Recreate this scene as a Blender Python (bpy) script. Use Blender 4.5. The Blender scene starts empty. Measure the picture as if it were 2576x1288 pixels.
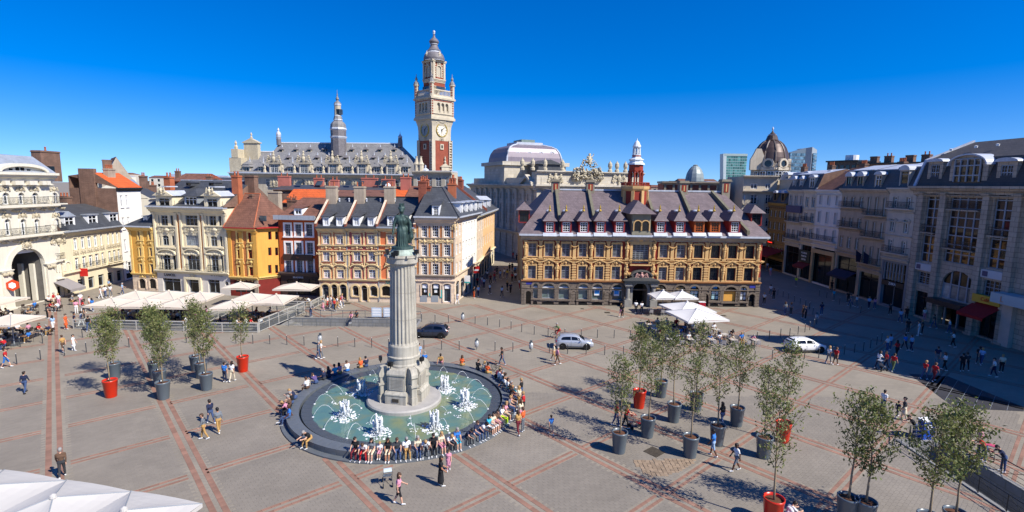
import bpy, math, random
import numpy as np
from mathutils import Vector, Matrix
sc = bpy.context.scene
COL = sc.collection
rnd = random.Random(11)
rad = math.radians
# ------------------------------------------------------------ camera, sky, sun, exposure
CAM_H, FPX, PITCH, ROLL = 17.0, 1308.0, rad(7.8), rad(0.8)
cam = bpy.data.objects.new("camera", bpy.data.cameras.new("camera")); COL.objects.link(cam)
cam.data.sensor_width = 36.0; cam.data.lens = 36.0*FPX/2576.0
cam.data.clip_start = 0.1; cam.data.clip_end = 6000.0
cam.matrix_world = Matrix.Translation((0, 0, CAM_H)) @ Matrix.Rotation(math.pi/2-PITCH, 4, 'X') @ Matrix.Rotation(ROLL, 4, 'Z')
sc.camera = cam
SUN = Vector((0.84*math.cos(rad(44)), -0.543*math.cos(rad(44)), math.sin(rad(44)))).normalized()
world = bpy.data.worlds.new("World"); sc.world = world; world.use_nodes = True
wn, wl = world.node_tree.nodes, world.node_tree.links
bg = wn['Background']
sky = wn.new('ShaderNodeTexSky'); sky.sky_type = 'NISHITA'; sky.sun_disc = False
sky.sun_elevation = math.asin(SUN.z); sky.sun_rotation = math.atan2(SUN.x, SUN.y)
sky.altitude = 300; sky.air_density = 1.0; sky.dust_density = 0.25; sky.ozone_density = 1.5
hs = wn.new('ShaderNodeHueSaturation'); hs.inputs['Saturation'].default_value = 1.66
hs.inputs['Hue'].default_value = 0.519
wt = wn.new('ShaderNodeTexCoord'); wa = wn.new('ShaderNodeVectorMath'); wa.operation = 'ADD'; wa.inputs[1].default_value = (0, 0, 0.1)
wz = wn.new('ShaderNodeVectorMath'); wz.operation = 'NORMALIZE'; wl.new(wt.outputs['Generated'], wa.inputs[0]); wl.new(wa.outputs[0], wz.inputs[0]); wl.new(wz.outputs[0], sky.inputs[0])
wl.new(sky.outputs[0], hs.inputs['Color']); wl.new(hs.outputs[0], bg.inputs[0]); bg.inputs[1].default_value = 0.122
sun = bpy.data.objects.new("sun", bpy.data.lights.new("sun", 'SUN')); COL.objects.link(sun)
sun.data.energy = 5.0; sun.data.angle = rad(0.53); sun.data.color = (1.0, 0.95, 0.87)
sun.rotation_euler = SUN.to_track_quat('Z', 'Y').to_euler()
sun.location = SUN*200
sc.view_settings.view_transform = 'Standard'; sc.view_settings.look = 'None'
sc.view_settings.gamma = 1.0; sc.view_settings.use_curve_mapping = False
sc.view_settings.exposure = 0.5
sc.render.engine = 'CYCLES'
sc.cycles.max_bounces = 5; sc.cycles.diffuse_bounces = 3; sc.cycles.glossy_bounces = 3
sc.cycles.transmission_bounces = 4; sc.cycles.caustics_reflective = False; sc.cycles.caustics_refractive = False
sc.cycles.use_denoising = True
# ------------------------------------------------------------ survey helpers (photo bearing -> place in the world)
def ray(u, v):
    x, y = u-1288.0, v-644.0
    c, s = math.cos(ROLL), math.sin(ROLL)
    x, y = x*c+y*s, -x*s+y*c
    return Vector((x, FPX*math.cos(PITCH)-y*math.sin(PITCH), -FPX*math.sin(PITCH)-y*math.cos(PITCH)))
def G(u, v, z=0.0):
    d = ray(u, v); t = (z-CAM_H)/d.z
    return (d.x*t, d.y*t)
def PY(u, v, Y):
    d = ray(u, v); t = Y/d.y
    return (d.x*t, Y, CAM_H+d.z*t)
def Z(x0, y0, w):
    s = w/2576.0
    return lambda a, b: ((x0+a*s)/1.59006, (y0+b*s)/1.59006)
# ------------------------------------------------------------ mesh collector
class MB:
    def __init__(s): s.v = []; s.f = []; s.m = []
    def add(s, vs, fs, m=0):
        o = len(s.v); s.v.extend(vs)
        for f in fs: s.f.append(tuple(i+o for i in f)); s.m.append(m)
        return s
    def box(s, x0, x1, y0, y1, z0, z1, m=0):
        s.add([(x0,y0,z0),(x1,y0,z0),(x1,y1,z0),(x0,y1,z0),(x0,y0,z1),(x1,y0,z1),(x1,y1,z1),(x0,y1,z1)],
              [(0,3,2,1),(4,5,6,7),(0,1,5,4),(1,2,6,5),(2,3,7,6),(3,0,4,7)], m); return s
    def quad(s, a, b, c, d, m=0): s.add([a,b,c,d], [(0,1,2,3)], m); return s
    def poly(s, pts, m=0): s.add(list(pts), [tuple(range(len(pts)))], m); return s
    def prism(s, xz, y0, y1, m=0):            # (x,z) outline pushed along y
        n = len(xz)
        s.add([(x,y0,z) for x,z in xz]+[(x,y1,z) for x,z in xz],
              [tuple(range(n)), tuple(range(2*n-1,n-1,-1))]+[((i+1)%n,i,i+n,(i+1)%n+n) for i in range(n)], m); return s
    def prof(s, yz, x0, x1, m=0):             # (y,z) profile pushed along x
        n = len(yz)
        s.add([(x0,y,z) for y,z in yz]+[(x1,y,z) for y,z in yz],
              [tuple(range(n-1,-1,-1)), tuple(range(n,2*n))]+[(i,(i+1)%n,(i+1)%n+n,i+n) for i in range(n)], m); return s
    def lathe(s, rz, n=16, c=(0,0,0), a0=0.0, m=0, sx=1, sy=1, cap=True):
        k = len(rz); vs = []; fs = []
        for r, z in rz:
            for i in range(n):
                a = a0+2*math.pi*i/n
                vs.append((c[0]+r*math.cos(a)*sx, c[1]+r*math.sin(a)*sy, c[2]+z))
        for j in range(k-1):
            for i in range(n):
                i2 = (i+1)%n
                fs.append((j*n+i, j*n+i2, (j+1)*n+i2, (j+1)*n+i))
        if cap: fs += [tuple(range(n-1,-1,-1)), tuple((k-1)*n+i for i in range(n))]
        s.add(vs, fs, m); return s
    def tube(s, pts, r, n=6, m=0):
        pts = [Vector(p) for p in pts]; k = len(pts)
        rr = r if isinstance(r, (list, tuple)) else [r]*k
        vs = []; fs = []
        for j, p in enumerate(pts):
            d = (pts[min(j+1,k-1)]-pts[max(j-1,0)])
            if d.length < 1e-9: d = Vector((0,0,1))
            d.normalize()
            a = d.cross(Vector((0,0,1)) if abs(d.z) < 0.9 else Vector((1,0,0))).normalized(); b = d.cross(a)
            for i in range(n):
                t = 2*math.pi*i/n
                vs.append(tuple(p+(a*math.cos(t)+b*math.sin(t))*rr[j]))
        for j in range(k-1):
            for i in range(n):
                i2 = (i+1)%n; fs.append((j*n+i, j*n+i2, (j+1)*n+i2, (j+1)*n+i))
        fs += [tuple(range(n-1,-1,-1)), tuple((k-1)*n+i for i in range(n))]
        s.add(vs, fs, m); return s
    def ball(s, c, r, n=8, m=0):
        if not isinstance(r, (tuple, list)): r = (r,r,r)
        k = max(4, n//2+1); rz = []
        vs = [(c[0],c[1],c[2]-r[2])]; fs = []
        for j in range(1, k):
            t = -math.pi/2+math.pi*j/k
            for i in range(n):
                a = 2*math.pi*i/n
                vs.append((c[0]+r[0]*math.cos(t)*math.cos(a), c[1]+r[1]*math.cos(t)*math.sin(a), c[2]+r[2]*math.sin(t)))
        vs.append((c[0],c[1],c[2]+r[2])); e = len(vs)-1
        for i in range(n):
            i2 = (i+1)%n
            fs.append((0, 1+i2, 1+i)); fs.append((e, 1+(k-2)*n+i, 1+(k-2)*n+i2))
            for j in range(k-2): fs.append((1+j*n+i, 1+j*n+i2, 1+(j+1)*n+i2, 1+(j+1)*n+i))
        s.add(vs, fs, m); return s
    def mesh(s, name, mats, smooth=False):
        me = bpy.data.meshes.new(name); me.from_pydata([tuple(p) for p in s.v], [], s.f)
        if not isinstance(mats, (list, tuple)): mats = [mats]
        for mm in mats: me.materials.append(mm)
        if len(mats) > 1: me.polygons.foreach_set('material_index', s.m)
        if smooth: me.polygons.foreach_set('use_smooth', [True]*len(s.f))
        me.update(); return me
    def obj(s, name, mats, parent=None, loc=(0,0,0), smooth=False, rz=0.0):
        return link(name, s.mesh(name, mats, smooth), parent, loc, rz)
def link(name, me, parent=None, loc=(0,0,0), rz=0.0, scale=None):
    o = bpy.data.objects.new(name, me); COL.objects.link(o)
    if parent is not None: o.parent = parent
    o.location = loc
    if rz: o.rotation_euler = (0,0,rz)
    if scale is not None: o.scale = scale if isinstance(scale, (tuple, list)) else (scale,)*3
    return o
def tag(o, label=None, cat=None, group=None, kind=None):
    if label: o['label'] = label
    if cat: o['category'] = cat
    if group: o['group'] = group
    if kind: o['kind'] = kind
    return o
def thing(name, label, cat, loc=(0,0,0), rz=0.0, group=None):
    return tag(link(name, None, None, loc, rz), label, cat, group)
def dup(o, parent=None):
    c = o.copy(); COL.objects.link(c); c.parent = parent
    for ch in CH.get(o.name, ()): dup(ch, c)
    return c
CH = {}
def remember(root):
    def rec(o):
        CH[o.name] = list(o.children)
        for c in o.children: rec(c)
    rec(root)
# ------------------------------------------------------------ materials
def lin(h):
    h = h.lstrip('#'); out = []
    for i in (0,2,4):
        c = int(h[i:i+2],16)/255.0
        out.append(c/12.92 if c <= 0.04045 else ((c+0.055)/1.055)**2.4)
    return out
MATS = {}
def mat(name, col, rough=0.8, var=0.12, scale=1.5, bump=0.0, bscale=12.0, metal=0.0, spec=0.4, pattern=None, pc=None, pscale=(1,1), streak=0.0, emit=0.0):
    """Procedural material: base tone with large and small scale weathering, optional masonry / slate courses."""
    if name in MATS: return MATS[name]
    c = lin(col) if isinstance(col, str) else list(col)
    m = bpy.data.materials.new(name); m.use_nodes = True; MATS[name] = m
    N, L = m.node_tree.nodes, m.node_tree.links; P = N['Principled BSDF']
    P.inputs['Roughness'].default_value = rough; P.inputs['Metallic'].default_value = metal
    P.inputs['Specular IOR Level'].default_value = spec
    tc = N.new('ShaderNodeTexCoord')
    n1 = N.new('ShaderNodeTexNoise'); n1.inputs['Scale'].default_value = scale; n1.inputs['Detail'].default_value = 6; n1.inputs['Roughness'].default_value = 0.65
    L.new(tc.outputs['Object'], n1.inputs['Vector'])
    cr = N.new('ShaderNodeValToRGB'); e = cr.color_ramp.elements
    e[0].position = 0.3; e[1].position = 0.72
    e[0].color = [x*(1-var*1.3) for x in c]+[1]; e[1].color = [min(1,x*(1+var)) for x in c]+[1]
    L.new(n1.outputs['Fac'], cr.inputs[0]); out = cr.outputs[0]
    hgt = None
    if streak:
        mp = N.new('ShaderNodeMapping'); mp.inputs['Scale'].default_value = (2.2,2.2,0.12)
        n2 = N.new('ShaderNodeTexNoise'); n2.inputs['Scale'].default_value = 2.0; n2.inputs['Detail'].default_value = 5
        L.new(tc.outputs['Object'], mp.inputs[0]); L.new(mp.outputs[0], n2.inputs['Vector'])
        r2 = N.new('ShaderNodeMapRange'); r2.inputs['From Min'].default_value = 0.42; r2.inputs['From Max'].default_value = 0.75
        r2.inputs['To Min'].default_value = 1.0; r2.inputs['To Max'].default_value = 1.0-streak
        L.new(n2.outputs['Fac'], r2.inputs[0])
        mx = N.new('ShaderNodeVectorMath'); mx.operation = 'SCALE'; L.new(out, mx.inputs[0]); L.new(r2.outputs[0], mx.inputs['Scale']); out = mx.outputs[0]
    if pattern:
        sp = N.new('ShaderNodeSeparateXYZ'); L.new(tc.outputs['Object'], sp.inputs[0])
        ad = N.new('ShaderNodeMath'); ad.operation = 'ADD'; L.new(sp.outputs[0], ad.inputs[0]); L.new(sp.outputs[1], ad.inputs[1])
        cb = N.new('ShaderNodeCombineXYZ')
        if pattern == 'floor': L.new(sp.outputs[0], cb.inputs[0]); L.new(sp.outputs[1], cb.inputs[1])
        else: L.new(ad.outputs[0], cb.inputs[0]); L.new(sp.outputs[2], cb.inputs[1])
        bt = N.new('ShaderNodeTexBrick'); bt.inputs['Scale'].default_value = 1.0
        bt.inputs['Brick Width'].default_value = pscale[0]; bt.inputs['Row Height'].default_value = pscale[1]
        bt.inputs['Mortar Size'].default_value = min(pscale)*0.07; bt.inputs['Mortar Smooth'].default_value = 0.3
        pcl = lin(pc) if isinstance(pc, str) else (pc or [x*0.6 for x in c])
        bt.inputs['Color1'].default_value = (1,1,1,1); bt.inputs['Color2'].default_value = (0.92,0.92,0.92,1) if pattern == 'floor' else (0.8,0.8,0.8,1)
        bt.inputs['Mortar'].default_value = [min(1.6, p/max(q,0.01)) for p, q in zip(pcl, c)]+[1]
        L.new(cb.outputs[0], bt.inputs['Vector'])
        mx = N.new('ShaderNodeVectorMath'); mx.operation = 'MULTIPLY'; L.new(out, mx.inputs[0]); L.new(bt.outputs['Color'], mx.inputs[1]); out = mx.outputs[0]
        hgt = bt.outputs['Fac']
    L.new(out, P.inputs['Base Color'])
    if bump or hgt is not None:
        b = N.new('ShaderNodeBump'); b.inputs['Strength'].default_value = bump or 0.4; b.inputs['Distance'].default_value = 0.03
        if hgt is not None:
            iv = N.new('ShaderNodeMath'); iv.operation = 'SUBTRACT'; iv.inputs[0].default_value = 1.0; L.new(hgt, iv.inputs[1]); L.new(iv.outputs[0], b.inputs['Height'])
        else:
            n3 = N.new('ShaderNodeTexNoise'); n3.inputs['Scale'].default_value = bscale; n3.inputs['Detail'].default_value = 4
            L.new(tc.outputs['Object'], n3.inputs['Vector']); L.new(n3.outputs['Fac'], b.inputs['Height'])
        L.new(b.outputs[0], P.inputs['Normal'])
    if emit:
        P.inputs['Emission Color'].default_value = c+[1]; P.inputs['Emission Strength'].default_value = emit
    return m
def glass(name, col, rough=0.06, curtain=None):
    if name in MATS: return MATS[name]
    m = mat(name, col, rough=rough, var=0.5, scale=0.9, spec=0.5)
    N, L = m.node_tree.nodes, m.node_tree.links; P = N['Principled BSDF']
    oi = N.new('ShaderNodeObjectInfo'); src = P.inputs['Base Color'].links[0].from_socket
    mr = N.new('ShaderNodeMapRange'); mr.inputs['To Min'].default_value = 0.5; mr.inputs['To Max'].default_value = 1.8
    L.new(oi.outputs['Random'], mr.inputs[0])
    mx = N.new('ShaderNodeVectorMath'); mx.operation = 'SCALE'; L.new(src, mx.inputs[0]); L.new(mr.outputs[0], mx.inputs['Scale']); L.new(mx.outputs[0], P.inputs['Base Color'])
    return m
GL = glass('window_glass', '171b1f'); GLB = glass('blue_window_glass', '2f373d'); GLC = glass('curtained_glass', '7d8486', 0.12)
GLD = glass('dark_shop_glass', '15171a')
WHT = mat('white_paint', 'e6e6e4', 0.5, 0.04); GREYP = mat('grey_paint', '8d9296', 0.5, 0.06); DARK = mat('dark_metal', '23272b', 0.45, 0.1)
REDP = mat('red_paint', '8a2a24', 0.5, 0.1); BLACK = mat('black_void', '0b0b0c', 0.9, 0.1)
LEAD = mat('lead_sheet', 'b9bec6', 0.42, 0.12, 0.8, streak=0.15); ZINC = mat('zinc_sheet', 'a7adb4', 0.4, 0.1, 0.6, metal=0.25, streak=0.2)
SLATE = mat('slate', '4b4d50', 0.55, 0.16, 0.7, pattern='w', pscale=(0.42,0.26), bump=0.25, streak=0.18)
TILE = mat('brown_tile', '7d5544', 0.8, 0.24, 0.9, pattern='w', pscale=(0.3,0.3), bump=0.5, streak=0.12)
OTILE = mat('orange_tile', 'd2622c', 0.75, 0.1, 0.8, pattern='w', pscale=(0.35,0.35), bump=0.4)
BRICK = mat('red_brick', '8d4d3a', 0.85, 0.18, 1.0, pattern='w', pscale=(0.44,0.16), pc='a08878', bump=0.3, streak=0.1)
BROWNB = mat('brown_brick', '80604f', 0.85, 0.22, 0.8, pattern='w', pscale=(0.44,0.16), pc='83736a', bump=0.3, streak=0.2)
POTRED = mat('terracotta', 'a9603f', 0.7, 0.15)
STONE = mat('pale_stone', 'c9bfa9', 0.85, 0.14, 0.7, pattern='w', pscale=(1.1,0.5), pc='a89e8a', bump=0.15, streak=0.22)
CARV = mat('carved_stone', 'bfb398', 0.85, 0.16, 2.0, bump=0.25, bscale=7, streak=0.2)
# ------------------------------------------------------------ facade toolkit
def Zs(x0, y0, s): return lambda a, b: ((x0+a*s)/1.59006, (y0+b*s)/1.59006)
_win = {}
def bars(mb, w, h, xs, zs, t, y0=-0.04, y1=0.05):
    for x in xs: mb.box(x-t/2, x+t/2, y0, y1, 0.06, h-0.06)
    for z in zs: mb.box(0.06, w-0.06, y0+0.004, y1, z-t/2, z+t/2)
def win_mesh(style, w, h, fm, gm):
    w = max(0.3, round(w/0.05)*0.05); h = max(0.3, round(h/0.05)*0.05)
    key = (style, w, h, fm.name, gm.name)
    if key not in _win:
        mb = MB(); t = 0.09 if style != 'thin' else 0.05
        mb.box(0, t, -0.06, 0.06, 0, h); mb.box(w-t, w, -0.06, 0.06, 0, h)
        mb.box(t, w-t, -0.058, 0.06, 0, t); mb.box(t, w-t, -0.058, 0.06, h-t, h)
        if style == 'cross': bars(mb, w, h, [w/2], [h*0.62], 0.1); bars(mb, w, h, [w*0.25, w*0.75], [h*0.2, h*0.4, h*0.8], 0.035)
        elif style == 'lattice':
            bars(mb, w, h, [w/2], [h*0.62], 0.1)
            bars(mb, w, h, [w*i/6 for i in (1,2,4,5)], [h*i/9 for i in (1,2,3,4,7,8)], 0.035)
        elif style == 'big': bars(mb, w, h, [w*i/4 for i in (1,2,3)], [h*0.66], 0.1); bars(mb, w, h, [w*i/12 for i in (1,2,4,5,7,8,10,11)], [h*i/9 for i in (1,2,3,4,5,7,8)], 0.035)
        elif style == 'sash': bars(mb, w, h, [w/2], [h*0.68], 0.08)
        elif style == 'six': bars(mb, w, h, [w/3, 2*w/3], [h*0.25, h*0.5, h*0.75], 0.05)
        elif style == 'french': bars(mb, w, h, [w/2], [h*0.75], 0.09); bars(mb, w, h, [], [h*0.3], 0.04)
        elif style == 'triple': bars(mb, w, h, [w/3, 2*w/3], [h*0.7], 0.07)
        elif style == 'shop': bars(mb, w, h, [w/2] if w > 1.8 else [], [h*0.78], 0.07)
        fr = mb.mesh('window', [fm])
        g = MB().box(t*0.5, w-t*0.5, 0.02, 0.055, t*0.5, h-t*0.5).mesh('pane', [gm])
        _win[key] = (fr, g)
    return _win[key]
def strip_fan(mb, x0, x1, z1, rise, y, m, n=10):
    """fills the two corners above an arched opening"""
    cx, hw = (x0+x1)/2, (x1-x0)/2
    p = [(cx-hw*math.cos(math.pi*i/n), z1-rise+rise*math.sin(math.pi*i/n)) for i in range(n+1)]
    for i in range(n):
        (xa, za), (xb, zb) = p[i], p[i+1]
        mb.quad((xa,y,za), (xb,y,zb), (xb,y,z1), (xa,y,z1), m)
    return p
class Fac:
    """A building: an Empty at the left end of its front; local x runs along the front, y into the building, z up."""
    def __init__(s, name, label, cat, A, B, group=None):
        s.A, s.B = Vector((A[0],A[1])), Vector((B[0],B[1])); s.L = (s.B-s.A).length
        d = (s.B-s.A)/s.L; s.d = d; s.n = Vector((-d.y, d.x))
        s.root = thing(name, label, cat, (A[0],A[1],0), math.atan2(d.y, d.x), group)
        s.holes = []
    def fp(s, uv, y=0.0):
        d = ray(*uv); o = -s.A
        on, dn = o.dot(s.n), Vector((d.x,d.y)).dot(s.n)
        t = (y-on)/dn
        return (o+Vector((d.x,d.y))*t).dot(s.d), CAM_H+d.z*t
    def rect(s, z, a0, b0, a1, b1, y=0.0):
        x0, z1 = s.fp(z((a0), (b0+b1)/2), y); x1, _ = s.fp(z(a1, (b0+b1)/2), y)
        _, zt = s.fp(z((a0+a1)/2, b0), y); _, zb = s.fp(z((a0+a1)/2, b1), y)
        return x0, x1, zb, zt
    def win(s, x0, x1, z0, z1, style='cross', fm=None, gm=None, rise=0.0, y=0.16, hole=True, parent=None, sill=None):
        fm = fm or WHT; gm = gm or GL
        if hole: s.holes.append((x0, x1, z0, z1, rise))
        fr, g = win_mesh(style, x1-x0, z1-z0, fm, gm)
        o = link('window', fr, parent or s.root, (x0, y, z0)); link('pane', g, o)
        if sill: s.box('sill', x0-0.12, x1+0.12, -0.14, 0.03, z0-0.13, z0-0.004, sill)
        return o
    def wall(s, x0, x1, z0, z1, m, depth=0.34, y=0.0, name='wall', sides=0.0):
        mb = MB(); hs = [h for h in s.holes if h[2] >= z0-0.3 and h[3] <= z1+0.3 and h[0] >= x0-0.05 and h[1] <= x1+0.05]
        xs = sorted({x0, x1}|{min(max(h[i],x0),x1) for h in hs for i in (0,1)}); zs = sorted({z0, z1}|{min(max(h[i],z0),z1) for h in hs for i in (2,3)})
        for i in range(len(xs)-1):
            run = None
            for j in range(len(zs)-1):
                cx, cz = (xs[i]+xs[i+1])/2, (zs[j]+zs[j+1])/2
                hole = any(h[0] < cx < h[1] and h[2] < cz < h[3] for h in hs)
                if not hole: run = (run[0], zs[j+1]) if run else (zs[j], zs[j+1])
                if (hole or j == len(zs)-2) and run:
                    mb.quad((xs[i],y,run[0]), (xs[i+1],y,run[0]), (xs[i+1],y,run[1]), (xs[i],y,run[1])); run = None
        for a, b, c, d, r in hs:
            e = y+depth; sp = d-r
            mb.quad((a,y,c),(a,y,sp),(a,e,sp),(a,e,c)); mb.quad((b,y,sp),(b,y,c),(b,e,c),(b,e,sp)); mb.quad((a,y,c),(a,e,c),(b,e,c),(b,y,c))
            if r:
                p = strip_fan(mb, a, b, d, r, y, 0)
                for i in range(len(p)-1):
                    mb.quad((p[i][0],y,p[i][1]), (p[i][0],e,p[i][1]), (p[i+1][0],e,p[i+1][1]), (p[i+1][0],y,p[i+1][1]))
            else: mb.quad((a,y,d),(b,y,d),(b,e,d),(a,e,d))
        if sides:
            mb.quad((x0,sides,z0),(x0,y,z0),(x0,y,z1),(x0,sides,z1)); mb.quad((x1,y,z0),(x1,sides,z0),(x1,sides,z1),(x1,y,z1)); mb.quad((x1,sides,z0),(x0,sides,z0),(x0,sides,z1),(x1,sides,z1))
        s.holes = [h for h in s.holes if h not in hs]
        return mb.obj(name, m, s.root)
    def box(s, name, x0, x1, y0, y1, z0, z1, m, parent=None):
        return MB().box(x0,x1,y0,y1,z0,z1).obj(name, m, parent or s.root)
    def band(s, x0, x1, z, h, p, m, name='cornice'):
        """stepped moulding of height h below z projecting p"""
        return MB().prof([(0.02,z),(-p,z),(-p,z-h*0.3),(-p*0.72,z-h*0.38),(-p*0.6,z-h*0.62),(-p*0.28,z-h*0.72),(-p*0.22,z-h),(0.02,z-h)], x0, x1).obj(name, m, s.root)
    def pil(s, x, w, z0, z1, m, p=0.14, name='pilaster', rings=0):
        mb = MB().box(x-w/2, x+w/2, -p, 0.01, z0+0.25, z1-0.25)
        mb.box(x-w*0.62, x+w*0.62, -p*1.35, 0.01, z0, z0+0.25); mb.box(x-w*0.62, x+w*0.62, -p*1.4, 0.01, z1-0.25, z1-0.1); mb.box(x-w*0.7, x+w*0.7, -p*1.6, 0.01, z1-0.1, z1)
        for i in range(rings):
            z = z0+0.25+(z1-z0-0.5)*(i+0.5)/rings
            mb.box(x-w*0.66, x+w*0.66, -p*1.5, 0.01, z-0.09, z+0.09)
        return mb.obj(name, m, s.root)
    def surround(s, x0, x1, z0, z1, t, m, p=0.1, rise=0.0, name='window_surround'):
        mb = MB()
        zt = z1-rise
        mb.box(x0-t, x0, -p, 0.02, z0, zt); mb.box(x1, x1+t, -p, 0.02, z0, zt)
        if rise: arch_ring(mb, (x0+x1)/2, zt, (x1-x0)/2, rise, t, -p, 0.02)
        else: mb.box(x0-t, x1+t, -p-0.003, 0.02, z1, z1+t)
        return mb.obj(name, m, s.root)
    def orn(s, kind, x, z, w, h, m, d=0.3, y=0.0, name='relief_ornament', parent=None):
        return link(name, orn_mesh(kind, m), parent or s.root, (x, y, z), 0, (w, d, h))
    def ped(s, x0, x1, z, h, m, p=0.22, kind='tri', name='pediment'):
        mb = MB(); cx = (x0+x1)/2
        if kind == 'tri':
            t = h*0.3
            mb.prism([(x0,z),(cx,z+h-t),(cx,z+h),(x0-0.1,z+t*0.8),(x0-0.1,z)], -p, 0.02); mb.prism([(cx,z+h-t),(x1,z),(x1+0.1,z),(x1+0.1,z+t*0.8),(cx,z+h)], -p, 0.02)
        else: arch_ring(mb, cx, z, (x1-x0)/2-0.12, h-0.15, 0.16, -p, 0.02)
        mb.prism([(x0+0.1,z),(x1-0.1,z),(cx,z+h*0.7)], -p*0.3, 0.02)
        return mb.obj(name, m, s.root)
    def text(s, body, x, z, size, m, y=-0.1, name='lettering', parent=None, ext=0.02):
        cu = bpy.data.curves.new(name, 'FONT'); cu.body = body; cu.size = size; cu.extrude = ext; cu.align_x = 'CENTER'; cu.align_y = 'CENTER'
        cu.resolution_u = 2; cu.materials.append(m)
        o = bpy.data.objects.new(name, cu); COL.objects.link(o); o.parent = parent or s.root
        o.location = (x, y, z); o.rotation_euler = (math.pi/2, 0, 0); return o
    def rail(s, x0, x1, z0, h, m, y=-0.6, name='balcony', slab=None, scroll=True):
        """balcony: slab, top rail, uprights and iron scrollwork"""
        sl = s.box(name, x0-0.06, x1+0.06, y-0.06, 0.01, z0-0.16, z0, slab or CARV)
        mb = MB()
        for a, b, c, d in ((x0,x1,y,y+0.04),(x0,x0+0.04,y+0.04,0),(x1-0.04,x1,y+0.04,0)):
            mb.box(a, b, c, d, z0+h-0.05, z0+h); mb.box(a, b, c, d, z0+0.05, z0+0.09)
        n = max(2, int((x1-x0)/0.16))
        for i in range(n+1):
            x = x0+0.02+(x1-x0-0.04)*i/n
            mb.box(x-0.012, x+0.012, y+0.008, y+0.03, z0+0.09, z0+h-0.05)
        if scroll:
            k = max(1, int((x1-x0)/0.6))
            for i in range(k):
                cx = x0+(x1-x0)*(i+0.5)/k
                mb.tube([(cx+0.2*math.cos(t*0.7)*(1-t*0.07), y+0.02, z0+h*0.5+0.26*math.sin(t*0.7)*(1-t*0.07)) for t in range(11)], 0.018, 4)
        mb.obj('railing', m, sl); return sl
    def roof(s, x0, x1, prof, m, name='roof', gable=None):
        """prof: (y, z, insetL, insetR) from front eave over the ridge to the back"""
        mb = MB(); n = len(prof)
        for i in range(n-1):
            y0,z0,l0,r0 = prof[i]; y1,z1,l1,r1 = prof[i+1]
            mb.quad((x0+l0,y0,z0),(x1-r0,y0,z0),(x1-r1,y1,z1),(x0+l1,y1,z1))
        for sd in (0, 1):
            pts = [((x0+p[2]) if sd == 0 else (x1-p[3]), p[0], p[1]) for p in prof]
            if sd == 0: pts = pts[::-1]
            mb.poly(pts, 0 if gable is None or any(p[2+sd] > 0.01 for p in prof) else 1)
        y0,z0 = prof[0][:2]; y1,z1 = prof[-1][:2]
        mb.quad((x0,y0,z0),(x0,y1,z1),(x1,y1,z1),(x1,y0,z0), 0)
        return mb.obj(name, [m, gable or m], s.root)
    def chim(s, x, y, z0, z1, w, d, m, pots=2, potm=None, cap=None):
        mb = MB().box(x-w/2, x+w/2, y-d/2, y+d/2, z0, z1-0.25)
        mb.box(x-w/2-0.08, x+w/2+0.08, y-d/2-0.08, y+d/2+0.08, z1-0.25, z1-0.12); mb.box(x-w/2-0.02, x+w/2+0.02, y-d/2-0.02, y+d/2+0.02, z1-0.12, z1)
        c = mb.obj('chimney', m, s.root)
        for i in range(pots):
            link('chimney_pot', pot_mesh(), c, (x-w/2+w*(i+0.5)/pots, y, z1))
        return c
    def dormer(s, x0, x1, z0, z1, y0, depth, wm, fm, rm, style='six', kind='gable', gm=None, rh=0.6, over=0.15, t=0.14):
        """a dormer standing on the roof slope: jambs, cheeks, window with its pane, little roof"""
        mb = MB(); cx = (x0+x1)/2
        mb.box(x0, x0+t, y0, y0+depth, z0, z1); mb.box(x1-t, x1, y0, y0+depth, z0, z1)
        mb.box(x0+t, x1-t, y0, y0+depth, z0-0.05, z0+0.1); mb.box(x0+t, x1-t, y0+0.01, y0+depth, z1-t*0.8, z1)
        d = mb.obj('dormer', wm, s.root)
        fr, g = win_mesh(style, x1-x0-2*t, z1-z0-0.1-t*0.8, fm, gm or GL)
        link('window', fr, d, (x0+t, y0+0.12, z0+0.1)); link('pane', g, d, (x0+t, y0+0.12, z0+0.1))
        rb = MB(); a, b, f = x0-over, x1+over, y0-over
        if kind == 'gable':
            rb.quad((a,f,z1),(cx,f+rh*0.25,z1+rh),(cx,y0+depth+0.5,z1+rh),(a,y0+depth,z1)); rb.quad((cx,f+rh*0.25,z1+rh),(b,f,z1),(b,y0+depth,z1),(cx,y0+depth+0.5,z1+rh)); rb.poly([(a,f,z1),(b,f,z1),(cx,f+rh*0.25,z1+rh)]); rb.quad((a,f,z1),(a,y0+depth,z1),(b,y0+depth,z1),(b,f,z1))
        elif kind == 'hip':
            q = y0+(x1-x0)*0.5
            rb.poly([(a,f,z1),(b,f,z1),(cx,q,z1+rh)]); rb.quad((a,f,z1),(cx,q,z1+rh),(cx,y0+depth+0.9,z1+rh),(a,y0+depth,z1)); rb.quad((b,f,z1),(b,y0+depth,z1),(cx,y0+depth+0.9,z1+rh),(cx,q,z1+rh)); rb.quad((a,f,z1),(a,y0+depth,z1),(b,y0+depth,z1),(b,f,z1))
        elif kind == 'shed':
            rb.prof([(f,z1),(y0+depth+1.2,z1+rh),(y0+depth+1.2,z1+rh+0.08),(f,z1+0.1)], a, b)
        elif kind == 'arch':
            n = 8; pts = [(cx-(b-a)/2*math.cos(math.pi*i/n), z1+rh*math.sin(math.pi*i/n)) for i in range(n+1)]
            rb.prism(pts, f, y0+depth+0.3)
        elif kind == 'flat': rb.box(a, b, f, y0+depth, z1, z1+0.12)
        rb.obj('dormer_roof', rm, d); return d
_pot = []
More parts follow.
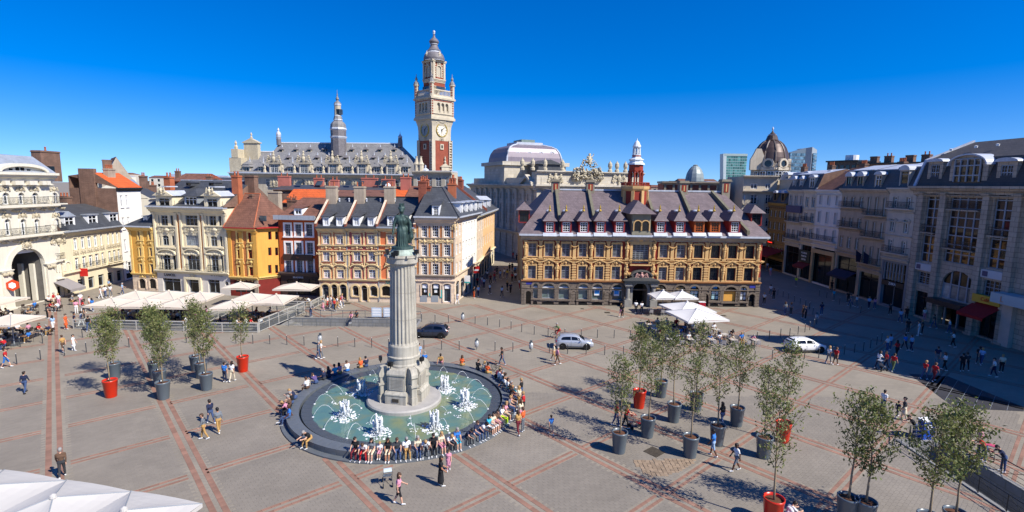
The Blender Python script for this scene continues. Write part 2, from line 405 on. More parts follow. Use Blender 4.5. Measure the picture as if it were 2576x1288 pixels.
def pot_mesh():
    if not _pot: _pot.append(MB().lathe([(0.15,0),(0.13,0.1),(0.11,0.5),(0.14,0.55),(0.14,0.62),(0.1,0.62)], 8).mesh('chimney_pot', POTRED, True))
    return _pot[0]
def arch_ring(mb, cx, z, r, rise, t, y0, y1, n=12, m=0, a0=0.0, a1=math.pi):
    for i in range(n):
        p = []
        for k in (i, i+1):
            a = a0+(a1-a0)*k/n
            p.append((cx-r*math.cos(a), z+rise*math.sin(a), cx-(r+t)*math.cos(a), z+(rise+t)*math.sin(a)))
        (xa,za,Xa,Za),(xb,zb,Xb,Zb) = p
        mb.quad((xa,y0,za),(xb,y0,zb),(Xb,y0,Zb),(Xa,y0,Za), m); mb.quad((Xa,y0,Za),(Xb,y0,Zb),(Xb,y1,Zb),(Xa,y1,Za), m); mb.quad((xb,y0,zb),(xa,y0,za),(xa,y1,za),(xb,y1,zb), m)
_orn = {}
def orn_mesh(kind, m):
    """carved relief in a unit box: x -.5...5, z -.5...5, standing out to -y"""
    if (kind, m.name) in _orn: return _orn[(kind, m.name)]
    mb = MB(); R = random.Random(kind)
    def scroll(cx, cz, r, sgn, th):
        mb.tube([(cx+sgn*r*(1-i*0.075)*math.cos(0.75*i), -0.35-0.03*i, cz+r*1.2*(1-i*0.075)*math.sin(0.75*i)) for i in range(11)], [th*(1-0.05*i) for i in range(11)], 5)
    if kind == 'cartouche':
        mb.ball((0,-0.3,0), (0.15,0.55,0.32), 8); mb.ball((0,-0.5,0.05), (0.09,0.5,0.2), 8)
        for sg in (-1,1):
            scroll(sg*0.26, 0.1, 0.12, sg, 0.045); scroll(sg*0.3, -0.22, 0.1, -sg, 0.04)
            for i in range(4): mb.ball((sg*(0.36+0.035*i), -0.2, 0.3-0.17*i), (0.07,0.4,0.1), 6)
        mb.ball((0,-0.3,0.38), (0.1,0.4,0.12), 6); mb.ball((0,-0.25,-0.38), (0.07,0.35,0.12), 6)
    elif kind == 'swag':
        for i in range(9):
            t = i/8-0.5; mb.ball((t*0.84, -0.4, 0.25-0.62*(0.25-t*t)*2.6), (0.075,0.6,0.17-0.1*abs(t)), 6)
        for sg in (-1,1):
            for i in range(3): mb.ball((sg*0.45, -0.35, 0.3-0.24*i), (0.05,0.5,0.13), 6)
    elif kind == 'figure':      # caryatid / herm carved on a pilaster
        mb.ball((0,-0.5,0.4), (0.17,0.5,0.07), 8); mb.ball((0,-0.4,0.27), (0.3,0.5,0.08), 8); mb.ball((0,-0.42,0.13), (0.24,0.5,0.12), 8)
        mb.ball((-0.28,-0.4,0.14), (0.1,0.35,0.13), 6); mb.ball((0.28,-0.4,0.14), (0.1,0.35,0.13), 6); mb.ball((0,-0.4,-0.03), (0.28,0.5,0.07), 8)
        mb.lathe([(0.2,-0.45),(0.17,-0.3),(0.24,-0.1),(0.2,0.02)], 8, (0,-0.25,0), sy=2.2); scroll(0.0, -0.18, 0.16, 1, 0.06)
    elif kind == 'leaf':
        for i in range(7):
            t = i/6-0.5; mb.ball((t*0.85, -0.35, R.uniform(-0.12,0.12)), (0.09,0.55,R.uniform(0.24,0.42)), 6)
        scroll(-0.2, 0, 0.16, -1, 0.05); scroll(0.2, 0, 0.16, 1, 0.05)
    elif kind == 'crown':       # big heap of sculpture (roof group)
        for i in range(230):
            x = R.uniform(-0.5,0.5); top = 0.42-1.0*abs(x)*1.05+R.uniform(-0.06,0.06)
            z = R.uniform(-0.5, max(-0.42, top)); q = R.uniform(0.016,0.042); p = (x, -0.25+R.uniform(-0.3,0.3), z)
            if i%3: mb.ball(p, (q*R.uniform(0.7,1.2), q*4, q*R.uniform(0.9,1.6)), 5)
            else: mb.tube([p, (p[0]+R.uniform(-0.08,0.08), p[1]-0.15, p[2]+R.uniform(-0.03,0.09)), (p[0]+R.uniform(-0.12,0.12), p[1], p[2]+R.uniform(0,0.12))], [q*0.9,q*0.8,q*0.4], 5)
        for i in range(9): scroll(R.uniform(-0.4,0.4), R.uniform(-0.4,-0.05), R.uniform(0.06,0.11), R.choice((-1,1)), 0.025)
        mb.lathe([(0.06,0.1),(0.075,0.25),(0.05,0.38),(0.03,0.42),(0.045,0.46),(0.03,0.51)], 7, (0.02,-0.4,0), sy=3); mb.tube([(0.05,-0.4,0.34),(0.13,-0.4,0.42),(0.16,-0.4,0.5)], 0.018, 5); mb.tube([(-0.02,-0.4,0.34),(-0.1,-0.4,0.3)], 0.018, 5)
    _orn[(kind, m.name)] = mb.mesh('relief_ornament', [m], True)
    return _orn[(kind, m.name)]
# ------------------------------------------------------------ the square: paving, brick bands
def tinted(name, col, lo=0.75, hi=1.25, **k):
    m = mat(name, col, **k); N, L = m.node_tree.nodes, m.node_tree.links; P = N['Principled BSDF']
    at = N.new('ShaderNodeAttribute'); at.attribute_name = 'tint'
    mr = N.new('ShaderNodeMapRange'); mr.inputs['To Min'].default_value = lo; mr.inputs['To Max'].default_value = hi
    L.new(at.outputs['Fac'], mr.inputs[0]); src = P.inputs['Base Color'].links[0].from_socket
    mx = N.new('ShaderNodeVectorMath'); mx.operation = 'SCALE'; L.new(src, mx.inputs[0]); L.new(mr.outputs[0], mx.inputs['Scale']); L.new(mx.outputs[0], P.inputs['Base Color'])
    return m
GROUND = mat('paving_stone', '8d8475', 0.8, 0.14, 0.18, pattern='floor', pscale=(0.6,0.3), pc='81796c', bump=0.2)
PAVER = tinted('grey_paver', '827a6e', 0.91, 1.07, rough=0.75, var=0.12, scale=0.25)
BANDB = tinted('red_band_brick', '8d6b5a', 0.85, 1.12, rough=0.8, var=0.14, scale=0.6)
SETT = tinted('sandstone_sett', '937f69', 0.82, 1.15, rough=0.85, var=0.15, scale=2.0)
DARKPAV = mat('dark_paving', '3b3a3c', 0.55, 0.15, 1.0)
PITS = ((26.8,29.5,22.5,33.4),(-28.2,-11.5,60.3,63.7))      # stairwells let into the square
gxs = sorted({-2500.0,2500.0}|{p[i] for p in PITS for i in (0,1)}); gys = sorted({-2500.0,2500.0}|{p[i] for p in PITS for i in (2,3)})
gm_ = MB()
for i in range(len(gxs)-1):
    for j in range(len(gys)-1):
        cx_,cy_ = (gxs[i]+gxs[i+1])/2,(gys[j]+gys[j+1])/2
        if not any(p[0] < cx_ < p[1] and p[2] < cy_ < p[3] for p in PITS): gm_.quad((gxs[i],gys[j],0),(gxs[i+1],gys[j],0),(gxs[i+1],gys[j+1],0),(gxs[i],gys[j+1],0))
ground = gm_.obj('ground', GROUND); tag(ground, kind='structure')
LA = math.atan2(0.66, 0.75); eS, eT = np.array([math.cos(LA), math.sin(LA)]), np.array([-math.sin(LA), math.cos(LA)])
S0, DS, T0, DT = 18.05, 6.42, 14.55, 6.25
FC, FR = (-8.2, 38.5), 8.45
def blocks_mesh(name, c, hx, hy, ang, z0, z1, m, tint):
    n = len(c); ca, sa = math.cos(ang), math.sin(ang)
    loc = np.array([[-1,-1],[1,-1],[1,1],[-1,1]], float)
    h = np.stack([hx,hy],1)[:,None,:]*loc[None]
    xy = np.stack([h[...,0]*ca-h[...,1]*sa, h[...,0]*sa+h[...,1]*ca], -1)+c[:,None,:]
    top = np.concatenate([xy*1.0, np.full((n,4,1), z1)], -1); bot = np.concatenate([xy, np.full((n,4,1), z0)], -1)
    vs = np.concatenate([bot, top], 1).reshape(-1,3)
    fl = np.array([[4,5,6,7],[0,1,5,4],[1,2,6,5],[2,3,7,6],[3,0,4,7]])
    fs = (fl[None]+8*np.arange(n)[:,None,None]).reshape(-1,4)
    me = bpy.data.meshes.new(name); me.vertices.add(len(vs)); me.vertices.foreach_set('co', vs.ravel())
    me.loops.add(fs.size); me.loops.foreach_set('vertex_index', fs.ravel()); me.polygons.add(len(fs))
    me.polygons.foreach_set('loop_start', np.arange(len(fs))*4); me.polygons.foreach_set('loop_total', np.full(len(fs),4))
    a = me.attributes.new('tint', 'FLOAT', 'FACE'); a.data.foreach_set('value', np.repeat(tint, 5).astype(np.float32))
    me.polygons.foreach_set('use_smooth', np.zeros(len(fs), bool)); me.materials.append(m); me.update(calc_edges=True); return me
def in_square(p):
    x, y = p[:,0], p[:,1]
    ok = (x > -64)&(x < 54.5)&(y > 14)&(y < 72.6)
    for q in PITS: ok &= ~((x > q[0]-0.3)&(x < q[1]+0.3)&(y > q[2]-0.3)&(y < q[3]+0.3))
    ok &= np.hypot(x-FC[0], y-FC[1]) > FR+0.45
    return ok
nrng = np.random.default_rng(5)
def scatter(c, hx, hy, ang, z0, z1, m, name, stuffname, keep=300, tint=None):
    """the pieces that show largest become objects of their own, the rest one joined part of the ground"""
    if tint is None: tint = nrng.random(len(c))
    d = np.hypot(c[:,0], c[:,1]); vis = (np.abs(c[:,0]) < 0.93*c[:,1])&(c[:,1] > 24.3)
    order = np.argsort(np.where(vis, d, 1e6)); pick = order[:keep]; rest = np.setdiff1d(np.arange(len(c)), pick)
    me = blocks_mesh(stuffname, c[rest], hx[rest], hy[rest], ang, z0, z1, m, tint[rest])
    tag(link(stuffname, me, ground), kind='stuff')
    cache = {}
    for i in pick:
        k = (round(float(hx[i]),3), round(float(hy[i]),3), int(tint[i]*6))
        if k not in cache: cache[k] = blocks_mesh(name, np.zeros((1,2)), np.array([hx[i]]), np.array([hy[i]]), ang, z0, z1, m, np.array([tint[i]]))
        link(name, cache[k], ground, (float(c[i,0]), float(c[i,1]), 0))
# red brick bands: pairs of strips on a square lattice turned to the facades
bc, bhx, bhy = [], [], []
BL = 0.46
def strip(axis, off, w):
    # axis 0: line of constant s, 1: constant t
    q = np.arange(-75, 110, BL)+BL/2
    p = off*eS+q[:,None]*eT if axis == 0 else off*eT+q[:,None]*eS
    ok = in_square(p)
    if axis == 1:                             # bands of the other family run through: leave their crossing open
        sm = np.abs((q-S0+DS/2)%DS-DS/2); ok &= sm > 0.5
    p = p[ok]
    bc.append(p); a = np.full(len(p), BL/2-0.004); b = np.full(len(p), w/2-0.003)
    bhx.append(b if axis == 0 else a); bhy.append(a if axis == 0 else b)
for k in range(-9, 14):
    for o, w in ((-0.27,0.3),(0.27,0.3)): strip(0, S0+DS*k+o, w)
for k in range(-5, 12):
    for o, w in ((-0.2,0.2),(0.2,0.2)): strip(1, T0+DT*k+o, w)
bc, bhx, bhy = np.concatenate(bc), np.concatenate(bhx), np.concatenate(bhy)
scatter(bc, bhx, bhy, LA, 0.0, 0.012, BANDB, 'brick', 'brick_band')
# grey pavers of the near part of the square
pw, ph = 0.42, 0.21
si = np.arange(-30, 60, pw); ti = np.arange(-12, 62, ph)
SS, TT = np.meshgrid(si, ti); SS = SS+((np.arange(len(ti))%2)*pw/2)[:,None]
SS, TT = SS.ravel(), TT.ravel()
pp = SS[:,None]*eS+TT[:,None]*eT
ok = in_square(pp)&(pp[:,1] > 21)&(pp[:,1] < 41)&(np.abs(pp[:,0]) < 0.95*pp[:,1]+3)
ds = np.abs((SS-S0+DS/2)%DS-DS/2); dt = np.abs((TT-T0+DT/2)%DT-DT/2)
ok &= (ds > 0.425+pw/2)&(dt > 0.305+ph/2)
patch = np.array([G(*Z(2000,1500,1096)(*q)) for q in ((1230,800),(1840,790),(1830,830),(1700,900),(1560,960),(1400,960),(1330,900))])
def inside(p, poly):
    r = np.zeros(len(p), bool); n = len(poly)
    for i in range(n):
        x1,y1 = poly[i]; x2,y2 = poly[(i+1)%n]
        c = ((y1 > p[:,1]) != (y2 > p[:,1]))&(p[:,0] < (x2-x1)*(p[:,1]-y1)/(y2-y1+1e-12)+x1); r ^= c
    return r
inp = inside(pp, patch); ok &= ~inp
tri = np.array([G(*q) for q in ((2286,940),(2385,947),(2576,1025),(2576,1035),(2402,1027))])
ok &= ~inside(pp, tri)
pp, nn = pp[ok], int(ok.sum())
cell = np.floor((pp@eS-S0)/DS)*7+np.floor((pp@eT-T0)/DT)*13
tint = 0.55*nrng.random(nn)+0.45*(np.sin(cell*12.9898)*43758.5453%1.0)
scatter(pp, np.full(nn, pw/2-0.004), np.full(nn, ph/2-0.004), LA, 0.0, 0.008, PAVER, 'paver', 'paver_field', 300, tint)
# patch of old sandstone setts
gx, gy = np.meshgrid(np.arange(patch[:,0].min(), patch[:,0].max(), 0.25), np.arange(patch[:,1].min(), patch[:,1].max(), 0.2))
gp = np.stack([gx.ravel()+nrng.normal(0,0.012,gx.size), gy.ravel()+nrng.normal(0,0.012,gx.size)], 1); gp = gp[inside(gp, patch)]
scatter(gp, np.full(len(gp),0.113), np.full(len(gp),0.09), 0.0, 0.0, 0.03, SETT, 'sett', 'sett_field', 300)
# dark jointed area of the paving towards the right edge
a, b = Vector(tri[0]), Vector(tri[2])
gr = MB().poly([(p[0],p[1],0.012) for p in tri][::-1]).obj('dark_patch', DARKPAV, ground)
for k in range(1, 9):
    t = k/9.0
    up = Vector(tri[0]).lerp(Vector(tri[1]), min(1,t/0.35)) if t < 0.35 else Vector(tri[1]).lerp(Vector(tri[2]), (t-0.35)/0.65)
    lo = Vector(tri[0]).lerp(Vector(tri[4]), min(1,t/0.55)) if t < 0.55 else Vector(tri[4]).lerp(Vector(tri[3]), (t-0.55)/0.45)
    MB().tube([(up.x,up.y,0.014),(lo.x,lo.y,0.014)], 0.012, 4).obj('slab_joint', GREYP, ground)
# covers and drain
IRON = mat('cast_iron', '4c4438', 0.6, 0.2, 6, pattern='floor', pscale=(0.12,0.12), bump=0.6)
for i, (uv, w, lab) in enumerate(((Z(2000,1500,1096)(1450,725), 1.0, 'large square iron access cover beside the sandstone sett patch'),
        (Z(2000,1180,1100)(1005,165), 0.7, 'rusty iron cover on the paving in front of the dark arched portal'),
        (Z(2000,1180,1100)(770,130), 0.45, 'small iron cover close to the exchange wall, left of the portal'),
        (Z(1240,980,560)(690,1075), 0.9, 'iron grate at the foot of the arched shopfronts'),
        (Z(2000,1180,1100)(2095,195), 0.6, 'iron cover on bare paving right of the parasol terrace'))):
    p = G(*uv); mb = MB().box(-w/2, w/2, -w/2, w/2, 0, 0.03)
    for k in range(5): mb.box(-w*0.42, w*0.42, -w*0.42+w*0.18*k, -w*0.42+w*0.18*k+0.05, 0.03, 0.036)
    tag(mb.obj('access_cover', IRON, None, (p[0],p[1],0.0), rz=0.7*(i==0)), lab, 'manhole')
# ------------------------------------------------------------ houses along the left and back of the square
CREAM = mat('cream_render', 'dccfae', 0.85, 0.06, 0.5, streak=0.1); CREAM2 = mat('ivory_render', 'd9d2bf', 0.85, 0.05, 0.5, streak=0.08)
YEL = mat('ochre_render', 'd6a04a', 0.85, 0.09, 0.7, streak=0.12); YELL = mat('yellow_stone_trim', 'e2be72', 0.85, 0.1, 1.2)
ORNG = mat('orange_brickwork', 'c87a44', 0.85, 0.12, 1.0, pattern='w', pscale=(0.44,0.15), pc='c79a6a', bump=0.2)
PINK = mat('rose_render', 'cd7f5c', 0.85, 0.08, 0.7, streak=0.1); DUSK = mat('dusky_red_render', 'b0605a', 0.85, 0.08, 0.7, streak=0.12); ORN2 = mat('orange_render', 'd8794a', 0.85, 0.08, 0.7, streak=0.12)
TRIM = mat('sand_stone_trim', 'd8bd8c', 0.85, 0.1, 1.5, bump=0.15); PALE = mat('pale_pink_stone', 'dcc6ac', 0.85, 0.07, 0.8, pattern='w', pscale=(0.9,0.42), pc='c9b296', bump=0.12)
REDH = mat('red_orange_paint', 'b4501e', 0.75, 0.07, 0.5); SHOPD = mat('dark_shopfront', '3a2a24', 0.5, 0.15)
REDW = mat('crimson_window_paint', 'a02020', 0.5, 0.08); SHOPR = mat('deep_red_shopfront', '74241c', 0.55, 0.15); PLASTER = mat('aged_plaster', 'a99a86', 0.9, 0.16, 0.6, streak=0.2)
zA, zB, zC, zD, zE, zF, zG, zH = Z(500,680,560), Z(500,900,560), Z(1240,780,560), Z(1240,980,560), Z(1640,740,560), Z(1640,980,560), Z(0,560,560), Z(0,900,560)
zW = Z(900,700,1024); z1a = Z(0,500,1024); z1b = Z(0,1000,1024)
def L1(u):                        # bent building line of the left part of the back row
    d = ray(u, 730); k = d.x/d.y; y = (79.2-0.185*58.3)/(1+0.185*k); return (k*y, y)
def gutter(F, x0, x1, z, m, p=0.45, h=0.22, name='gutter'):
    return MB().prof([(0.0,z),(-p,z),(-p,z+h),(-p+0.08,z+h),(-p+0.08,z+h*0.5),(0.0,z+h*0.5)], x0, x1).obj(name, m, F.root)
def eave_z(F, zf, a, b, y=0.0): return F.fp(zf(a, b), y)[1]
# -- narrow yellow house
F = Fac('narrow_house', 'narrow yellow house with slate roof at the corner of the side street', 'house', L1(336.5), L1(397.5))
ez = eave_z(F, zB, 350, 40)
for r in ((245,110,320,275),(435,110,505,275),(270,420,335,575),(460,420,530,575),(285,720,355,885),(475,720,550,885)):
    x0,x1,z0,z1 = F.rect(zB, *r); F.win(x0,x1,z0,z1,'sash',GREYP,GL); F.surround(x0,x1,z0,z1,0.16,YELL)
    F.box('sill', x0-0.2, x1+0.2, -0.18, 0.02, z0-0.16, z0-0.003, YELL)
    F.orn('cartouche', (x0+x1)/2, z0-0.52, (x1-x0)*1.7, 0.6, YELL, 0.22)
for r in ((265,985,385,1175),(455,985,580,1170)):
    x0,x1,z0,z1 = F.rect(zB, *r); F.win(x0,x1,max(0.3,z0),z1,'shop',DARK,GLD,rise=0.5); F.surround(x0,x1,max(0.3,z0),z1,0.2,PALE,rise=0.5)
zs = eave_z(F, zB, 400, 900)
F.wall(0,F.L,0,zs,PALE,sides=8.0,name='ground_floor_wall'); F.wall(0,F.L,zs,ez,YEL,sides=8.0)
F.band(-0.1,F.L,zs+0.1,0.3,0.25,YELL,'string_course'); F.band(-0.15,F.L,ez+0.02,0.6,0.5,YELL); gutter(F,-0.35,F.L,ez,LEAD,0.6)
for x in (0.25, F.L/2, F.L-0.25): F.pil(x,0.34,zs+0.1,ez-0.6,YELL,0.12)
xt, zt = F.fp(zA(510,715), 1.5)
MB().add([(-0.4,-0.5,ez+0.2),(F.L,-0.5,ez+0.2),(F.L,2.2,zt),(F.L,8,zt),(-0.4,8,ez+0.2)], [(0,1,2),(0,2,3,4),(1,3,2)]).obj('roof', SLATE, F.root)
F.dormer(F.L*0.55,F.L*0.55+0.7,ez+0.7,ez+1.6,0.35,1.4,WHT,WHT,ZINC,'sash','flat',t=0.1)
# -- cream house with two pedimented dormers
F = Fac('cream_mansion', 'tall cream stone house with two pedimented dormers and a slate roof', 'house', L1(398.5), L1(579.5))
ez = eave_z(F, zA, 1200, 700)
WN = [(610,835,635,1025),(660,835,785,1025),(835,835,885,1025),(1110,835,1330,1025),(1495,845,1520,1035),(1550,845,1675,1035),(1720,845,1770,1035)]
for i, r in enumerate(WN):
    x0,x1,z0,z1 = F.rect(zA,*r); F.win(x0,x1,z0,z1,'triple' if i==3 else ('thin' if x1-x0 < 0.7 else 'sash'),GREYP,GL)
for i, r in enumerate([(630,190,655,375),(690,190,805,375),(860,190,905,375),(1120,190,1350,380),(1510,205,1535,395),(1575,205,1695,395),(1745,205,1790,395)]):
    x0,x1,z0,z1 = F.rect(zB,*r); F.win(x0,x1,z0,z1,'triple' if i==3 else ('thin' if x1-x0 < 0.7 else 'sash'),GREYP,GLC if i==3 else GL, rise=0 if i==3 else min(0.3,(x1-x0)/2))
for i, r in enumerate([(665,545,690,830),(705,545,835,830),(880,545,935,830),(1150,550,1370,830),(1545,560,1570,855),(1590,560,1720,855),(1765,560,1810,855)]):
    x0,x1,z0,z1 = F.rect(zB,*r); F.win(x0,x1,z0,z1,'triple' if i==3 else ('thin' if x1-x0 < 0.7 else 'french'),GREYP,GL)
z3 = eave_z(F, zB, 1250, 845)
for k, (a0, a1) in enumerate(((600,960),(1080,1400),(1480,1840))):
    for b0, zz, kind, h in ((1040,zA,'cartouche',1.0),(470,zB,'leaf',0.75)):
        x0, z = F.fp(zz(a0,b0+60)); x1, _ = F.fp(zz(a1,b0+60))
        F.orn(kind,(x0+x1)/2,z,(x1-x0)*0.95,h,CREAM,0.32)
        if kind == 'leaf': F.ped(x0+0.15,x1-0.15,z+0.1,0.75,CREAM,0.35,'arch')
        else: F.box('sill',x0+0.1,x1-0.1,-0.25,0.02,z+0.52,z+0.68,CREAM)
    x0, z = F.fp(zB(a0,395)); x1, _ = F.fp(zB(a1,395)); F.box('sill',x0+0.1,x1-0.1,-0.3,0.02,z-0.2,z,CREAM)
    x0, _ = F.fp(zB(a0+70,760)); x1, _ = F.fp(zB(a1-30,760)); F.rail(x0,x1,z3+0.02,1.05,DARK,-0.42,slab=CREAM)
for a in (1015, 1440):
    x, z = F.fp(zB(a,400)); F.box('brick_strip',x-0.35,x+0.3,-0.03,0.02,z3+0.2,ez-1.1,ORNG)
for a in (585, 985, 1065, 1405, 1475, 1880):
    x, z = F.fp(zB(a,400)); F.pil(x,0.3,z3+0.1,ez-0.75,CREAM,0.22)
for r, st in (((700,985,1025,1235),'shop'),((1175,1005,1365,1265),'shop'),((1530,1010,1745,1255),'shop'),((1840,1045,1905,1120),'plain')):
    x0,x1,z0,z1 = F.rect(zB,*r); F.win(x0,x1,max(z0,0.08),z1,st,GREYP,GLD if st=='shop' else GL,rise=0.4 if st=='plain' else 0,y=0.3)
F.wall(0,F.L,0,z3,mat('pale_shopfront','cfc8bd',0.7,0.05),depth=0.5,sides=9.0,name='ground_floor_wall'); F.wall(0,F.L,z3,ez,CREAM,sides=9.0)
F.band(-0.05,F.L+0.05,z3+0.05,0.55,0.5,CREAM,'string_course'); F.band(-0.2,F.L+0.2,ez+0.05,1.0,0.75,CREAM); gutter(F,-0.3,F.L+0.3,ez+0.05,LEAD,0.95)
x, z = F.fp(zB(1250,920)); F.orn('cartouche',x,z,0.9,0.7,CREAM,0.3); x0,_ = F.fp(zB(1090,1100)); x1,_ = F.fp(zB(1450,1100))
F.surround(x0+0.6,x1-0.6,0,eave_z(F,zB,1270,1000),0.35,CREAM,0.3,name='door_surround')
LET = mat('black_lettering','1a1a1a',0.5,0.05)
for a in (830, 1690):
    x, z = F.fp(zB(a,920)); F.text('LANCEL',x,z,0.55,LET,-0.06)
rz = eave_z(F, zA, 1400, 195, 6.0)
F.roof(-0.1,F.L+0.1,[(-0.7,ez+0.25,0,0),(6.0,rz,0,0),(12,ez,0,0)],SLATE,gable=BROWNB); F.box('ridge_cap',-0.1,F.L+0.1,5.85,6.15,rz-0.02,rz+0.13,LEAD)
for r, wr in (((590,470,940,690),(700,505,825,665)),((1470,480,1820,690),(1570,515,1700,680))):
    x0,x1,z0,z1 = F.rect(zA,*r,y=-0.15); d = F.dormer(x0+0.25,x1-0.25,ez+0.15,z1,-0.6,3.9,CREAM,GREYP,LEAD,'sash','gable',rh=0.75,over=0.3,t=0.5)
    MB().prism([(x0-0.1,z1),(x1+0.1,z1),((x0+x1)/2,z1+1.0)],-0.92,-0.7).obj('dormer_pediment',CREAM,d); F.orn('cartouche',(x0+x1)/2,z1+0.75,1.3,1.2,CREAM,0.3,-0.92,parent=d)
    MB().box((x0+x1)/2-0.5,(x0+x1)/2+0.5,-0.5,1.6,z1+1.25,z1+1.4).obj('dormer_cap',LEAD,d)
    for xx in (x0,x1-0.25): MB().prism([(xx,ez+0.1),(xx+0.25,ez+0.1),(xx+0.2,ez+1.1),(xx+0.05,ez+1.1)],-0.3,0.3).obj('scroll_bracket',CREAM,d)
x0,x1,z0,z1 = F.rect(zA,1090,480,1330,670,y=-0.3); F.dormer(x0,x1,z0,z1,-0.3,3.4,GREYP,WHT,SLATE,'triple','hip',rh=1.1,over=0.35)
for a in (1205, 1625):
    x, z = F.fp(zA(a,255),4.0); F.dormer(x-0.45,x+0.45,z-0.35,z+0.2,3.6,1.6,SLATE,DARK,SLATE,'thin','hip',rh=0.35,t=0.08)
for a, bt, bb, y in ((805,120,300,3.0),(2050,100,360,3.0)):
    x, zt = F.fp(zA(a,bt),y); _, zb = F.fp(zA(a,bb),y); F.chim(x,y,zb-2.5,zt,1.1,0.9,POTRED,2)
# -- ochre corner house with hipped tile roof
ca = L1(650.5); pc_ = PY(702.5, 640, 77.6); cb = (pc_[0], pc_[1])
F = Fac('ochre_corner_house', 'ochre corner house with red windows under a hipped brown tile roof', 'house', L1(581), ca)
ez = eave_z(F, zB, 2200, 60)
rows = ((140,315),(455,615),(770,930)); cols = ((2070,2150),(2270,2365)); off = (0,6,24)
for k, (b0,b1) in enumerate(rows):
    for a0,a1 in cols:
        x0,x1,z0,z1 = F.rect(zB,a0+off[k],b0,a1+off[k],b1); F.win(x0,x1,z0,z1,'sash',REDW,GLD); F.surround(x0,x1,z0,z1,0.22,YELL)
        F.orn('cartouche',(x0+x1)/2,z0-0.55,(x1-x0)*1.9,0.8,YELL,0.28); F.box('sill',x0-0.2,x1+0.2,-0.2,0.02,z0-0.15,z0-0.003,YELL)
zs = eave_z(F, zB, 2200, 965)
x0,x1,z0,z1 = F.rect(zB,2010,1030,2420,1250); F.win(x0,x1,0.5,z1,'shop',SHOPR,GLD)
F.wall(0,F.L,0,zs,SHOPR,sides=8.0,name='shopfront'); F.wall(0,F.L,zs,ez,ORNG,sides=8.0)
F.band(-0.02,F.L+0.1,zs+0.15,0.5,0.35,YELL,'string_course'); F.band(-0.02,F.L+0.2,ez+0.02,0.45,0.55,YELL); MB().prof([(0,ez),(-0.75,ez),(-0.75,ez+0.16),(0,ez+0.16)],-0.1,F.L+0.3).obj('gutter',REDW,F.root)
for x in (0.35,F.L*0.47,F.L-0.35): F.pil(x,0.5,zs+0.15,ez-0.45,YEL,0.16)
F.box('corner_pier',F.L-0.55,F.L+0.02,-0.12,0.3,0,zs-0.3,PLASTER)
F.pil(F.L-0.1,0.6,zs+0.15,ez-0.45,YEL,0.2)
sd = Fac('tmp','t','t',ca,cb); side_holes = []
SR = sd.root
for k, (b0,b1) in enumerate(((570,650),(730,810),(905,990))):
    for a0,a1 in ((435,468),(505,535)):
        x0,x1,z0,z1 = sd.rect(zW,a0,b0,a1,b1); sd.win(x0,x1,z0,z1,'thin',REDW,GLD)
sd.wall(0,sd.L,zs,ez,YEL,sides=0.6,name='side_wall'); sd.wall(0,sd.L,0,zs,SHOPR,sides=0.6,name='side_shopfront'); sd.band(0,sd.L,zs+0.15,0.4,0.3,YELL,'string_course'); MB().prof([(0,ez),(-0.6,ez),(-0.6,ez+0.16),(0,ez+0.16)],0,sd.L).obj('gutter',REDW,sd.root)
inv = F.root.matrix_basis.inverted()@SR.matrix_basis if False else None
def adopt(sub, F):
    """move the children of a helper frame under the house"""
    M = (Matrix.Translation(F.root.location)@Matrix.Rotation(F.root.rotation_euler.z,4,'Z')).inverted()@(Matrix.Translation(sub.root.location)@Matrix.Rotation(sub.root.rotation_euler.z,4,'Z'))
    for c in [o for o in COL.objects if o.parent is sub.root]:
        mb_ = Matrix.LocRotScale(c.location, c.rotation_euler, c.scale); c.parent = F.root; c.matrix_local = M@mb_
    bpy.data.objects.remove(sub.root)
adopt(sd, F)
xa, zr = F.fp(zA(2200,430),4.2); xb, _ = F.fp(zA(2490,430),4.2)
sx = (Vector(cb)-F.A).dot(F.d); sy = (Vector(cb)-F.A).dot(F.n)
R_ = [(-0.1,-0.75,ez+0.16),(F.L+0.3,-0.75,ez+0.16),(sx+0.3,sy,ez+0.16),(xb,4.2,zr),(xa,4.2,zr),(-0.1,9,ez),(sx,9,ez)]
MB().add(R_,[(0,1,3,4),(1,2,6,3),(0,4,5),(3,6,5,4)]).obj('roof',TILE,F.root)
for p,q in ((R_[4],R_[0]),(R_[3],R_[1]),(R_[4],R_[3])): MB().tube([p,((p[0]+q[0])/2,(p[1]+q[1])/2,(p[2]+q[2])/2),q],0.09,5).obj('hip_tile',POTRED,F.root)
xw, zw = F.fp(zA(2190,170),5.0)
MB().prism([(-0.05,ez),(xw+1.4,ez),(xw+1.6,zw-1.4),(xw,zw+0.1),(xw-0.2,zw+0.1)],5.6,6.1).obj('brick_gable',BROWNB,F.root)
F.chim(xw+0.9,5.5,ez+2,zw+0.6,1.6,1.0,BROWNB,0)
x, z = F.fp(zA(2330,470),3.6); F.chim(x,3.6,z-1.5,z+0.2,0.55,0.5,BROWNB,0)
x, z = F.fp(zW(405,435),1.6); MB().box(x-0.5,x+0.5,1.0,1.2,z-0.4,z+0.4).obj('roof_light',GLB,F.root)
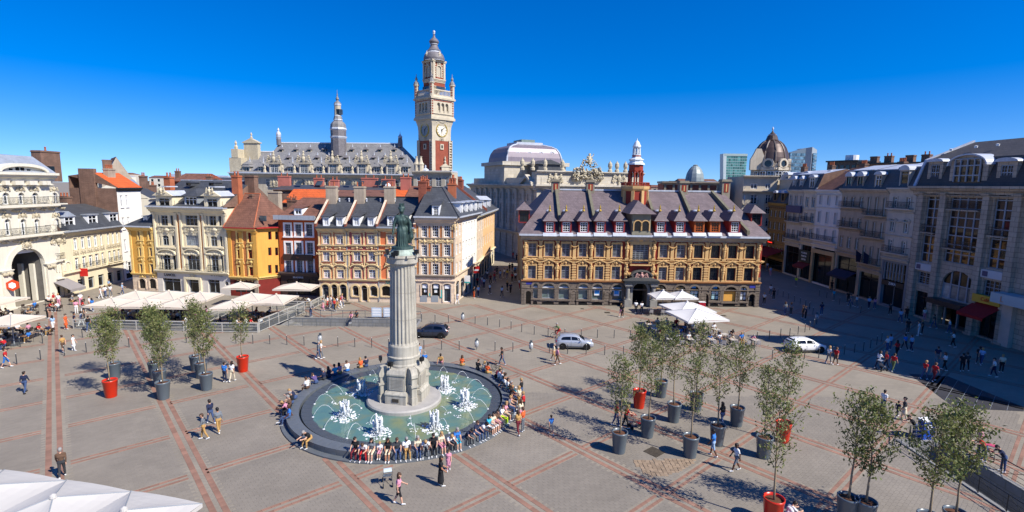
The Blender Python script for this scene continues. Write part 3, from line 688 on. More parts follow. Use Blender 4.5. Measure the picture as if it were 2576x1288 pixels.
# -- red house with white framed windows
F = Fac('red_house', 'narrow red-orange house with nine white-framed windows', 'house', PY(703.5,640,77.4)[:2], PY(799.5,640,76.8)[:2])
ez = eave_z(F, zW, 740, 455)
for k,(b0,b1) in enumerate(((495,615),(680,795),(860,985))):
    for a0,a1 in (((605,660),(712,768),(820,880)),((612,668),(718,775),(828,888)),((618,672),(726,782),(833,890)))[k]:
        x0,x1,z0,z1 = F.rect(zW,a0,b0,a1,b1); F.win(x0,x1,z0,z1,'cross',GREYP,GL); F.surround(x0,x1,z0,z1,0.26,WHT,0.08); F.box('sill',x0-0.3,x1+0.3,-0.2,0.02,z0-0.2,z0-0.003,WHT)
zs = eave_z(F, zW, 740, 995)
for a0,a1 in ((620,695),(730,800),(840,910)):
    x0,x1,z0,z1 = F.rect(zW,a0,1045,a1,1095); F.win(x0,x1,0.1,z1,'shop',SHOPD,GLD,rise=0.35)
F.wall(0,F.L,0,zs,SHOPD,sides=7.0,name='shopfront'); F.wall(0,F.L,zs,ez,REDH,sides=7.0)
F.band(-0.05,F.L,zs+0.3,0.6,0.6,mat('shop_cornice','5c4c44',0.6)); MB().prof([(0,ez),(-0.9,ez+0.1),(-0.9,ez+0.75),(-0.75,ez+0.75),(0,ez+0.3)],-0.25,F.L+0.1).obj('gutter',ZINC,F.root)
x,z = F.fp(zW(740,1030)); F.text('BRASSERIE',x,z,0.36,WHT,-0.12)
x,z = F.fp(zW(742,825)); F.box('sign_board',x-2.3,x+2.3,-0.3,-0.06,z-0.5,z+0.42,SHOPD); F.text('Bar',x,z,0.4,POTRED,-0.33)
rz = eave_z(F, zW, 820, 225, 5.0)
F.roof(-0.2,F.L,[(-0.5,ez+0.3,0,0),(5.0,rz,1.6,0),(10,ez,0,0)],TILE); x0,x1,z0,z1 = F.rect(zW,705,335,785,402,y=0.6); F.dormer(x0,x1,z0,z1,0.3,2.5,WHT,WHT,TILE,'sash','shed',rh=0.5)
for a,b,y,pots in ((500,165,5.5,0),(690,250,8.0,2)):
    x,z = F.fp(zW(a,b),y); F.chim(x,y,z-4,z,1.7,1.1,BROWNB if pots else PLASTER,pots)
# -- terrace of three houses
P0, P1, P2, P3 = PY(801,650,73.45)[:2], PY(874.5,650,73.3)[:2], PY(952.5,650,73.1)[:2], PY(1046,650,72.8)[:2]
UN = ((P0,P1,PINK,((235,355),(485,610)),'rose terraced house with three shop arches, nearest the red house','f_a'),
      (P1,P2,DUSK,((800,925),(1070,1195)),'dusky red terraced house with an open arched shop door','f_b'),
      (P2,P3,ORN2,((1425,1560),(1750,1880)),'orange terraced house standing behind the column statue','f_c'))
for k,(A,B,wm,cols,lab,_) in enumerate(UN):
    F = Fac('terraced_house', lab, 'house', A, B, 'terraced houses behind the column'); L = F.L
    ez = eave_z(F, zC, cols[0][0], 605)
    z1s, z2s, z3s = eave_z(F,zC,cols[0][0],915), eave_z(F,zC,cols[0][0],1012), eave_z(F,zD,cols[0][0],400)
    zs = eave_z(F, zD, cols[0][0], 640)
    sh = (0,6,16)
    for r,(zz,b0,b1) in enumerate(((zC,735,898),(zC,1048,1212),(zD,452,607))):
        for a0,a1 in cols:
            x0,x1,z0,z1 = F.rect(zz,a0+sh[r],b0,a1+sh[r],b1)
            x1 = min(x1, L-0.3); F.win(x0,x1,z0,z1,'cross',WHT,GL); F.surround(x0,x1,z0,z1,0.16,TRIM,0.12)
            F.box('sill',x0-0.2,x1+0.2,-0.2,0.02,z0-0.13,z0-0.003,PLASTER)
            if r == 0: F.ped(x0-0.45,x1+0.45,z1+0.4,0.75,TRIM,0.4); F.orn('leaf',(x0+x1)/2,z1+0.38,1.5,0.4,TRIM,0.2); F.orn('cartouche',(x0+x1)/2,(z1s+z2s)/2,(x1-x0)*1.6,abs(z1s-z2s)*0.8,TRIM,0.3)
            if r == 1: F.orn('swag',(x0+x1)/2,z0-0.5,(x1-x0)*1.7,0.55,TRIM,0.3); F.orn('leaf',(x0+x1)/2,z1+0.2,(x1-x0)*0.9,0.3,TRIM,0.15)
            if r == 2: F.ped(x0-0.5,x1+0.5,z1+0.35,0.5,TRIM,0.3,'arch'); F.orn('leaf',(x0+x1)/2,z1+0.28,(x1-x0),0.32,TRIM,0.2)
    doors = (((220,355,720,1010),(395,510,720,1010),(550,690,720,1015)),((780,900,745,937),(945,1060,740,1040),(1105,1245,750,945)),((1320,1500,750,940),(1610,1800,750,940)))[k]
    for a0,a1,b0,b1 in doors:
        x0,x1,z0,z1 = F.rect(zD,a0,b0,a1,b1); z0 = max(z0,0.1); x1 = min(x1,L-0.25); F.win(x0,x1,z0,z1,'shop',GREYP if k < 2 else SHOPD,GLB if (k==0 and a0 != 395) else GLD,rise=0.5,y=0.3); F.surround(x0,x1,z0,z1,0.24,TRIM,0.14,rise=0.5)
        if z0 > 0.6: F.box('sill',x0-0.15,x1+0.15,-0.16,0.02,z0-0.15,z0-0.003,TRIM)
    zst = 1.5
    F.wall(0,L,0,zs,PALE if k else PALE,sides=9.0,depth=0.5,name='ground_floor_wall'); F.wall(0,L,zs,ez,wm,sides=9.0)
    F.box('shop_fascia',0.05,L-0.05,-0.05,0.02,eave_z(F,zD,cols[0][0],690),zs-0.1,wm)
    for z,h,p in ((z1s,0.25,0.3),(z2s,0.22,0.25),(zs+0.12,0.35,0.3)): F.band(0,L,z,h,p,TRIM,'string_course')
    F.band(0,L,ez+0.02,0.55,0.6,TRIM); gutter(F,0,L,ez,ZINC if k==2 else SLATE,0.75)
    for x in (0.22, L-0.2, (F.rect(zC,*([cols[0][1],800,cols[1][0],900]))[0]+F.rect(zC,*([cols[0][1],800,cols[1][0],900]))[1])/2):
        F.pil(x,0.2,z3s,z2s-0.25,TRIM,0.12); F.pil(x,0.2,z1s,ez-0.6,TRIM,0.12); F.pil(x,0.2,zs+0.12,z3s-0.1,TRIM,0.12)
        F.orn('swag',x,z2s-0.55,0.9,0.5,TRIM,0.25)
    F.box('drainpipe',L-0.1,L+0.02,-0.12,-0.0,0.2,ez,GREYP)
    rz = eave_z(F, zC, (cols[0][0]+cols[1][1])/2, 40, 5.6)
    F.roof(0,L,[(-0.6,ez+0.15,0,0),(5.6,rz,0,0),(11,ez,0,0)],SLATE,gable=BRICK); F.box('ridge_cap',0,L,5.5,5.7,rz-0.02,rz+0.1,DARK)
    # party wall standing above the slates, with its chimney
    for x in ((0.0,L) if k == 0 else (L,)):
        pw_ = MB(); sl = (rz-ez-0.15)/6.2
        pw_.add([(x-0.13,-0.62,ez+0.1),(x+0.13,-0.62,ez+0.1),(x+0.13,5.6,rz+0.1),(x-0.13,5.6,rz+0.1),(x-0.13,-0.62,ez+0.62),(x+0.13,-0.62,ez+0.62),(x+0.13,5.6,rz+0.6),(x-0.13,5.6,rz+0.6)],[(0,1,5,4),(1,2,6,5),(4,5,6,7),(3,0,4,7),(2,3,7,6)]).obj('party_wall',[BRICK],F.root)
        q = MB(); q.add([(x-0.16,-0.66,ez+0.63),(x+0.16,-0.66,ez+0.63),(x+0.16,5.6,rz+0.61),(x-0.16,5.6,rz+0.61),(x-0.16,-0.66,ez+0.7),(x+0.16,-0.66,ez+0.7),(x+0.16,5.6,rz+0.68),(x-0.16,5.6,rz+0.68)],[(0,1,5,4),(1,2,6,5),(4,5,6,7),(3,0,4,7)]); q.obj('coping',PALE,F.root)
        F.chim(x+0.5,4.6,rz-2.2,rz+1.7,1.5,1.0,PLASTER if k < 2 else BRICK,2)
    for a0,a1 in (((235,352),(482,607)),((787,912),(1060,1178)),((1420,1550),(1690,1810)))[k]:
        x0,x1,z0,z1 = F.rect(zC,a0,405 if k < 2 else 385,a1,570 if k < 2 else 582,y=-0.35)
        F.dormer(x0,min(x1,L-0.3),z0,z1,-0.35,3.0,WHT,WHT,SLATE,'cross' if k < 2 else 'six','shed',rh=0.75,over=0.2)
    for a in ((540,720),(1040,1300),(1560,))[k]:
        x,z = F.fp(zC(a,85),4.6); MB().lathe([(0.12,-0.3),(0.12,0.05),(0.2,0.08),(0.02,0.25)],8,(x,4.6,z)).obj('roof_vent',LEAD,F.root)
x,z = F.fp(zD(1490,690)); F.text('RESTO',x,z,0.5,mat('teal_lettering','14736b',0.5),-0.12)
# -- cream corner house and its long side
ca, cs = PY(1143,700,72.7)[:2], (-5.9,86.0)
F = Fac('cream_corner_house', 'cream and pink corner house with white sash windows beside the shaded street', 'house', PY(1046.5,700,72.75)[:2], ca); L = F.L
ez = eave_z(F, zE, 450, 600)
zs = eave_z(F, zF, 450, 580)
RWS = ((zE,745,958),(zE,1100,1302),(zF,345,552))
for r,(zz,b0,b1) in enumerate(RWS):
    for a0,a1 in ((213,317),(410,525),(625,742)):
        x0,x1,z0,z1 = F.rect(zz,a0,b0,a1,b1); F.win(x0,x1,z0,z1,'six',WHT,GL,rise=0.12); F.surround(x0,x1,z0,z1,0.14,PALE,0.08)
        if r < 2: F.orn('cartouche',(x0+x1)/2,z0-0.62,(x1-x0)*1.75,0.85,TRIM,0.3); F.orn('swag',(x0+x1)/2,z0-0.62,(x1-x0)*1.9,0.6,TRIM,0.25)
for x in (0.3,)+tuple((F.rect(zE,a,800,a+10,900)[0]) for a in (362,572))+(L-0.25,):
    F.box('brick_strip',x-0.12,x+0.12,-0.05,0.02,zs+0.3,ez-1.2,ORNG); F.pil(x+0.28,0.24,zs+0.25,ez-1.05,PALE,0.12)
for a0,b0,a1,b1,st,gm in ((210,700,332,937,'shop',GLD),(400,705,552,945,'shop',GLD),(615,712,752,1052,'shop',GLB)):
    x0,x1,z0,z1 = F.rect(zF,a0,b0,a1,b1); F.win(x0,x1,max(z0,0.1),z1,st,WHT if a0 == 615 else SHOPD,gm,rise=0.25,y=0.25); F.surround(x0,x1,max(z0,0.1),z1,0.16,PALE,0.1,rise=0.25)
    if z0 > 0.5: F.box('notice',x0+0.35,x0+0.75,0.17,0.19,z0+0.5,z0+0.85,WHT); F.box('notice',x0+0.35,x0+0.75,0.17,0.19,z0+1.0,z0+1.4,mat('pale_blue_print','9fc4cc',0.5))
    F.box('sign_plate',(x0+x1)/2-0.35,(x0+x1)/2+0.35,0.1,0.13,z1-0.75,z1-0.2,WHT)
for a,b in ((250,1015),(455,1020)):
    x,z = F.fp(zF(a,b)); F.box('meter_hatch',x-0.5,x+0.5,-0.03,0.02,0.25,1.2,GREYP)
TEAL = mat('teal_print','27a7a0',0.5)
x,z = F.fp(zF(575,900)); F.box('notice',x-0.16,x+0.16,-0.08,-0.02,z-0.55,z+0.6,TEAL); x,z = F.fp(zF(355,910)); F.box('notice',x-0.17,x+0.17,-0.06,-0.02,z-0.2,z+0.2,TEAL)
F.wall(0,L,0,zs,PALE,name='ground_floor_wall',depth=0.45); F.wall(0,L,zs,ez,PALE)
F.band(-0.02,L+0.1,zs+0.28,0.5,0.35,PLASTER,'string_course'); F.band(0,L+0.1,zs-0.55,0.35,0.2,PALE,'string_course')
for r in (0,1):
    z = eave_z(F,(zE,zE)[r],450,(970,1318)[r]); F.band(0,L+0.1,z,0.2,0.22,PLASTER,'string_course')
F.band(-0.05,L+0.1,ez+0.02,1.0,0.7,PALE); gutter(F,-0.1,L+0.5,ez,LEAD,0.9)
for a in (265,470,680): x,z = F.fp(zE(a,660)); F.box('brick_panel',x-0.5,x+0.5,-0.2,0.02,z-0.22,z+0.2,BRICK)
x,z = F.fp(zE(800,770)); F.orn('cartouche',x+0.2,z,0.9,1.5,TRIM,0.4)
sd = Fac('tmp','t','t',ca,cs); WHL = mat('white_render','e9e4d8',0.85,0.04,0.5)
SL_ = sd.L
for r,(zz,b0,b1) in enumerate(RWS):
    _,z1 = F.fp(zz(680,b0)); _,z0 = F.fp(zz(680,b1))
    for i in range(7):
        x = 0.9+(SL_-1.2)*i/7; sd.win(x,x+0.9,z0,z1,'cross',WHT,GL,rise=0.12)
for i in range(5): sd.win(0.9+2.6*i,2.6+2.6*i,0.1,zs-0.9,'shop',GREYP,GLD,rise=0.4)
sd.wall(0,4.2,zs,ez,PALE,name='side_wall'); sd.wall(4.2,SL_,zs,ez,WHL,name='side_wall'); sd.wall(0,SL_,0,zs,PALE,name='side_ground_wall'); sd.band(0,SL_,zs+0.28,0.5,0.35,PALE,'string_course'); sd.band(0,SL_,ez+0.02,0.7,0.7,PALE); gutter(sd,0,SL_+0.2,ez,LEAD,0.9)
x,z = sd.fp(zF(1155,455)); sd.box('hanging_sign',x-0.06,x+0.06,-1.1,-0.15,z-0.55,z+0.55,mat('red_sign','c3201c',0.5)); sd.box('sign_stripe',x-0.075,x+0.075,-1.0,-0.25,z-0.15,z+0.12,WHT)
x,z = sd.fp(zF(985,625)); sd.box('hanging_sign',x-0.06,x+0.06,-1.0,-0.15,z-0.55,z+0.55,WHT); sd.box('sign_stripe',x-0.07,x+0.07,-1.0,-0.15,z-0.6,z-0.4,TEAL)
rz = eave_z(F, zE, 450, 40, 5.0)
for i in range(4):
    x = 2.0+2.9*i; sd.dormer(x,x+1.1,ez+0.25,ez+2.0,-0.4,3.0,WHT,WHT,LEAD,'sash','flat',over=0.25)
adopt(sd, F)
bx, by = (Vector(cs)-F.A).dot(F.d), (Vector(cs)-F.A).dot(F.n)
xa,_ = F.fp(zE(330,40),5.0); xb,_ = F.fp(zE(590,40),5.0)
R_ = [(0,-0.8,ez+0.2),(L+0.7,-0.8,ez+0.2),(bx+0.7,by,ez+0.2),(xa,5.0,rz),(xb,5.0,rz),(xb+(bx-L)*0.6,by,rz),(0,by,ez+0.2),(xa,by,rz)]
MB().add(R_,[(0,1,4,3),(1,2,5,4),(3,4,5,7),(0,3,7,6),(2,6,7,5)]).obj('roof',SLATE,F.root); F.box('back_wall',0,bx,by-0.05,by+0.05,0,ez+0.2,PLASTER)
for p,q in ((R_[4],R_[1]),(R_[3],R_[4])): MB().tube([p,q],0.07,5).obj('hip_lead',DARK,F.root)
x0,x1,z0,z1 = F.rect(zE,405,372,540,575,y=-0.55); F.dormer(x0,x1,z0,z1,-0.55,3.2,WHT,WHT,SLATE,'six','shed',rh=0.8,over=0.2)
F.chim(0.35,4.2,rz-2.5,rz+0.9,1.1,1.3,BRICK,2); F.chim(xb+1.3,6.5,rz-2,rz+0.6,1.2,0.8,POTRED,3)
sgn = F.fp(zF(985,800))[0]
# ------------------------------------------------------------ left side: arcaded white building, low row, side street
LX = -65.2
IV = CREAM2
F = Fac('arcaded_building', 'ivory arcaded corner building with iron balconies and a curved zinc dormer', 'building', (LX,46.0), (LX,74.2)); L = F.L
ez = F.fp(zG(1000,655))[1]
WST = dict(style='french', fm=WHT)
r1 = ((20,680,90,800),(180,680,240,800),(320,680,380,800),(520,680,575,795))
r2 = ((45,945,105,1112),(205,945,262,1112),(345,945,397,1108),(545,940,595,1100))
pitch = None
for rr in (r1, r2):
    xs = []
    for r in rr:
        x0,x1,z0,z1 = F.rect(z1a,*r); xs.append((x0,x1,z0,z1))
    step = xs[1][0]-xs[0][0]; more = [(xs[0][0]-step*k, xs[0][1]-step*k, xs[0][2], xs[0][3]) for k in range(1,6) if xs[0][0]-step*k > 0.5]
    for x0,x1,z0,z1 in xs+more:
        F.win(x0,x1,z0,z1,'french',WHT,GLB,rise=(x1-x0)/2,y=0.25); F.surround(x0,x1,z0,z1,0.2,IV,0.12,rise=(x1-x0)/2); F.orn('cartouche',(x0+x1)/2,z1+0.45,(x1-x0)*1.5,0.8,CARV,0.35)
    zb = xs[0][2]; a = F.fp(z1a(470,800))[0]
    F.rail(0.5,xs[2][1]+0.9,zb-0.1,1.0,DARK,-0.75,slab=IV); F.rail(xs[3][0]-0.7,xs[3][1]+0.7,zb-0.1,1.0,DARK,-0.75,slab=IV)
    F.band(0,L,zb-0.27,0.5,0.85,IV,'string_course')
    for x0,x1,_,_ in xs: F.orn('leaf',x0-0.4,zb-0.75,0.7,0.7,CARV,0.6); F.orn('leaf',x1+0.4,zb-0.75,0.7,0.7,CARV,0.6)
# great arch
xa,_ = F.fp(zH(185,800)); xb,_ = F.fp(zH(815,800)); _,zt = F.fp(zH(560,420))
F.holes.append((xa,xb,0.02,zt,(xb-xa)/2))
arch_ring(q := MB(), (xa+xb)/2, zt-(xb-xa)/2, (xb-xa)/2, (xb-xa)/2, 0.7, -0.18, 0.02, 16); q.obj('arch_moulding',IV,F.root)
F.orn('cartouche',(xa+xb)/2,zt+0.5,1.4,1.4,CARV,0.6)
_,zi = F.fp(zH(100,830))
for x in (xa-0.75,xb+0.75): F.pil(x,1.2,0,zi,IV,0.3); F.orn('leaf',x,zi-0.5,1.3,0.8,CARV,0.4,-0.3)
# passage interior, walls a darker grey than the front
pd = 9.0
mb = MB(); mb.quad((xa,0.35,0.03),(xa,pd,0.03),(xa,pd,zt),(xa,0.35,zt)); mb.quad((xb,pd,0.03),(xb,0.35,0.03),(xb,0.35,zt),(xb,pd,zt)); mb.quad((xa,pd,0.03),(xb,pd,0.03),(xb,pd,zt),(xa,pd,zt)); mb.quad((xa,0.35,zt),(xa,pd,zt),(xb,pd,zt),(xb,0.35,zt)); mb.obj('passage',mat('dark_grey_stone','6a6660',0.9,0.15),F.root)
for i in range(5): F.box('passage_pilaster',xa+0.05,xa+0.35,1.2+1.6*i,1.8+1.6*i,0.03,zi,IV); F.box('passage_pilaster',xb-0.35,xb-0.05,1.2+1.6*i,1.8+1.6*i,0.03,zi,IV)
for i in range(4): F.box('passage_window',xa+(xb-xa)*(0.1+0.22*i),xa+(xb-xa)*(0.24+0.22*i),pd-0.12,pd-0.05,1.2,zi-0.8,GLD)
x,z = F.fp(zH(490,490)); F.box('passage_sign',x-1.6,x+1.6,0.5,0.6,z-0.22,z+0.22,WHT)
# right bay: window with rail, triple arches, awning shop
x0,x1,z0,z1 = F.rect(zH,1045,380,1110,555); F.win(x0,x1,z0,z1,'french',WHT,GLB,rise=(x1-x0)/2); F.orn('cartouche',(x0+x1)/2,z1+0.8,2.4,1.4,CARV,0.5); F.rail(x0-0.3,x1+0.3,z0-0.6,0.9,DARK,-0.35,slab=IV)
for r in ((945,725,1030,880),(1090,705,1160,860),(1205,680,1290,845)):
    x0,x1,z0,z1 = F.rect(zH,*r); F.win(x0,x1,z0,z1,'sash',WHT,GLC,rise=(x1-x0)/2); F.surround(x0,x1,z0,z1,0.14,IV,0.1,rise=(x1-x0)/2)
_,z = F.fp(zH(1150,655)); F.band(xb+1.5,L,z+0.1,0.35,0.4,IV,'string_course'); _,zq = F.fp(zH(1150,960)); F.band(xb+1.5,L,zq,0.4,0.45,IV,'string_course')
x0,_ = F.fp(zH(1000,1100)); x1,_ = F.fp(zH(1330,1000)); F.win(x0,min(x1,L-0.5),0.2,zq-1.2,'shop',DARK,GLD)
x0s,_ = F.fp(zH(30,800))
for i in range(3): F.win(1.0+3.2*i,3.2+3.2*i,0.2,3.4,'shop',WHT,GLD,rise=0.6)
F.wall(0,L,0,ez,IV,sides=14.0,depth=0.4)
for i in range(6):
    z = 0.6*i+0.5
F.band(-0.05,L+0.15,ez+0.35,1.1,1.0,IV); F.band(0,L,F.fp(z1a(620,600))[1],0.3,0.2,IV,'frieze_moulding')
for a in (20,120,165,265,305,395,440): x,_ = F.fp(z1a(a,540)); F.box('modillion',x-0.3,x+0.3,-0.7,0.02,ez-1.3,ez-0.75,IV)
_,rz = F.fp(zG(300,270),7.0)
F.roof(-0.1,L+0.1,[(-0.6,ez+0.35,0,0),(2.0,ez+2.6,0,0.6),(7.0,rz,0,3.2),(12.0,ez+2.6,0,0.6),(14,ez+0.3,0,0)],ZINC)
ca_,_ = F.fp(zG(20,600),-0.3); cb_,zc = F.fp(zG(870,640),-0.3); cx = (ca_+cb_)/2-0.4; hw = (cb_-ca_)/2+0.6; _,zct = F.fp(zG(430,395),-0.3); rr_ = zct-ez-0.5
mb = MB(); arch_ring(mb,cx,ez+0.4,hw-0.7,rr_-0.55,0.38,-0.75,0.8,18); d = mb.obj('curved_dormer',IV,F.root)
mb = MB(); n=16; mb.prism([(cx-(hw-0.7)*math.cos(math.pi*i/n), ez+0.4+(rr_-0.55)*math.sin(math.pi*i/n)) for i in range(n+1)],-0.3,0.4); mb.obj('lunette_wall',IV,d)
mb = MB(); mb.prism([(cx-(hw-0.2)*math.cos(math.pi*i/n), ez+0.42+(rr_+0.05)*math.sin(math.pi*i/n)) for i in range(n+1)],0.85,5.0); mb.obj('dormer_roof',ZINC,d)
for a0,a1,b0,b1 in ((165,225,525,595),(285,350,505,600),(375,440,510,600),(495,555,540,600),(60,105,555,585),(600,640,575,600)):
    x0,x1,z0,z1 = F.rect(zG,a0,b0,a1,b1,y=-0.3); MB().box(x0,x1,-0.36,-0.28,z0,z1).obj('lunette_pane',GLD,d)
x,zt_ = F.fp(zG(835,200),6.0); _,zb_ = F.fp(zG(835,400),6.0); F.chim(x,6.0,zb_-3,zt_,3.4,1.4,BROWNB,1)
x,z = F.fp(zG(890,560),1.3); MB().box(x-0.6,x+0.6,0.9,1.3,z-0.6,z+0.6).obj('roof_light',GLD,F.root)
AW = mat('grey_awning','8a8482',0.9,0.06); 
def awning(F, x0,x1,z,drop,out,m,name='awning'):
    mb = MB().add([(x0,0,z),(x1,0,z),(x1,-out,z-drop),(x0,-out,z-drop),(x0,0,z-0.06),(x1,0,z-0.06),(x1,-out,z-drop-0.06),(x0,-out,z-drop-0.06),(x0,-out,z-drop-0.35),(x1,-out,z-drop-0.35)],[(0,3,2,1),(4,5,6,7),(3,8,9,2),(0,4,7,3),(1,2,6,5)])
    mb.add([(x0,-out-0.01,z-drop),(x1,-out-0.01,z-drop),(x1,-out-0.01,z-drop-0.35),(x0,-out-0.01,z-drop-0.35)],[(0,1,2,3)])
    return mb.obj(name,m,F.root)
awning(F,F.fp(zH(1000,1030))[0]-0.5,L+0.8,zq-0.25,1.2,2.6,AW)
x,z = F.fp(zH(235,1110),-0.9); MB().lathe([(0.75,-0.1),(0.75,0.1)],6,(0,0,0)).obj('octagon_sign',mat('orange_sign','c8431c',0.5),F.root,(x,-0.9,z)).rotation_euler = (0,math.pi/2,0.3)
q = MB().lathe([(0.42,-0.13),(0.42,0.13)],6).obj('octagon_sign_face',WHT,F.root,(x,-0.9,z)); q.rotation_euler = (0,math.pi/2,0.3)
# -- low row with dormers, receding
F = Fac('low_shop_row', 'low cream two-storey shop row with dormers, running into the side street', 'building', (LX,74.35), (-65.5,86.4)); L = F.L
ez = F.fp(zH(1500,110))[1]
cols1 = (1345,1480,1600,1715,1835,1960,2050,2130)
for a in cols1:
    x0,x1,z0,z1 = F.rect(zH,a,235-(a-1345)*0.14,a+ (75 if a < 1800 else 50),455-(a-1345)*0.16); F.win(x0,x1,z0,z1,'sash',WHT,GLC); F.surround(x0,x1,z0,z1,0.12,CREAM,0.1)
    x0,x1,z0,z1 = F.rect(zH,a+30,600-(a-1345)*0.2,a+30+(70 if a < 1800 else 48),820-(a-1345)*0.22); F.win(x0,x1,z0,z1,'french',WHT,GLB); F.surround(x0,x1,z0,z1,0.12,CREAM,0.1); F.orn('cartouche',(x0+x1)/2,z1+0.7,1.0,0.8,CARV,0.25)
    F.rail(x0-0.1,x1+0.1,z0+0.02,0.75,DARK,-0.25,slab=CREAM,scroll=False)
zs = F.fp(zH(1700,790))[1]
for i in range(6): x = 0.5+L/6*i; F.win(x,x+L/6-0.8,0.15,zs-1.3,'shop',GREYP,GLD,y=0.3)
F.wall(0,L,0,zs,CREAM,sides=9.0,name='ground_floor_wall'); F.wall(0,L,zs,ez,CREAM,sides=9.0)
F.band(0,L,zs+0.1,0.4,0.4,CREAM,'string_course'); F.band(0,L,ez+0.1,0.7,0.7,CREAM); gutter(F,0,L,ez+0.1,ZINC,0.9)
x,z = F.fp(zH(1450,870)); F.box('hanging_sign',x-0.05,x+0.05,-1.3,-0.2,z-0.6,z+0.6,mat('red_sign','c3201c',0.5))
F.roof(0,L,[(-0.6,ez+0.2,0,0),(1.2,ez+2.6,0,0),(5.0,ez+3.8,0,0),(9,ez,0,0)],SLATE,gable=BROWNB)
for i,(a0,a1) in enumerate(((60,180),(320,430),(640,700))):
    x = 1.2+4.4*i; F.dormer(x,x+1.9,ez+0.5,ez+2.3,0.0,2.8,WHT,WHT,ZINC,'sash','flat' if i else 'gable',rh=0.8)
F.chim(3.0,6.0,ez+2,ez+5.2,2.2,0.9,BROWNB,4); F.chim(9.0,6.0,ez+2,ez+5.0,1.8,0.9,BROWNB,3)
# -- tall narrow white house with orange roof and bare brick flank, closing the row
F = Fac('tall_white_house', 'tall narrow white house with orange tile roof and bare brick flank', 'house', (-65.55,86.55), (-65.9,92.6)); L = F.L
ez = F.fp(zG(2290,910))[1]
for r in ((2215,1020,2260,1235),(2315,1015,2355,1230)):
    x0,x1,z0,z1 = F.rect(zG,*r)
    for k in range(4): F.win(max(0.3,x0),x1,z0-3.7*k,z1-3.7*k,'sash',WHT,GL,sill=WHT)
F.win(0.6,L-0.6,0.1,3.0,'shop',WHT,GLD); F.wall(0,L,0,ez,WHL,name='wall'); F.band(-0.1,L,ez+0.3,0.6,0.5,DARK)
q = F.fp(zG(1900,560),6.5); MB().prism([(0,0),(0.3,0),(0.3,1),(0,1)],0,1)
rz = F.fp(zG(1900,600),3.4)[1]
F.roof(-0.1,L,[(-0.5,ez+0.2,0,0),(3.4,rz,0,0),(7.4,rz-0.6,0,0)],OTILE,gable=BROWNB); F.box('brick_flank',-0.12,0.1,0.02,7.4,0,ez+0.2,BROWNB); F.box('brick_stack',-0.3,0.4,3.2,5.6,8,rz+0.6,BROWNB)
F.chim(2.5,2.6,ez+1,rz+0.7,1.8,0.8,PLASTER,4); x,z = F.fp(zG(2100,810),3.0); MB().box(x-0.5,x+0.5,2.7,2.9,z-0.4,z+0.4).obj('roof_light',GLB,F.root)
F.box('back_wall',0,L,7.3,7.45,0,rz-0.6,BROWNB)
# -- houses farther up the side street (each a block with roof, windows and chimneys)
BACKW = mat('grey_render','b9b2a6',0.9,0.1,0.6,streak=0.15)
def backhouse(label, u0,u1, Y, v_eave, v_ridge, depth, wm, rm, gable=None, chim=(), wins=0, rows=2, slant=0.0, hip=0.0, name='back_house', group=None, ridge_y=None, cpots=2, cm=None):
    A = PY(u0,v_eave,Y); B = PY(u1,v_eave,Y+slant); F = Fac(name,label,'house',A[:2],B[:2],group)
    ez = A[2]; ry = ridge_y or depth/2; rz = F.fp(((u0+u1)/2,v_ridge),ry)[1]
    if wins:
        w = F.L/wins
        for j in range(rows):
            for i in range(wins):
                z1 = ez-0.7-3.2*j; F.win(w*i+w*0.28,w*i+w*0.72,z1-1.8,z1,'sash',WHT,GL,sill=WHT)
    F.wall(0,F.L,0,ez,wm,sides=depth); F.band(0,F.L,ez+0.1,0.4,0.4,wm)
    F.roof(0,F.L,[(-0.4,ez+0.1,0,0),(ry,rz,hip,hip),(depth,ez,0,0)],rm,gable=gable or wm)
    for (cu,cv,w,y) in chim:
        x,z = F.fp((cu,cv),y); F.chim(x,y,rz-3.0,z,w,0.9,cm or BROWNB,cpots)
    return F
F = Fac('gabled_house','plastered gable house with a steep pointed gable behind the brick flank','house',PY(257,470,112)[:2],PY(345,470,116)[:2])
ez = F.fp((300,465))[1]; xk,zk = F.fp((292,395))
F.wall(0,F.L,0,ez,PLASTER,sides=14); MB().prism([(0,ez),(F.L,ez),(xk,zk)],0,0.4).obj('gable',PLASTER,F.root)
MB().add([(0,0.2,ez),(xk,0.2,zk+0.1),(xk,14,zk+0.1),(0,14,ez),(F.L,0.2,ez),(F.L,14,ez)],[(0,3,2,1),(1,2,5,4)]).obj('roof',TILE,F.root); F.chim(xk-1.6,1.2,ez+2,zk-0.6,1.6,0.8,BROWNB,0)
backhouse('ivory house with grey zinc mansard up the side street',345,382,104,508,452,10,CREAM2,ZINC,wins=3,rows=4,slant=9,ridge_y=3,chim=((368,455,1.2,4),))
backhouse('small house with dark roof wedged beside the yellow house',372,408,96,500,470,10,CREAM2,SLATE,wins=2,rows=4,slant=6,ridge_y=3,chim=((360,442,1.5,3),(384,465,1.2,3)))
backhouse('red tiled roof with pale gable coping behind the cream house',436,505,128,456,436,12,BRICK,TILE,ridge_y=5,chim=((447,430,1.0,4),))
backhouse('low brown roof with one chimney left of the guild roof',510,560,124,462,452,10,BRICK,TILE,ridge_y=5,chim=((526,443,1.2,4),(543,449,0.8,4)))
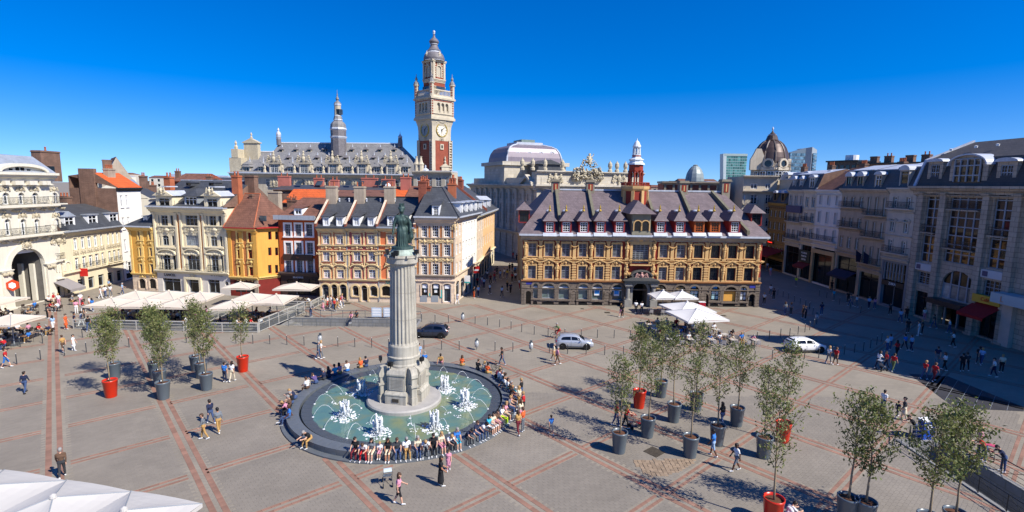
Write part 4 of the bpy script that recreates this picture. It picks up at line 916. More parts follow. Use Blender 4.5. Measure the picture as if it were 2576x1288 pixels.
# -- back roofs over the terrace
ZB = Zs(920,480,800/2576.0)
for lab,a0,a1,Y,be,br,rm,ch,cm in (
    ('slate roof with skylights directly behind the orange roof',560,1310,104,900,835,SLATE,((700,720,2.4,4.0),(1145,745,1.9,4.0)),mat('faded_red_chimney','b06a5c',0.9,0.12,1.0)),
    ('slate roof with skylights behind the second party-wall chimney',1310,1770,103,905,840,SLATE,((1350,770,1.6,3.0),(1800,745,3.2,4.0)),mat('faded_red_chimney','b06a5c')),
    ('slate roof between two painted chimneys near the clock tower',1770,2030,102,905,845,SLATE,((2040,760,2.6,4.0),),mat('faded_red_chimney','b06a5c')),
    ('bright orange tile roof over the red house',680,1240,94,1070,890,OTILE,((790,1000,2.0,1.2),),BROWNB),
    ('weathered tile roof behind the first slate terrace roof',1240,1600,90,985,905,TILE,((1345,905,1.4,4.0),),PLASTER),
    ('weathered tile roof behind the second slate terrace roof',1600,1990,89,985,900,TILE,((1660,900,1.4,4.0),),PLASTER),
    ('small bright orange roof right of the satellite dish',1990,2260,92,995,855,OTILE,((2265,735,1.8,3.5),),mat('faded_red_chimney','b06a5c')),
    ('brown tile roof next to the clock tower',2260,2480,91,995,850,TILE,((2510,760,1.4,3.0),),POTRED)):
    (u0,ve),(u1,_) = ZB(a0,be),ZB(a1,be); vr = ZB(a0,br)[1]
    F = backhouse(lab,u0,u1,Y,ve,vr,10,BROWNB,rm,gable=BROWNB,ridge_y=5.0,chim=[(ZB(c[0],c[1])[0],ZB(c[0],c[1])[1],c[2],c[3]) for c in ch],cm=cm,group='roofs behind the terrace')
    if rm is SLATE:
        for i in range(2): x = F.L*(0.35+0.35*i); MB().add([(x-0.6,2.2,F.fp(ZB(a0,be))[1]+1.0),(x+0.6,2.2,F.fp(ZB(a0,be))[1]+1.0),(x+0.6,3.4,F.fp(ZB(a0,be))[1]+1.9),(x-0.6,3.4,F.fp(ZB(a0,be))[1]+1.9)],[(0,1,2,3)]).obj('roof_light',GLB,F.root)
p = PY(*ZB(2035,845),91.5)
mb = MB().lathe([(0.02,0.12),(0.25,0.08),(0.42,0.0),(0.44,0.0),(0.26,0.05),(0.02,0.09)],12); mb.tube([(0,0,-1.2),(0,0,0.05)],0.03,5)
q = mb.obj('satellite_dish',WHT,None,p); q.rotation_euler=(rad(70),0,0.3); tag(q,'white satellite dish among the chimneys behind the terrace','antenna')
# -- peach block along the shaded street
F = Fac('peach_house','peach rendered house with ornate frontage farther along the shaded street','house',(-6.2,88.2),(-3.9,112.5)); L = F.L
ez = F.fp(zE(1500,470))[1]; PEACH = mat('peach_render','dfb683',0.85,0.08,0.6,streak=0.12)
for j in range(3):
    for i in range(9): x = 0.8+(L-1.0)*i/9; F.win(x,x+1.1,ez-2.9-3.3*j,ez-1.0-3.3*j,'cross',WHT,GL)
for i in range(7): x = 0.6+(L-0.8)*i/7; F.win(x,x+2.2,0.1,2.9,'shop',DARK,GLD,rise=0.5)
F.wall(0,8,3.3,ez,PALE,name='wall'); F.wall(8,L,3.3,ez,PEACH,name='wall'); F.wall(0,L,0,3.3,CREAM,name='ground_floor_wall'); F.band(0,L,3.6,0.4,0.4,CREAM,'string_course'); F.band(0,L,ez+0.1,0.7,0.8,CREAM); gutter(F,0,L,ez+0.05,LEAD,0.9)
F.box('end_wall',-0.05,0.0,0,7.0,0,ez,CREAM); MB().box(-0.3,0.0,0.2,1.4,ez-2.3,ez-0.6).obj('carved_corner',CARV,F.root)
for j in range(4): MB().box(-0.12,-0.04,2.0,3.4,ez-2.8-3.3*j,ez-1.0-3.3*j).obj('end_window',GLD,F.root)
F.roof(0,L,[(-0.8,ez+0.2,0,0),(6,ez+5.0,3,3),(12,ez,0,0)],SLATE)
for i in range(4): F.dormer(2.0+5.2*i,3.6+5.2*i,ez+0.4,ez+2.2,0.1,3.2,WHT,GREYP,LEAD if i%2 else SLATE,'sash','hip' if i == 3 else 'flat',rh=0.8)
F.chim(7.5,5.5,ez+3,ez+6.4,1.4,0.8,BRICK,3); F.chim(15,5.5,ez+3,ez+6.2,1.6,0.8,BRICK,3); MB().add([(8,-0.7,ez+0.4),(8.3,-0.7,ez+0.4),(8.3,6,ez+5.5),(8,6,ez+5.5),(8,-0.7,ez+0.9),(8.3,-0.7,ez+0.9),(8.3,6,ez+6),(8,6,ez+6)],[(0,1,5,4),(1,2,6,5),(4,5,6,7),(3,0,4,7)]).obj('party_wall',BRICK,F.root)
# ------------------------------------------------------------ landmarks behind the square
def lathe_px(mb, zf, a, pts, Y, k, n=8, a0=0.0, m=0, sx=1.0, org=(0,0,0), cap=True):
    """turned shape from half-widths and heights read off the photograph, at distance Y"""
    u, v = zf(a, pts[0][1]); cx = PY(u, v, Y)[0]
    rz = [(max(0.01, hw*k*Y/FPX), PY(*zf(a, b), Y)[2]-org[2]) for hw, b in pts]
    mb.lathe(rz, n, (cx-org[0], Y-org[1], 0), a0, m); return cx
GSLATE = mat('purple_grey_slate','7b7678',0.6,0.14,0.5,pattern='w',pscale=(0.7,0.4),bump=0.2,streak=0.2); GSTONE = mat('guild_stone','b9ae98',0.85,0.14,0.6,streak=0.2,bump=0.15)
GSLL = mat('grey_slate_light','8c8a88',0.6,0.12,0.4,pattern='w',pscale=(0.7,0.4),bump=0.15,streak=0.25)
A_, B_ = PY(*ZB(40,700),184), PY(*ZB(2440,715),178)
F = Fac('chamber_of_commerce','long guild hall with grey slate roof, stone dormers and a slender roof spire','building',A_[:2],B_[:2]); L = F.L
ez = F.fp(ZB(1300,705))[1]; rz = F.fp(ZB(1300,300),9.5)[1]; zf0 = ez-6
for i in range(13):
    a = 560+ (2370-560)*i/12.0-60
    x,_ = F.fp(ZB(a,800)); F.win(x-1.1,x+1.1,ez-4.3,ez-1.7,'cross',WHT,GL)
    x,_ = F.fp(ZB(a+75,800)); F.box('carved_panel',x-1.6,x+1.6,-0.5,0.02,ez-4.4,ez-1.5,CARV); F.orn('cartouche',x,ez-3.0,2.8,2.6,CARV,0.5,-0.45)
F.wall(0,L,0,ez-0.4,GSTONE,sides=19,depth=0.6)
F.band(-0.8,L+0.8,ez+0.1,1.4,1.3,GSTONE); F.box('gutter',-1,L+1,-1.75,-0.2,ez+0.1,ez+0.5,LEAD)
xl,_ = F.fp(ZB(640,300),9.5); xr,_ = F.fp(ZB(2190,310),9.5); xs,_ = F.fp(ZB(530,410),9.5); xw,_ = F.fp(ZB(100,490),7.0); zl = F.fp(ZB(400,410),7.0)[1]
F.roof(xs,L,[(-0.4,ez+0.3,0,0),(9.5,rz,xl-xs,L-xr),(19,ez,0,0)],GSLL); F.roof(0.5,xs+4,[(-0.4,ez+0.3,0,0),(7.0,zl,2.6,0),(15,ez,0,0)],GSLL,name='wing_roof')
F.box('ridge_cap',xl,xr,9.3,9.7,rz-0.05,rz+0.3,WHT); F.box('ridge_cap',xw+1.5,xs+2,6.8,7.2,zl-0.05,zl+0.3,WHT)
sl = lambda z: -0.4+9.9*(z-ez-0.3)/(rz-ez-0.3)
for a in (580,962,1333,1705,2080):
    x0,x1,z0,z1 = F.rect(ZB,a-75,560,a+75,690); d = F.dormer(x0+0.3,x1-0.3,ez+0.35,z1,-0.5,4.5,GSTONE,WHT,GSLL,'cross','gable',rh=1.4,over=0.3,t=0.55)
    c = (x0+x1)/2; F.orn('cartouche',c,z1+1.4,(x1-x0)*1.25,3.6,CARV,0.9,-0.5,parent=d); MB().lathe([(0.4,0),(0.25,0.5),(0.35,0.9),(0.05,1.5)],6,(c,-0.6,z1+2.9)).obj('finial',CARV,d)
    MB().box(x0-0.5,x1+0.5,-1.0,-0.1,z1-0.1,z1+0.25).obj('dormer_cornice',GSTONE,d)
    for xx in (x0-1.1,x1+1.1): MB().lathe([(0.55,0),(0.5,0.8),(0.3,1.2),(0.45,1.8),(0.1,2.6)],6,(xx,-0.9,ez+0.4)).obj('urn',CARV,d)
for a in (215,390,772,1145,1510,1885,2258):
    x0,x1,z0,z1 = F.rect(ZB,a-38,600,a+38,690); F.dormer(x0,x1,ez+0.4,z1,0.2,4.0,GSTONE,WHT,GSLL,'sash','hip',rh=1.6,over=0.6)
    MB().lathe([(0.25,0),(0.12,0.4),(0.2,0.7),(0.02,2.2)],6,((x0+x1)/2,2.2,z1+1.5)).obj('roof_finial',LEAD,F.root)
for b,lst in ((392,(655,840,1020,1210,1565,1745,1925,2110)),(497,(505,745,880,1115,1260,1485,1625,1845,1985,2210))):
    for a in lst:
        z = F.fp(ZB(a,b),4.5)[1]; y = sl(z)-0.4; x,z = F.fp(ZB(a,b),y); F.dormer(x-0.6,x+0.6,z-0.6,z+0.35,y,2.0,GSTONE,DARK,GSLATE,'thin','hip',rh=0.9,over=0.35)
        MB().lathe([(0.1,0),(0.22,0.2),(0.02,1.2)],5,(x,y+1.0,z+1.1)).obj('roof_finial',LEAD,F.root)
zT = Z(900,100,1024)
def turret(name, a, pts, y, mats, n=8):
    mb = MB(); x,_ = F.fp(zT(a,pts[0][1]),y); Yw = F.root.location.y+y
    for i in range(len(pts)-1):
        (h0,b0,m0),(h1,b1,_) = pts[i],pts[i+1]; k = 0.25*Yw/FPX
        z0,z1 = F.fp(zT(a,b0),y)[1],F.fp(zT(a,b1),y)[1]
        mb.lathe([(h0*k,z0),(h1*k,z1)],n,(x,y,0),math.pi/8,m0,cap=(i in (0,len(pts)-2)))
    return mb.obj(name,mats,F.root)
turret('roof_spire',1148,[(72,1320,0),(72,1145,1),(79,1130,1),(79,1122,0),(72,1118,0),(73,1060,1),(79,1050,1),(74,1035,2),(70,1000,2),(52,975,2),(38,966,1),(44,958,1),(42,950,2),(34,918,1),(32,908,3),(30,815,1),(34,808,1),(34,795,2),(26,778,2),(12,768,2),(9,760,2),(16,745,2),(13,735,2),(5,715,2),(6,700,2),(3,690,2),(1,652,2)],6.5,[GSLATE,LEAD,GSLL,GSTONE])
for i in range(8):
    an = math.pi/8+i*math.pi/4
x_,_ = F.fp(zT(1148,860),6.5); kk = 0.25*(F.root.location.y+6.5)/FPX
for i in range(8): an = i*math.pi/4; zz0,zz1 = F.fp(zT(1148,900),6.5)[1],F.fp(zT(1148,850),6.5)[1]; MB().box(-0.45,0.45,-0.1,0.1,zz0,zz1).obj('spire_opening',GLB,F.root,(x_+30.5*kk*0.93*math.cos(an),6.5+30.5*kk*0.93*math.sin(an),0),rz=an+math.pi/2)
turret('corner_spire',543,[(22,1210,0),(22,1150,2),(26,1140,0),(20,1130,2),(24,1100,2),(18,1080,2),(8,1070,2),(10,1055,2),(2,1035,2)],8.5,[GSLATE,LEAD,LEAD])
turret('corner_spire',1764,[(24,1230,0),(22,1170,0),(18,1135,2),(22,1125,2),(8,1105,2),(3,1095,2),(1,1070,2)],8.5,[GSLATE,LEAD,LEAD])
x,z = F.fp(ZB(285,400),5.0); _,zb = F.fp(ZB(285,470),5.0); _,zt = F.fp(ZB(285,300),5.0)
mb = MB().box(x-2.6,x+2.6,4.2,6.0,ez,zt); mb.box(x-3,x+3,3.9,6.3,zt,zt+0.4); mb.prism([(x-2.8,zt+0.4),(x+2.8,zt+0.4),(x,zt+1.7)],4.0,6.2); mb.lathe([(0.3,0),(0.5,0.5),(0.2,1.1),(0.4,1.6),(0.05,2.4)],6,(x,5,zt+1.5)); mb.obj('stone_stack',CARV,F.root)
x,_ = F.fp(ZB(85,560),1.0); mb = MB().box(x-2.2,x+2.2,0.2,4,ez,ez+5.5); mb.box(x-1.2,x+1.2,0.1,4,ez+5.5,ez+8.5); mb.lathe([(0.6,0),(0.7,0.8),(0.3,1.4),(0.5,2.0),(0.05,3.0)],6,(x,1.2,ez+8.5)); mb.obj('corner_gable',CARV,F.root)
F.dormer(x+2.6,x+5.2,ez+0.4,ez+3.2,0.1,3,GSTONE,WHT,GSLL,'sash','hip',rh=1.4)
# ---- clock tower (belfry)
CY = 185.0; zV = Zs(1600,100,280/1127.0); zU = Zs(1600,400,280/1002.0)
pv = lambda v: PY(1094,v,CY-3)[2]
ccx = PY(1093.5,380,CY)[0]; um = CY/FPX
T = Fac('clock_tower','tall red brick and white stone clock tower with turrets and an onion finial','tower',(ccx,CY),(ccx+1,CY))
TB = mat('tower_brick','8f4632',0.85,0.1,0.4,pattern='w',pscale=(0.8,0.3),pc='9c6a55',bump=0.1); TS = mat('tower_stone','c2b69e',0.85,0.12,0.5,streak=0.18,bump=0.1)
def sq(mb, hw0, v0, hw1, v1, m=0): mb.lathe([(hw0*um,pv(v0)),(hw1*um,pv(v1))],4,(0,0,0),0.0,m)
h0 = 39.5
mb = MB(); mb.lathe([(h0*um,0),(h0*um,pv(352))],4); mb.obj('brick_shaft',TB,T.root)
mb = MB(); sq(mb,h0+0.4,354,h0+0.4,330); sq(mb,h0+0.4,330,41,318); sq(mb,41,318,46.5,302); sq(mb,51,302,51,296); sq(mb,49,296,48.5,293); mb.obj('clock_stage',TS,T.root)
for i in range(4):
    an = i*math.pi/2; mb = MB()
    for j in range(24):
        z = 10+j*(pv(352)-10)/24; w = 1.25 if j%2 else 0.95
        mb.box(-w/2,w/2,-w/2,w/2,z,z+(pv(352)-10)/24*0.55)
    mb.box(-0.72,-0.5,-0.72,0.72,8,pv(352)); mb.box(0.5,0.72,-0.72,0.72,8,pv(352)); o = mb.obj('quoin',TS,T.root,(h0*um*0.93*math.cos(an),h0*um*0.93*math.sin(an),0),rz=an+math.pi/4)
def face(hw, k):
    """frame of one side of the square tower, k = 0 left front, 1 right front"""
    c = [(ccx-hw*um,CY),(ccx,CY-hw*um),(ccx+hw*um,CY)]; return Fac('tmp','t','t',c[k],c[k+1])
GOLD = mat('gilding','c9a545',0.35,0.08,metal=0.6); DIAL = mat('clock_dial','8f9695',0.5,0.06)
for k in (0,1):
    f = face(h0+0.5,k); c = f.L/2; z = pv(327); r = 15.2*um
    mb = MB(); mb.lathe([(r,0),(r,0.12)],28); o = mb.obj('clock_dial',DIAL if k == 0 else CREAM2,f.root,(c,0.0,z)); o.rotation_euler = (math.pi/2,0,0)
    mb = MB(); arch_ring(mb,0,0,r*0.97,r*0.97,0.28,-0.3,0.0,32,0,0,2*math.pi); o = mb.obj('clock_ring',GOLD,f.root,(c,0,z))
    for t in range(12): an = t*math.pi/6; MB().box(-0.06,0.06,-0.18,-0.1,r*0.72,r*0.92).obj('hour_mark',DARK,f.root,(c,0,z)).rotation_euler = (0,an,0)
    for an,l,w in ((math.pi*0.28,r*0.8,0.16),(math.pi*1.0,r*0.62,0.22)): MB().prism([(-w,-0.3),(w,-0.3),(0.02,l),(-0.02,l)],-0.24,-0.16).obj('clock_hand',DARK,f.root,(c,0,z)).rotation_euler = (0,an,0)
    f.orn('swag',c,pv(305),f.L*0.66,2.0,TS,0.8); f.orn('cartouche',c,pv(349),1.6,1.4,TS,0.6)
    mb = MB().box(c-0.7,c+0.7,-0.25,0.05,pv(376),pv(362)); mb.obj('slit_surround',TS,f.root); f.box('slit_window',c-0.32,c+0.32,-0.28,-0.2,pv(373),pv(365),BLACK)
    adopt(f,T)
    # belvedere with three arches a side
    f = face(47.5,k); b0,b1 = pv(294),pv(251)
    for j in (-1,0,1): f.holes.append((c2 := f.L/2+j*1.75-0.62, c2+1.24, pv(284), pv(259.5), 0.62))
    f.wall(0,f.L,b0,b1,TS,depth=1.2,name='belvedere_wall')
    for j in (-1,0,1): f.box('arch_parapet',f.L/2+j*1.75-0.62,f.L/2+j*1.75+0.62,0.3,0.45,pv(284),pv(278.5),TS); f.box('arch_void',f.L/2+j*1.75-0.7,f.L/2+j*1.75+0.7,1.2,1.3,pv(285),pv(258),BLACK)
    f.box('brick_band',0.9,f.L-0.9,-0.06,0.02,pv(256),pv(254),TB); f.band(0.8,f.L-0.8,pv(287),0.4,0.3,TS,'sill_band')
    for x in (0.45,f.L-0.45):
        for j in range(7): f.box('brick_inset',x-0.25,x+0.25,-0.08,0.02,b0+0.5+j*0.82,b0+0.95+j*0.82,TB)
    adopt(f,T)
    f = face(47.5,k); 
    mb = MB(); n_ = 14
    for j in range(n_): mb.box(0.8+(f.L-1.6)*j/n_,0.8+(f.L-1.6)*j/n_+0.22,0.3,0.5,pv(240),pv(229))
    mb.box(0.3,f.L-0.3,0.2,0.6,pv(229),pv(226)); mb.box(0.3,f.L-0.3,0.2,0.6,pv(244),pv(240)); mb.obj('balustrade',TS,f.root); adopt(f,T)
    # upper stage
    f = face(26.0,k); u0,u1 = pv(226),pv(153); cx = f.L/2
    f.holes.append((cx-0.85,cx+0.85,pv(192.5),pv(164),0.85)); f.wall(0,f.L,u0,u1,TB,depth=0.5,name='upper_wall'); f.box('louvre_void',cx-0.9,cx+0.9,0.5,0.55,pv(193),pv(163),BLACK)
    for j in range(9): zz = pv(192)+j*(pv(168)-pv(192))/9; MB().prof([(0.1,zz),(0.5,zz+0.3),(0.5,zz+0.36),(0.1,zz+0.06)],cx-0.84,cx+0.84).obj('louvre',GREYP,f.root)
    f.surround(cx-0.85,cx+0.85,pv(192.5),pv(164),0.35,TS,0.25,rise=0.85); f.pil(0.45,0.8,pv(200),u1,TS,0.35); f.pil(f.L-0.45,0.8,pv(200),u1,TS,0.35); f.band(0,f.L,pv(197),1.2,0.5,TS,'string_course'); f.orn('cartouche',cx,pv(159),1.6,1.6,TS,0.5); f.band(0,f.L,pv(216),0.8,0.4,TS,'string_course')
    for x in (1.15,f.L-1.15):
        for j in range(6): f.box('stone_block',x-0.3,x+0.3,-0.06,0.02,pv(192)+j*0.75,pv(192)+0.35+j*0.75,TS)
    f.box('gallery_glazing',0.8,f.L-0.8,-1.0,-0.9,pv(226),pv(217),GLB); adopt(f,T)
mb = MB(); sq(mb,47.5,294,47.5,251); o = None
mb = MB(); mb.lathe([(40*um,pv(293.5)),(40*um,pv(252))],4); mb.obj('belvedere_core',TS,T.root)
mb = MB(); sq(mb,51.5,251,52,246.5); sq(mb,50,246.5,47,243); mb.obj('belvedere_cornice',TS,T.root)
mb = MB(); mb.lathe([(25*um,pv(226)),(25*um,pv(153))],4); mb.obj('upper_core',TS,T.root)
mb = MB(); sq(mb,28.5,155,30.5,151); sq(mb,30.5,151,30.5,149.5); mb.obj('upper_cornice',TS,T.root)
for i in range(4):
    an = i*math.pi/2; px_,py_ = 43.5*um*math.cos(an),43.5*um*math.sin(an); mb = MB()
    pr = [(5.6,247,0),(5.6,214,0),(7.5,213,0),(7.5,210.5,1),(6.8,208,1),(5,203,1),(2.6,200,1),(2.2,199,1),(3.3,196,1),(2.8,193.5,1),(1.0,190,1),(0.4,182,1)]
    for j in range(len(pr)-1): mb.lathe([(pr[j][0]*um,pv(pr[j][1])),(pr[j+1][0]*um,pv(pr[j+1][1]))],8,(px_,py_,0),math.pi/8,pr[j][2],cap=False)
    t_ = mb.obj('corner_turret',[TS,GSLL],T.root)
    for j in range(4): MB().box(-0.22,0.22,-0.05,0.05,pv(238)+j*0.85,pv(238)+0.5+j*0.85).obj('turret_brick',TB,t_,(px_+5.3*um*math.cos(-math.pi/2),py_+5.5*um*math.sin(-math.pi/2),0))
mb = MB(); dm = [(27.5,150.5,1),(25,149,0),(25.5,143,0),(23,134,0),(18,128,1),(17,126,1),(15,125,0),(14.5,123.5,1),(16.5,122,0),(13,119,0),(9.5,112,0),(8.2,107.5,1),(10,106.5,1),(9,105,0),(11.6,101,0),(11.8,98.5,0),(9,94,0),(4,89,0),(2.2,84,0),(2,80,1),(2.8,79,1),(2.4,78,1),(3.1,74,1),(2.6,71,1),(0.3,69.5,1)]
for j in range(len(dm)-1): mb.lathe([(dm[j][0]*um,pv(dm[j][1])),(dm[j+1][0]*um,pv(dm[j+1][1]))],12,(0,0,0),math.pi/12,dm[j][2],cap=False)
mb.obj('onion_roof',[GSLATE,LEAD],T.root,smooth=True)
for i in range(4): an = i*math.pi/2+math.pi/4; MB().box(-0.45,0.45,-0.3,0.8,0,1.5).lathe([(0.6,1.5),(0.3,2.0),(0.06,2.7)],6,(0,0.1,0)).obj('roof_lucarne',TS,T.root,(22*um*math.cos(an),22*um*math.sin(an),pv(147)),rz=an+math.pi/2)
# lower annexe with lead cupola and gabled aedicule at the tower's foot
mb = MB(); lathe_px(mb,zU,366,[(74,1200),(74,1105),(88,1095),(88,1080),(66,1070),(62,1030),(48,1000),(22,978),(8,968),(14,950),(4,930)],CY-9,0.2794/1.59,10,org=(ccx,CY,0)); mb.obj('cupola',LEAD,T.root,smooth=False)
f = face(h0+0.6,1); x0,x1,z0,z1 = f.rect(zU,585,960,690,1090); mb = MB().box(x0,x1,-0.5,0.05,z0-4,z1); mb.prism([(x0-0.4,z1),(x1+0.4,z1),((x0+x1)/2,z1+1.3)],-0.7,0.05); mb.lathe([(0.3,0),(0.5,0.5),(0.2,1.0),(0.35,1.6),(0.03,2.6)],6,((x0+x1)/2,-0.3,z1+1.2)); mb.obj('aedicule',TS,f.root); f.orn('cartouche',(x0+x1)/2,z0+1.0,2.0,2.6,CARV,0.4,-0.5); adopt(f,T)
AN = Fac('tower_annexe','stone and brick wing at the foot of the clock tower','building',PY(1040,450,170)[:2],PY(1135,450,168)[:2]); ez = AN.fp((1090,433))[1]
for i in range(4): AN.win(1.2+AN.L/4*i,3.0+AN.L/4*i,ez-4.6,ez-1.6,'cross',WHT,GL)
AN.wall(0,AN.L,0,ez,GSTONE,sides=8); AN.band(-0.3,AN.L+0.3,ez+0.3,1.2,0.9,GSTONE); AN.box('roof',0,AN.L,0,8,ez+0.05,ez+0.5,LEAD)
for a,b in ((228,860),(290,800)):
    u,v = zU(a,b); p = PY(u,v,169); x,_ = AN.fp((u,v)); mb = MB().lathe([(0.9,ez),(0.9,ez+2.2),(1.1,ez+2.4),(0.6,ez+3.2),(0.3,ez+4.6),(0.5,ez+5.0),(0.05,p[2])],8,(x,0.6,0)); mb.obj('pinnacle',TS,AN.root)
# ---- opera house
OA = Vector((5.0,110.0)); od = Vector((0.92,0.39)).normalized(); OB = OA+od*27
OP = mat('opera_stone','c9c0ae',0.85,0.1,0.5,pattern='w',pscale=(1.6,0.7),pc='b5a88e',bump=0.12,streak=0.12)
z4 = Z(1800,500,1024)
F = Fac('opera_house','pale stone opera house with a bulging lead roof and crowning sculpture','building',OA,OB); L = F.L
zc = F.fp(z4(1100,605))[1]; zt = F.fp(z4(1100,475))[1]
F.box('front_wall',0,L,0,1.0,0,zc-0.3,OP); F.box('attic',0,L,0.1,2.6,zc,zt,OP); F.band(-0.8,L,zc+0.1,1.1,1.2,OP); F.band(-0.3,L,zt+0.3,0.7,0.6,OP)
F.box('main_block',0.2,L-0.2,1.0,42,0,zc-0.2,OP)
for i in range(6): F.pil(2.0+4.2*i,0.9,zc-9.5,zc-1.1,OP,0.5)
x,z = F.fp(z4(1380,430)); F.orn('crown',x,F.fp(z4(1380,425))[1],F.fp(z4(1520,500))[0]-F.fp(z4(1228,500))[0],F.fp(z4(1380,290))[1]-F.fp(z4(1380,560))[1],CARV,2.2,0.2,name='roof_sculpture')
for a in (1060,1700): x,z = F.fp(z4(a,540)); F.orn('cartouche',x,z,3.6,2.6,CARV,0.6)
for a in (735,840,965,1140,1620,1690,1775):
    x,_ = F.fp(z4(a,450),0.8); MB().lathe([(0.5,0),(0.5,0.5),(0.28,0.7),(0.5,1.3),(0.45,1.9),(0.15,2.3),(0.02,2.6)],8,(x,1.2,zt+0.3)).obj('urn',CARV,F.root)
# stage-house roof
y0 = 20.0; xa,_ = F.fp(z4(572,370),y0); xb,_ = F.fp(z4(1125,370),y0); zb = F.fp(z4(850,375),y0)[1]; zg = F.fp(z4(850,160),y0+4)[1]; zbb = F.fp(z4(850,520),y0)[1]; y1 = y0+13
F.box('stage_house',xa-0.9,xb+0.9,y0-0.6,y1+0.6,zbb-8,zb-0.2,OP); MB().prof([(y0-1.2,zb),(y0-1.2,zb-0.9),(y1+1.2,zb-0.9),(y1+1.2,zb)],xa-1.6,xb+1.6).obj('stage_cornice',OP,F.root)
DOME = mat('weathered_lead_dome','7d737a',0.45,0.1,0.4,streak=0.12,metal=0.2)
mb = MB(); lev = [(0,0),(0.06,0.25),(0.25,0.52),(0.6,0.75),(1.1,0.87),(2.0,0.97),(2.3,1.0)]; hz = (zg-zb)*0.82
prev = None
for ins,t in lev:
    i_ = ins*1.9; ring = [(xa+i_,y0+i_*0.8,zb+hz*t),(xb-i_,y0+i_*0.8,zb+hz*t),(xb-i_,y1-i_*0.8,zb+hz*t),(xa+i_,y1-i_*0.8,zb+hz*t)]
    if prev:
        for k in range(4): mb.quad(prev[k],prev[(k+1)%4],ring[(k+1)%4],ring[k])
    prev = ring
mb.poly(prev); mb.obj('lead_roof',DOME,F.root,smooth=False)
for ins in ((0,1),):
    for (cx_,cy_,sx_,sy_) in ((xa,y0,1,1),(xb,y0,-1,1)): MB().tube([(cx_+sx_*i*1.9,cy_+sy_*i*1.9*0.8,zb+hz*t) for i,t in lev],0.22,6).obj('roof_rib',LEAD,F.root)
i_ = 2.3*1.9; F.box('roof_crest',xa+i_-0.4,xb-i_+0.4,y0+i_*0.8-0.3,y1-i_*0.8+0.3,zb+hz-0.1,zb+hz+0.5,LEAD); F.box('roof_crest',xa+i_+1.2,xb-i_-1.5,y0+i_*0.8+0.4,y1-i_*0.8-0.4,zb+hz+0.5,zg+0.2,mat('verdigris','6f7f78',0.6,0.12))
for a in (675,795,910,1022): x,z = F.fp(z4(a,290),y0+0.9); MB().lathe([(0.6,0),(0.62,0.5),(0.4,0.6),(0.38,0.3)],10).obj('round_window',LEAD,F.root,(x,y0+0.9,z)).rotation_euler=(math.pi/2,0,0)
x0,_ = F.fp(z4(890,400),12); x1,_ = F.fp(z4(1110,400),12); zz = F.fp(z4(1000,370),12)[1]; mb = MB().box(x0,x1,12,18,zt-2,zz-0.6); mb.prism([(x0-0.6,zz-0.6),(x1+0.6,zz-0.6),((x0+x1)/2,zz+0.5)],11.5,18.5); mb.obj('foyer_roof',SLATE,F.root)
f = Fac('tmp','t','t',OA+Vector((-od.y,od.x))*44,OA); L2 = f.L
for i in range(10):
    x = L2-4.0-4.0*i
    if x < 1: break
    for zt0,zt1,st in ((zc-3.4,zc-2.0,'plain'),(zc-9.2,zc-4.6,'french'),(zc-15.0,zc-11.6,'sash')): f.win(x-0.8,x+0.8,zt0,zt1,st,DARK,GLD,y=0.4)
    f.win(x-0.9,x+0.9,0.1,3.6,'shop',DARK,GLD,y=0.4); f.pil(x+2.0,0.8,zc-10.5,zc-1.0,OP,0.5)
f.wall(0,L2,0,zc-0.2,OP,depth=0.7,name='side_wall'); f.band(0,L2,zc+0.1,1.2,1.3,OP); f.band(0,L2,zc-10.6,0.8,0.8,OP,'string_course'); f.box('side_attic',0,L2,1.0,3,zc,zc+1.6,OP)
f.ped(L2-7.0,L2-1.0,zc,2.2,OP,1.0); f.holes = []; f.box('arch_recess',L2-2.6,L2-1.2,-0.1,0.05,zc-9.5,zc-4.0,GLD)
adopt(f,F)
# ------------------------------------------------------------ the old exchange
zL, zR = Zs(2080,880,540/1932.0), Zs(2500,880,560/2004.0)
GOLDS = mat('golden_stone','cfa870',0.85,0.14,1.3,bump=0.2,streak=0.15); REDB = mat('oxblood_wall','8c2f22',0.8,0.1,1.0)
DKST = mat('dark_rusticated_stone','7d7063',0.9,0.16,0.8,pattern='w',pscale=(0.55,0.26),pc='5d5248',bump=0.5,streak=0.15)
BSL = mat('exchange_slate','77696a',0.65,0.18,0.5,pattern='w',pscale=(0.38,0.24),bump=0.3,streak=0.22)
F = Fac('old_exchange','golden stone and red Renaissance exchange with steep slate roof and red lantern','building',(1.5,73.0),(35.55,73.4)); L = F.L
ez = F.fp(zL(900,225))[1]; zm = F.fp(zL(900,560))[1]; zg = F.fp(zL(900,870))[1]
cl = [(120,232),(358,470),(600,714),(842,952),(1083,1200),(1323,1442)]; cr = [(494,612),(738,862),(985,1112),(1228,1357),(1475,1602),(1722,1848)]
WX = []
for zz,cc in ((zL,cl),(zR,cr)):
    for a0,a1 in cc:
        x0,_ = F.fp(zz(a0,430)); x1,_ = F.fp(zz(a1,430)); WX.append((x0,x1))
zu0,zu1 = F.fp(zL(900,540))[1],F.fp(zL(900,340))[1]; zl0,zl1 = F.fp(zL(900,852))[1],F.fp(zL(900,658))[1]
EG = glass('exchange_glass','2a2f34',0.1)
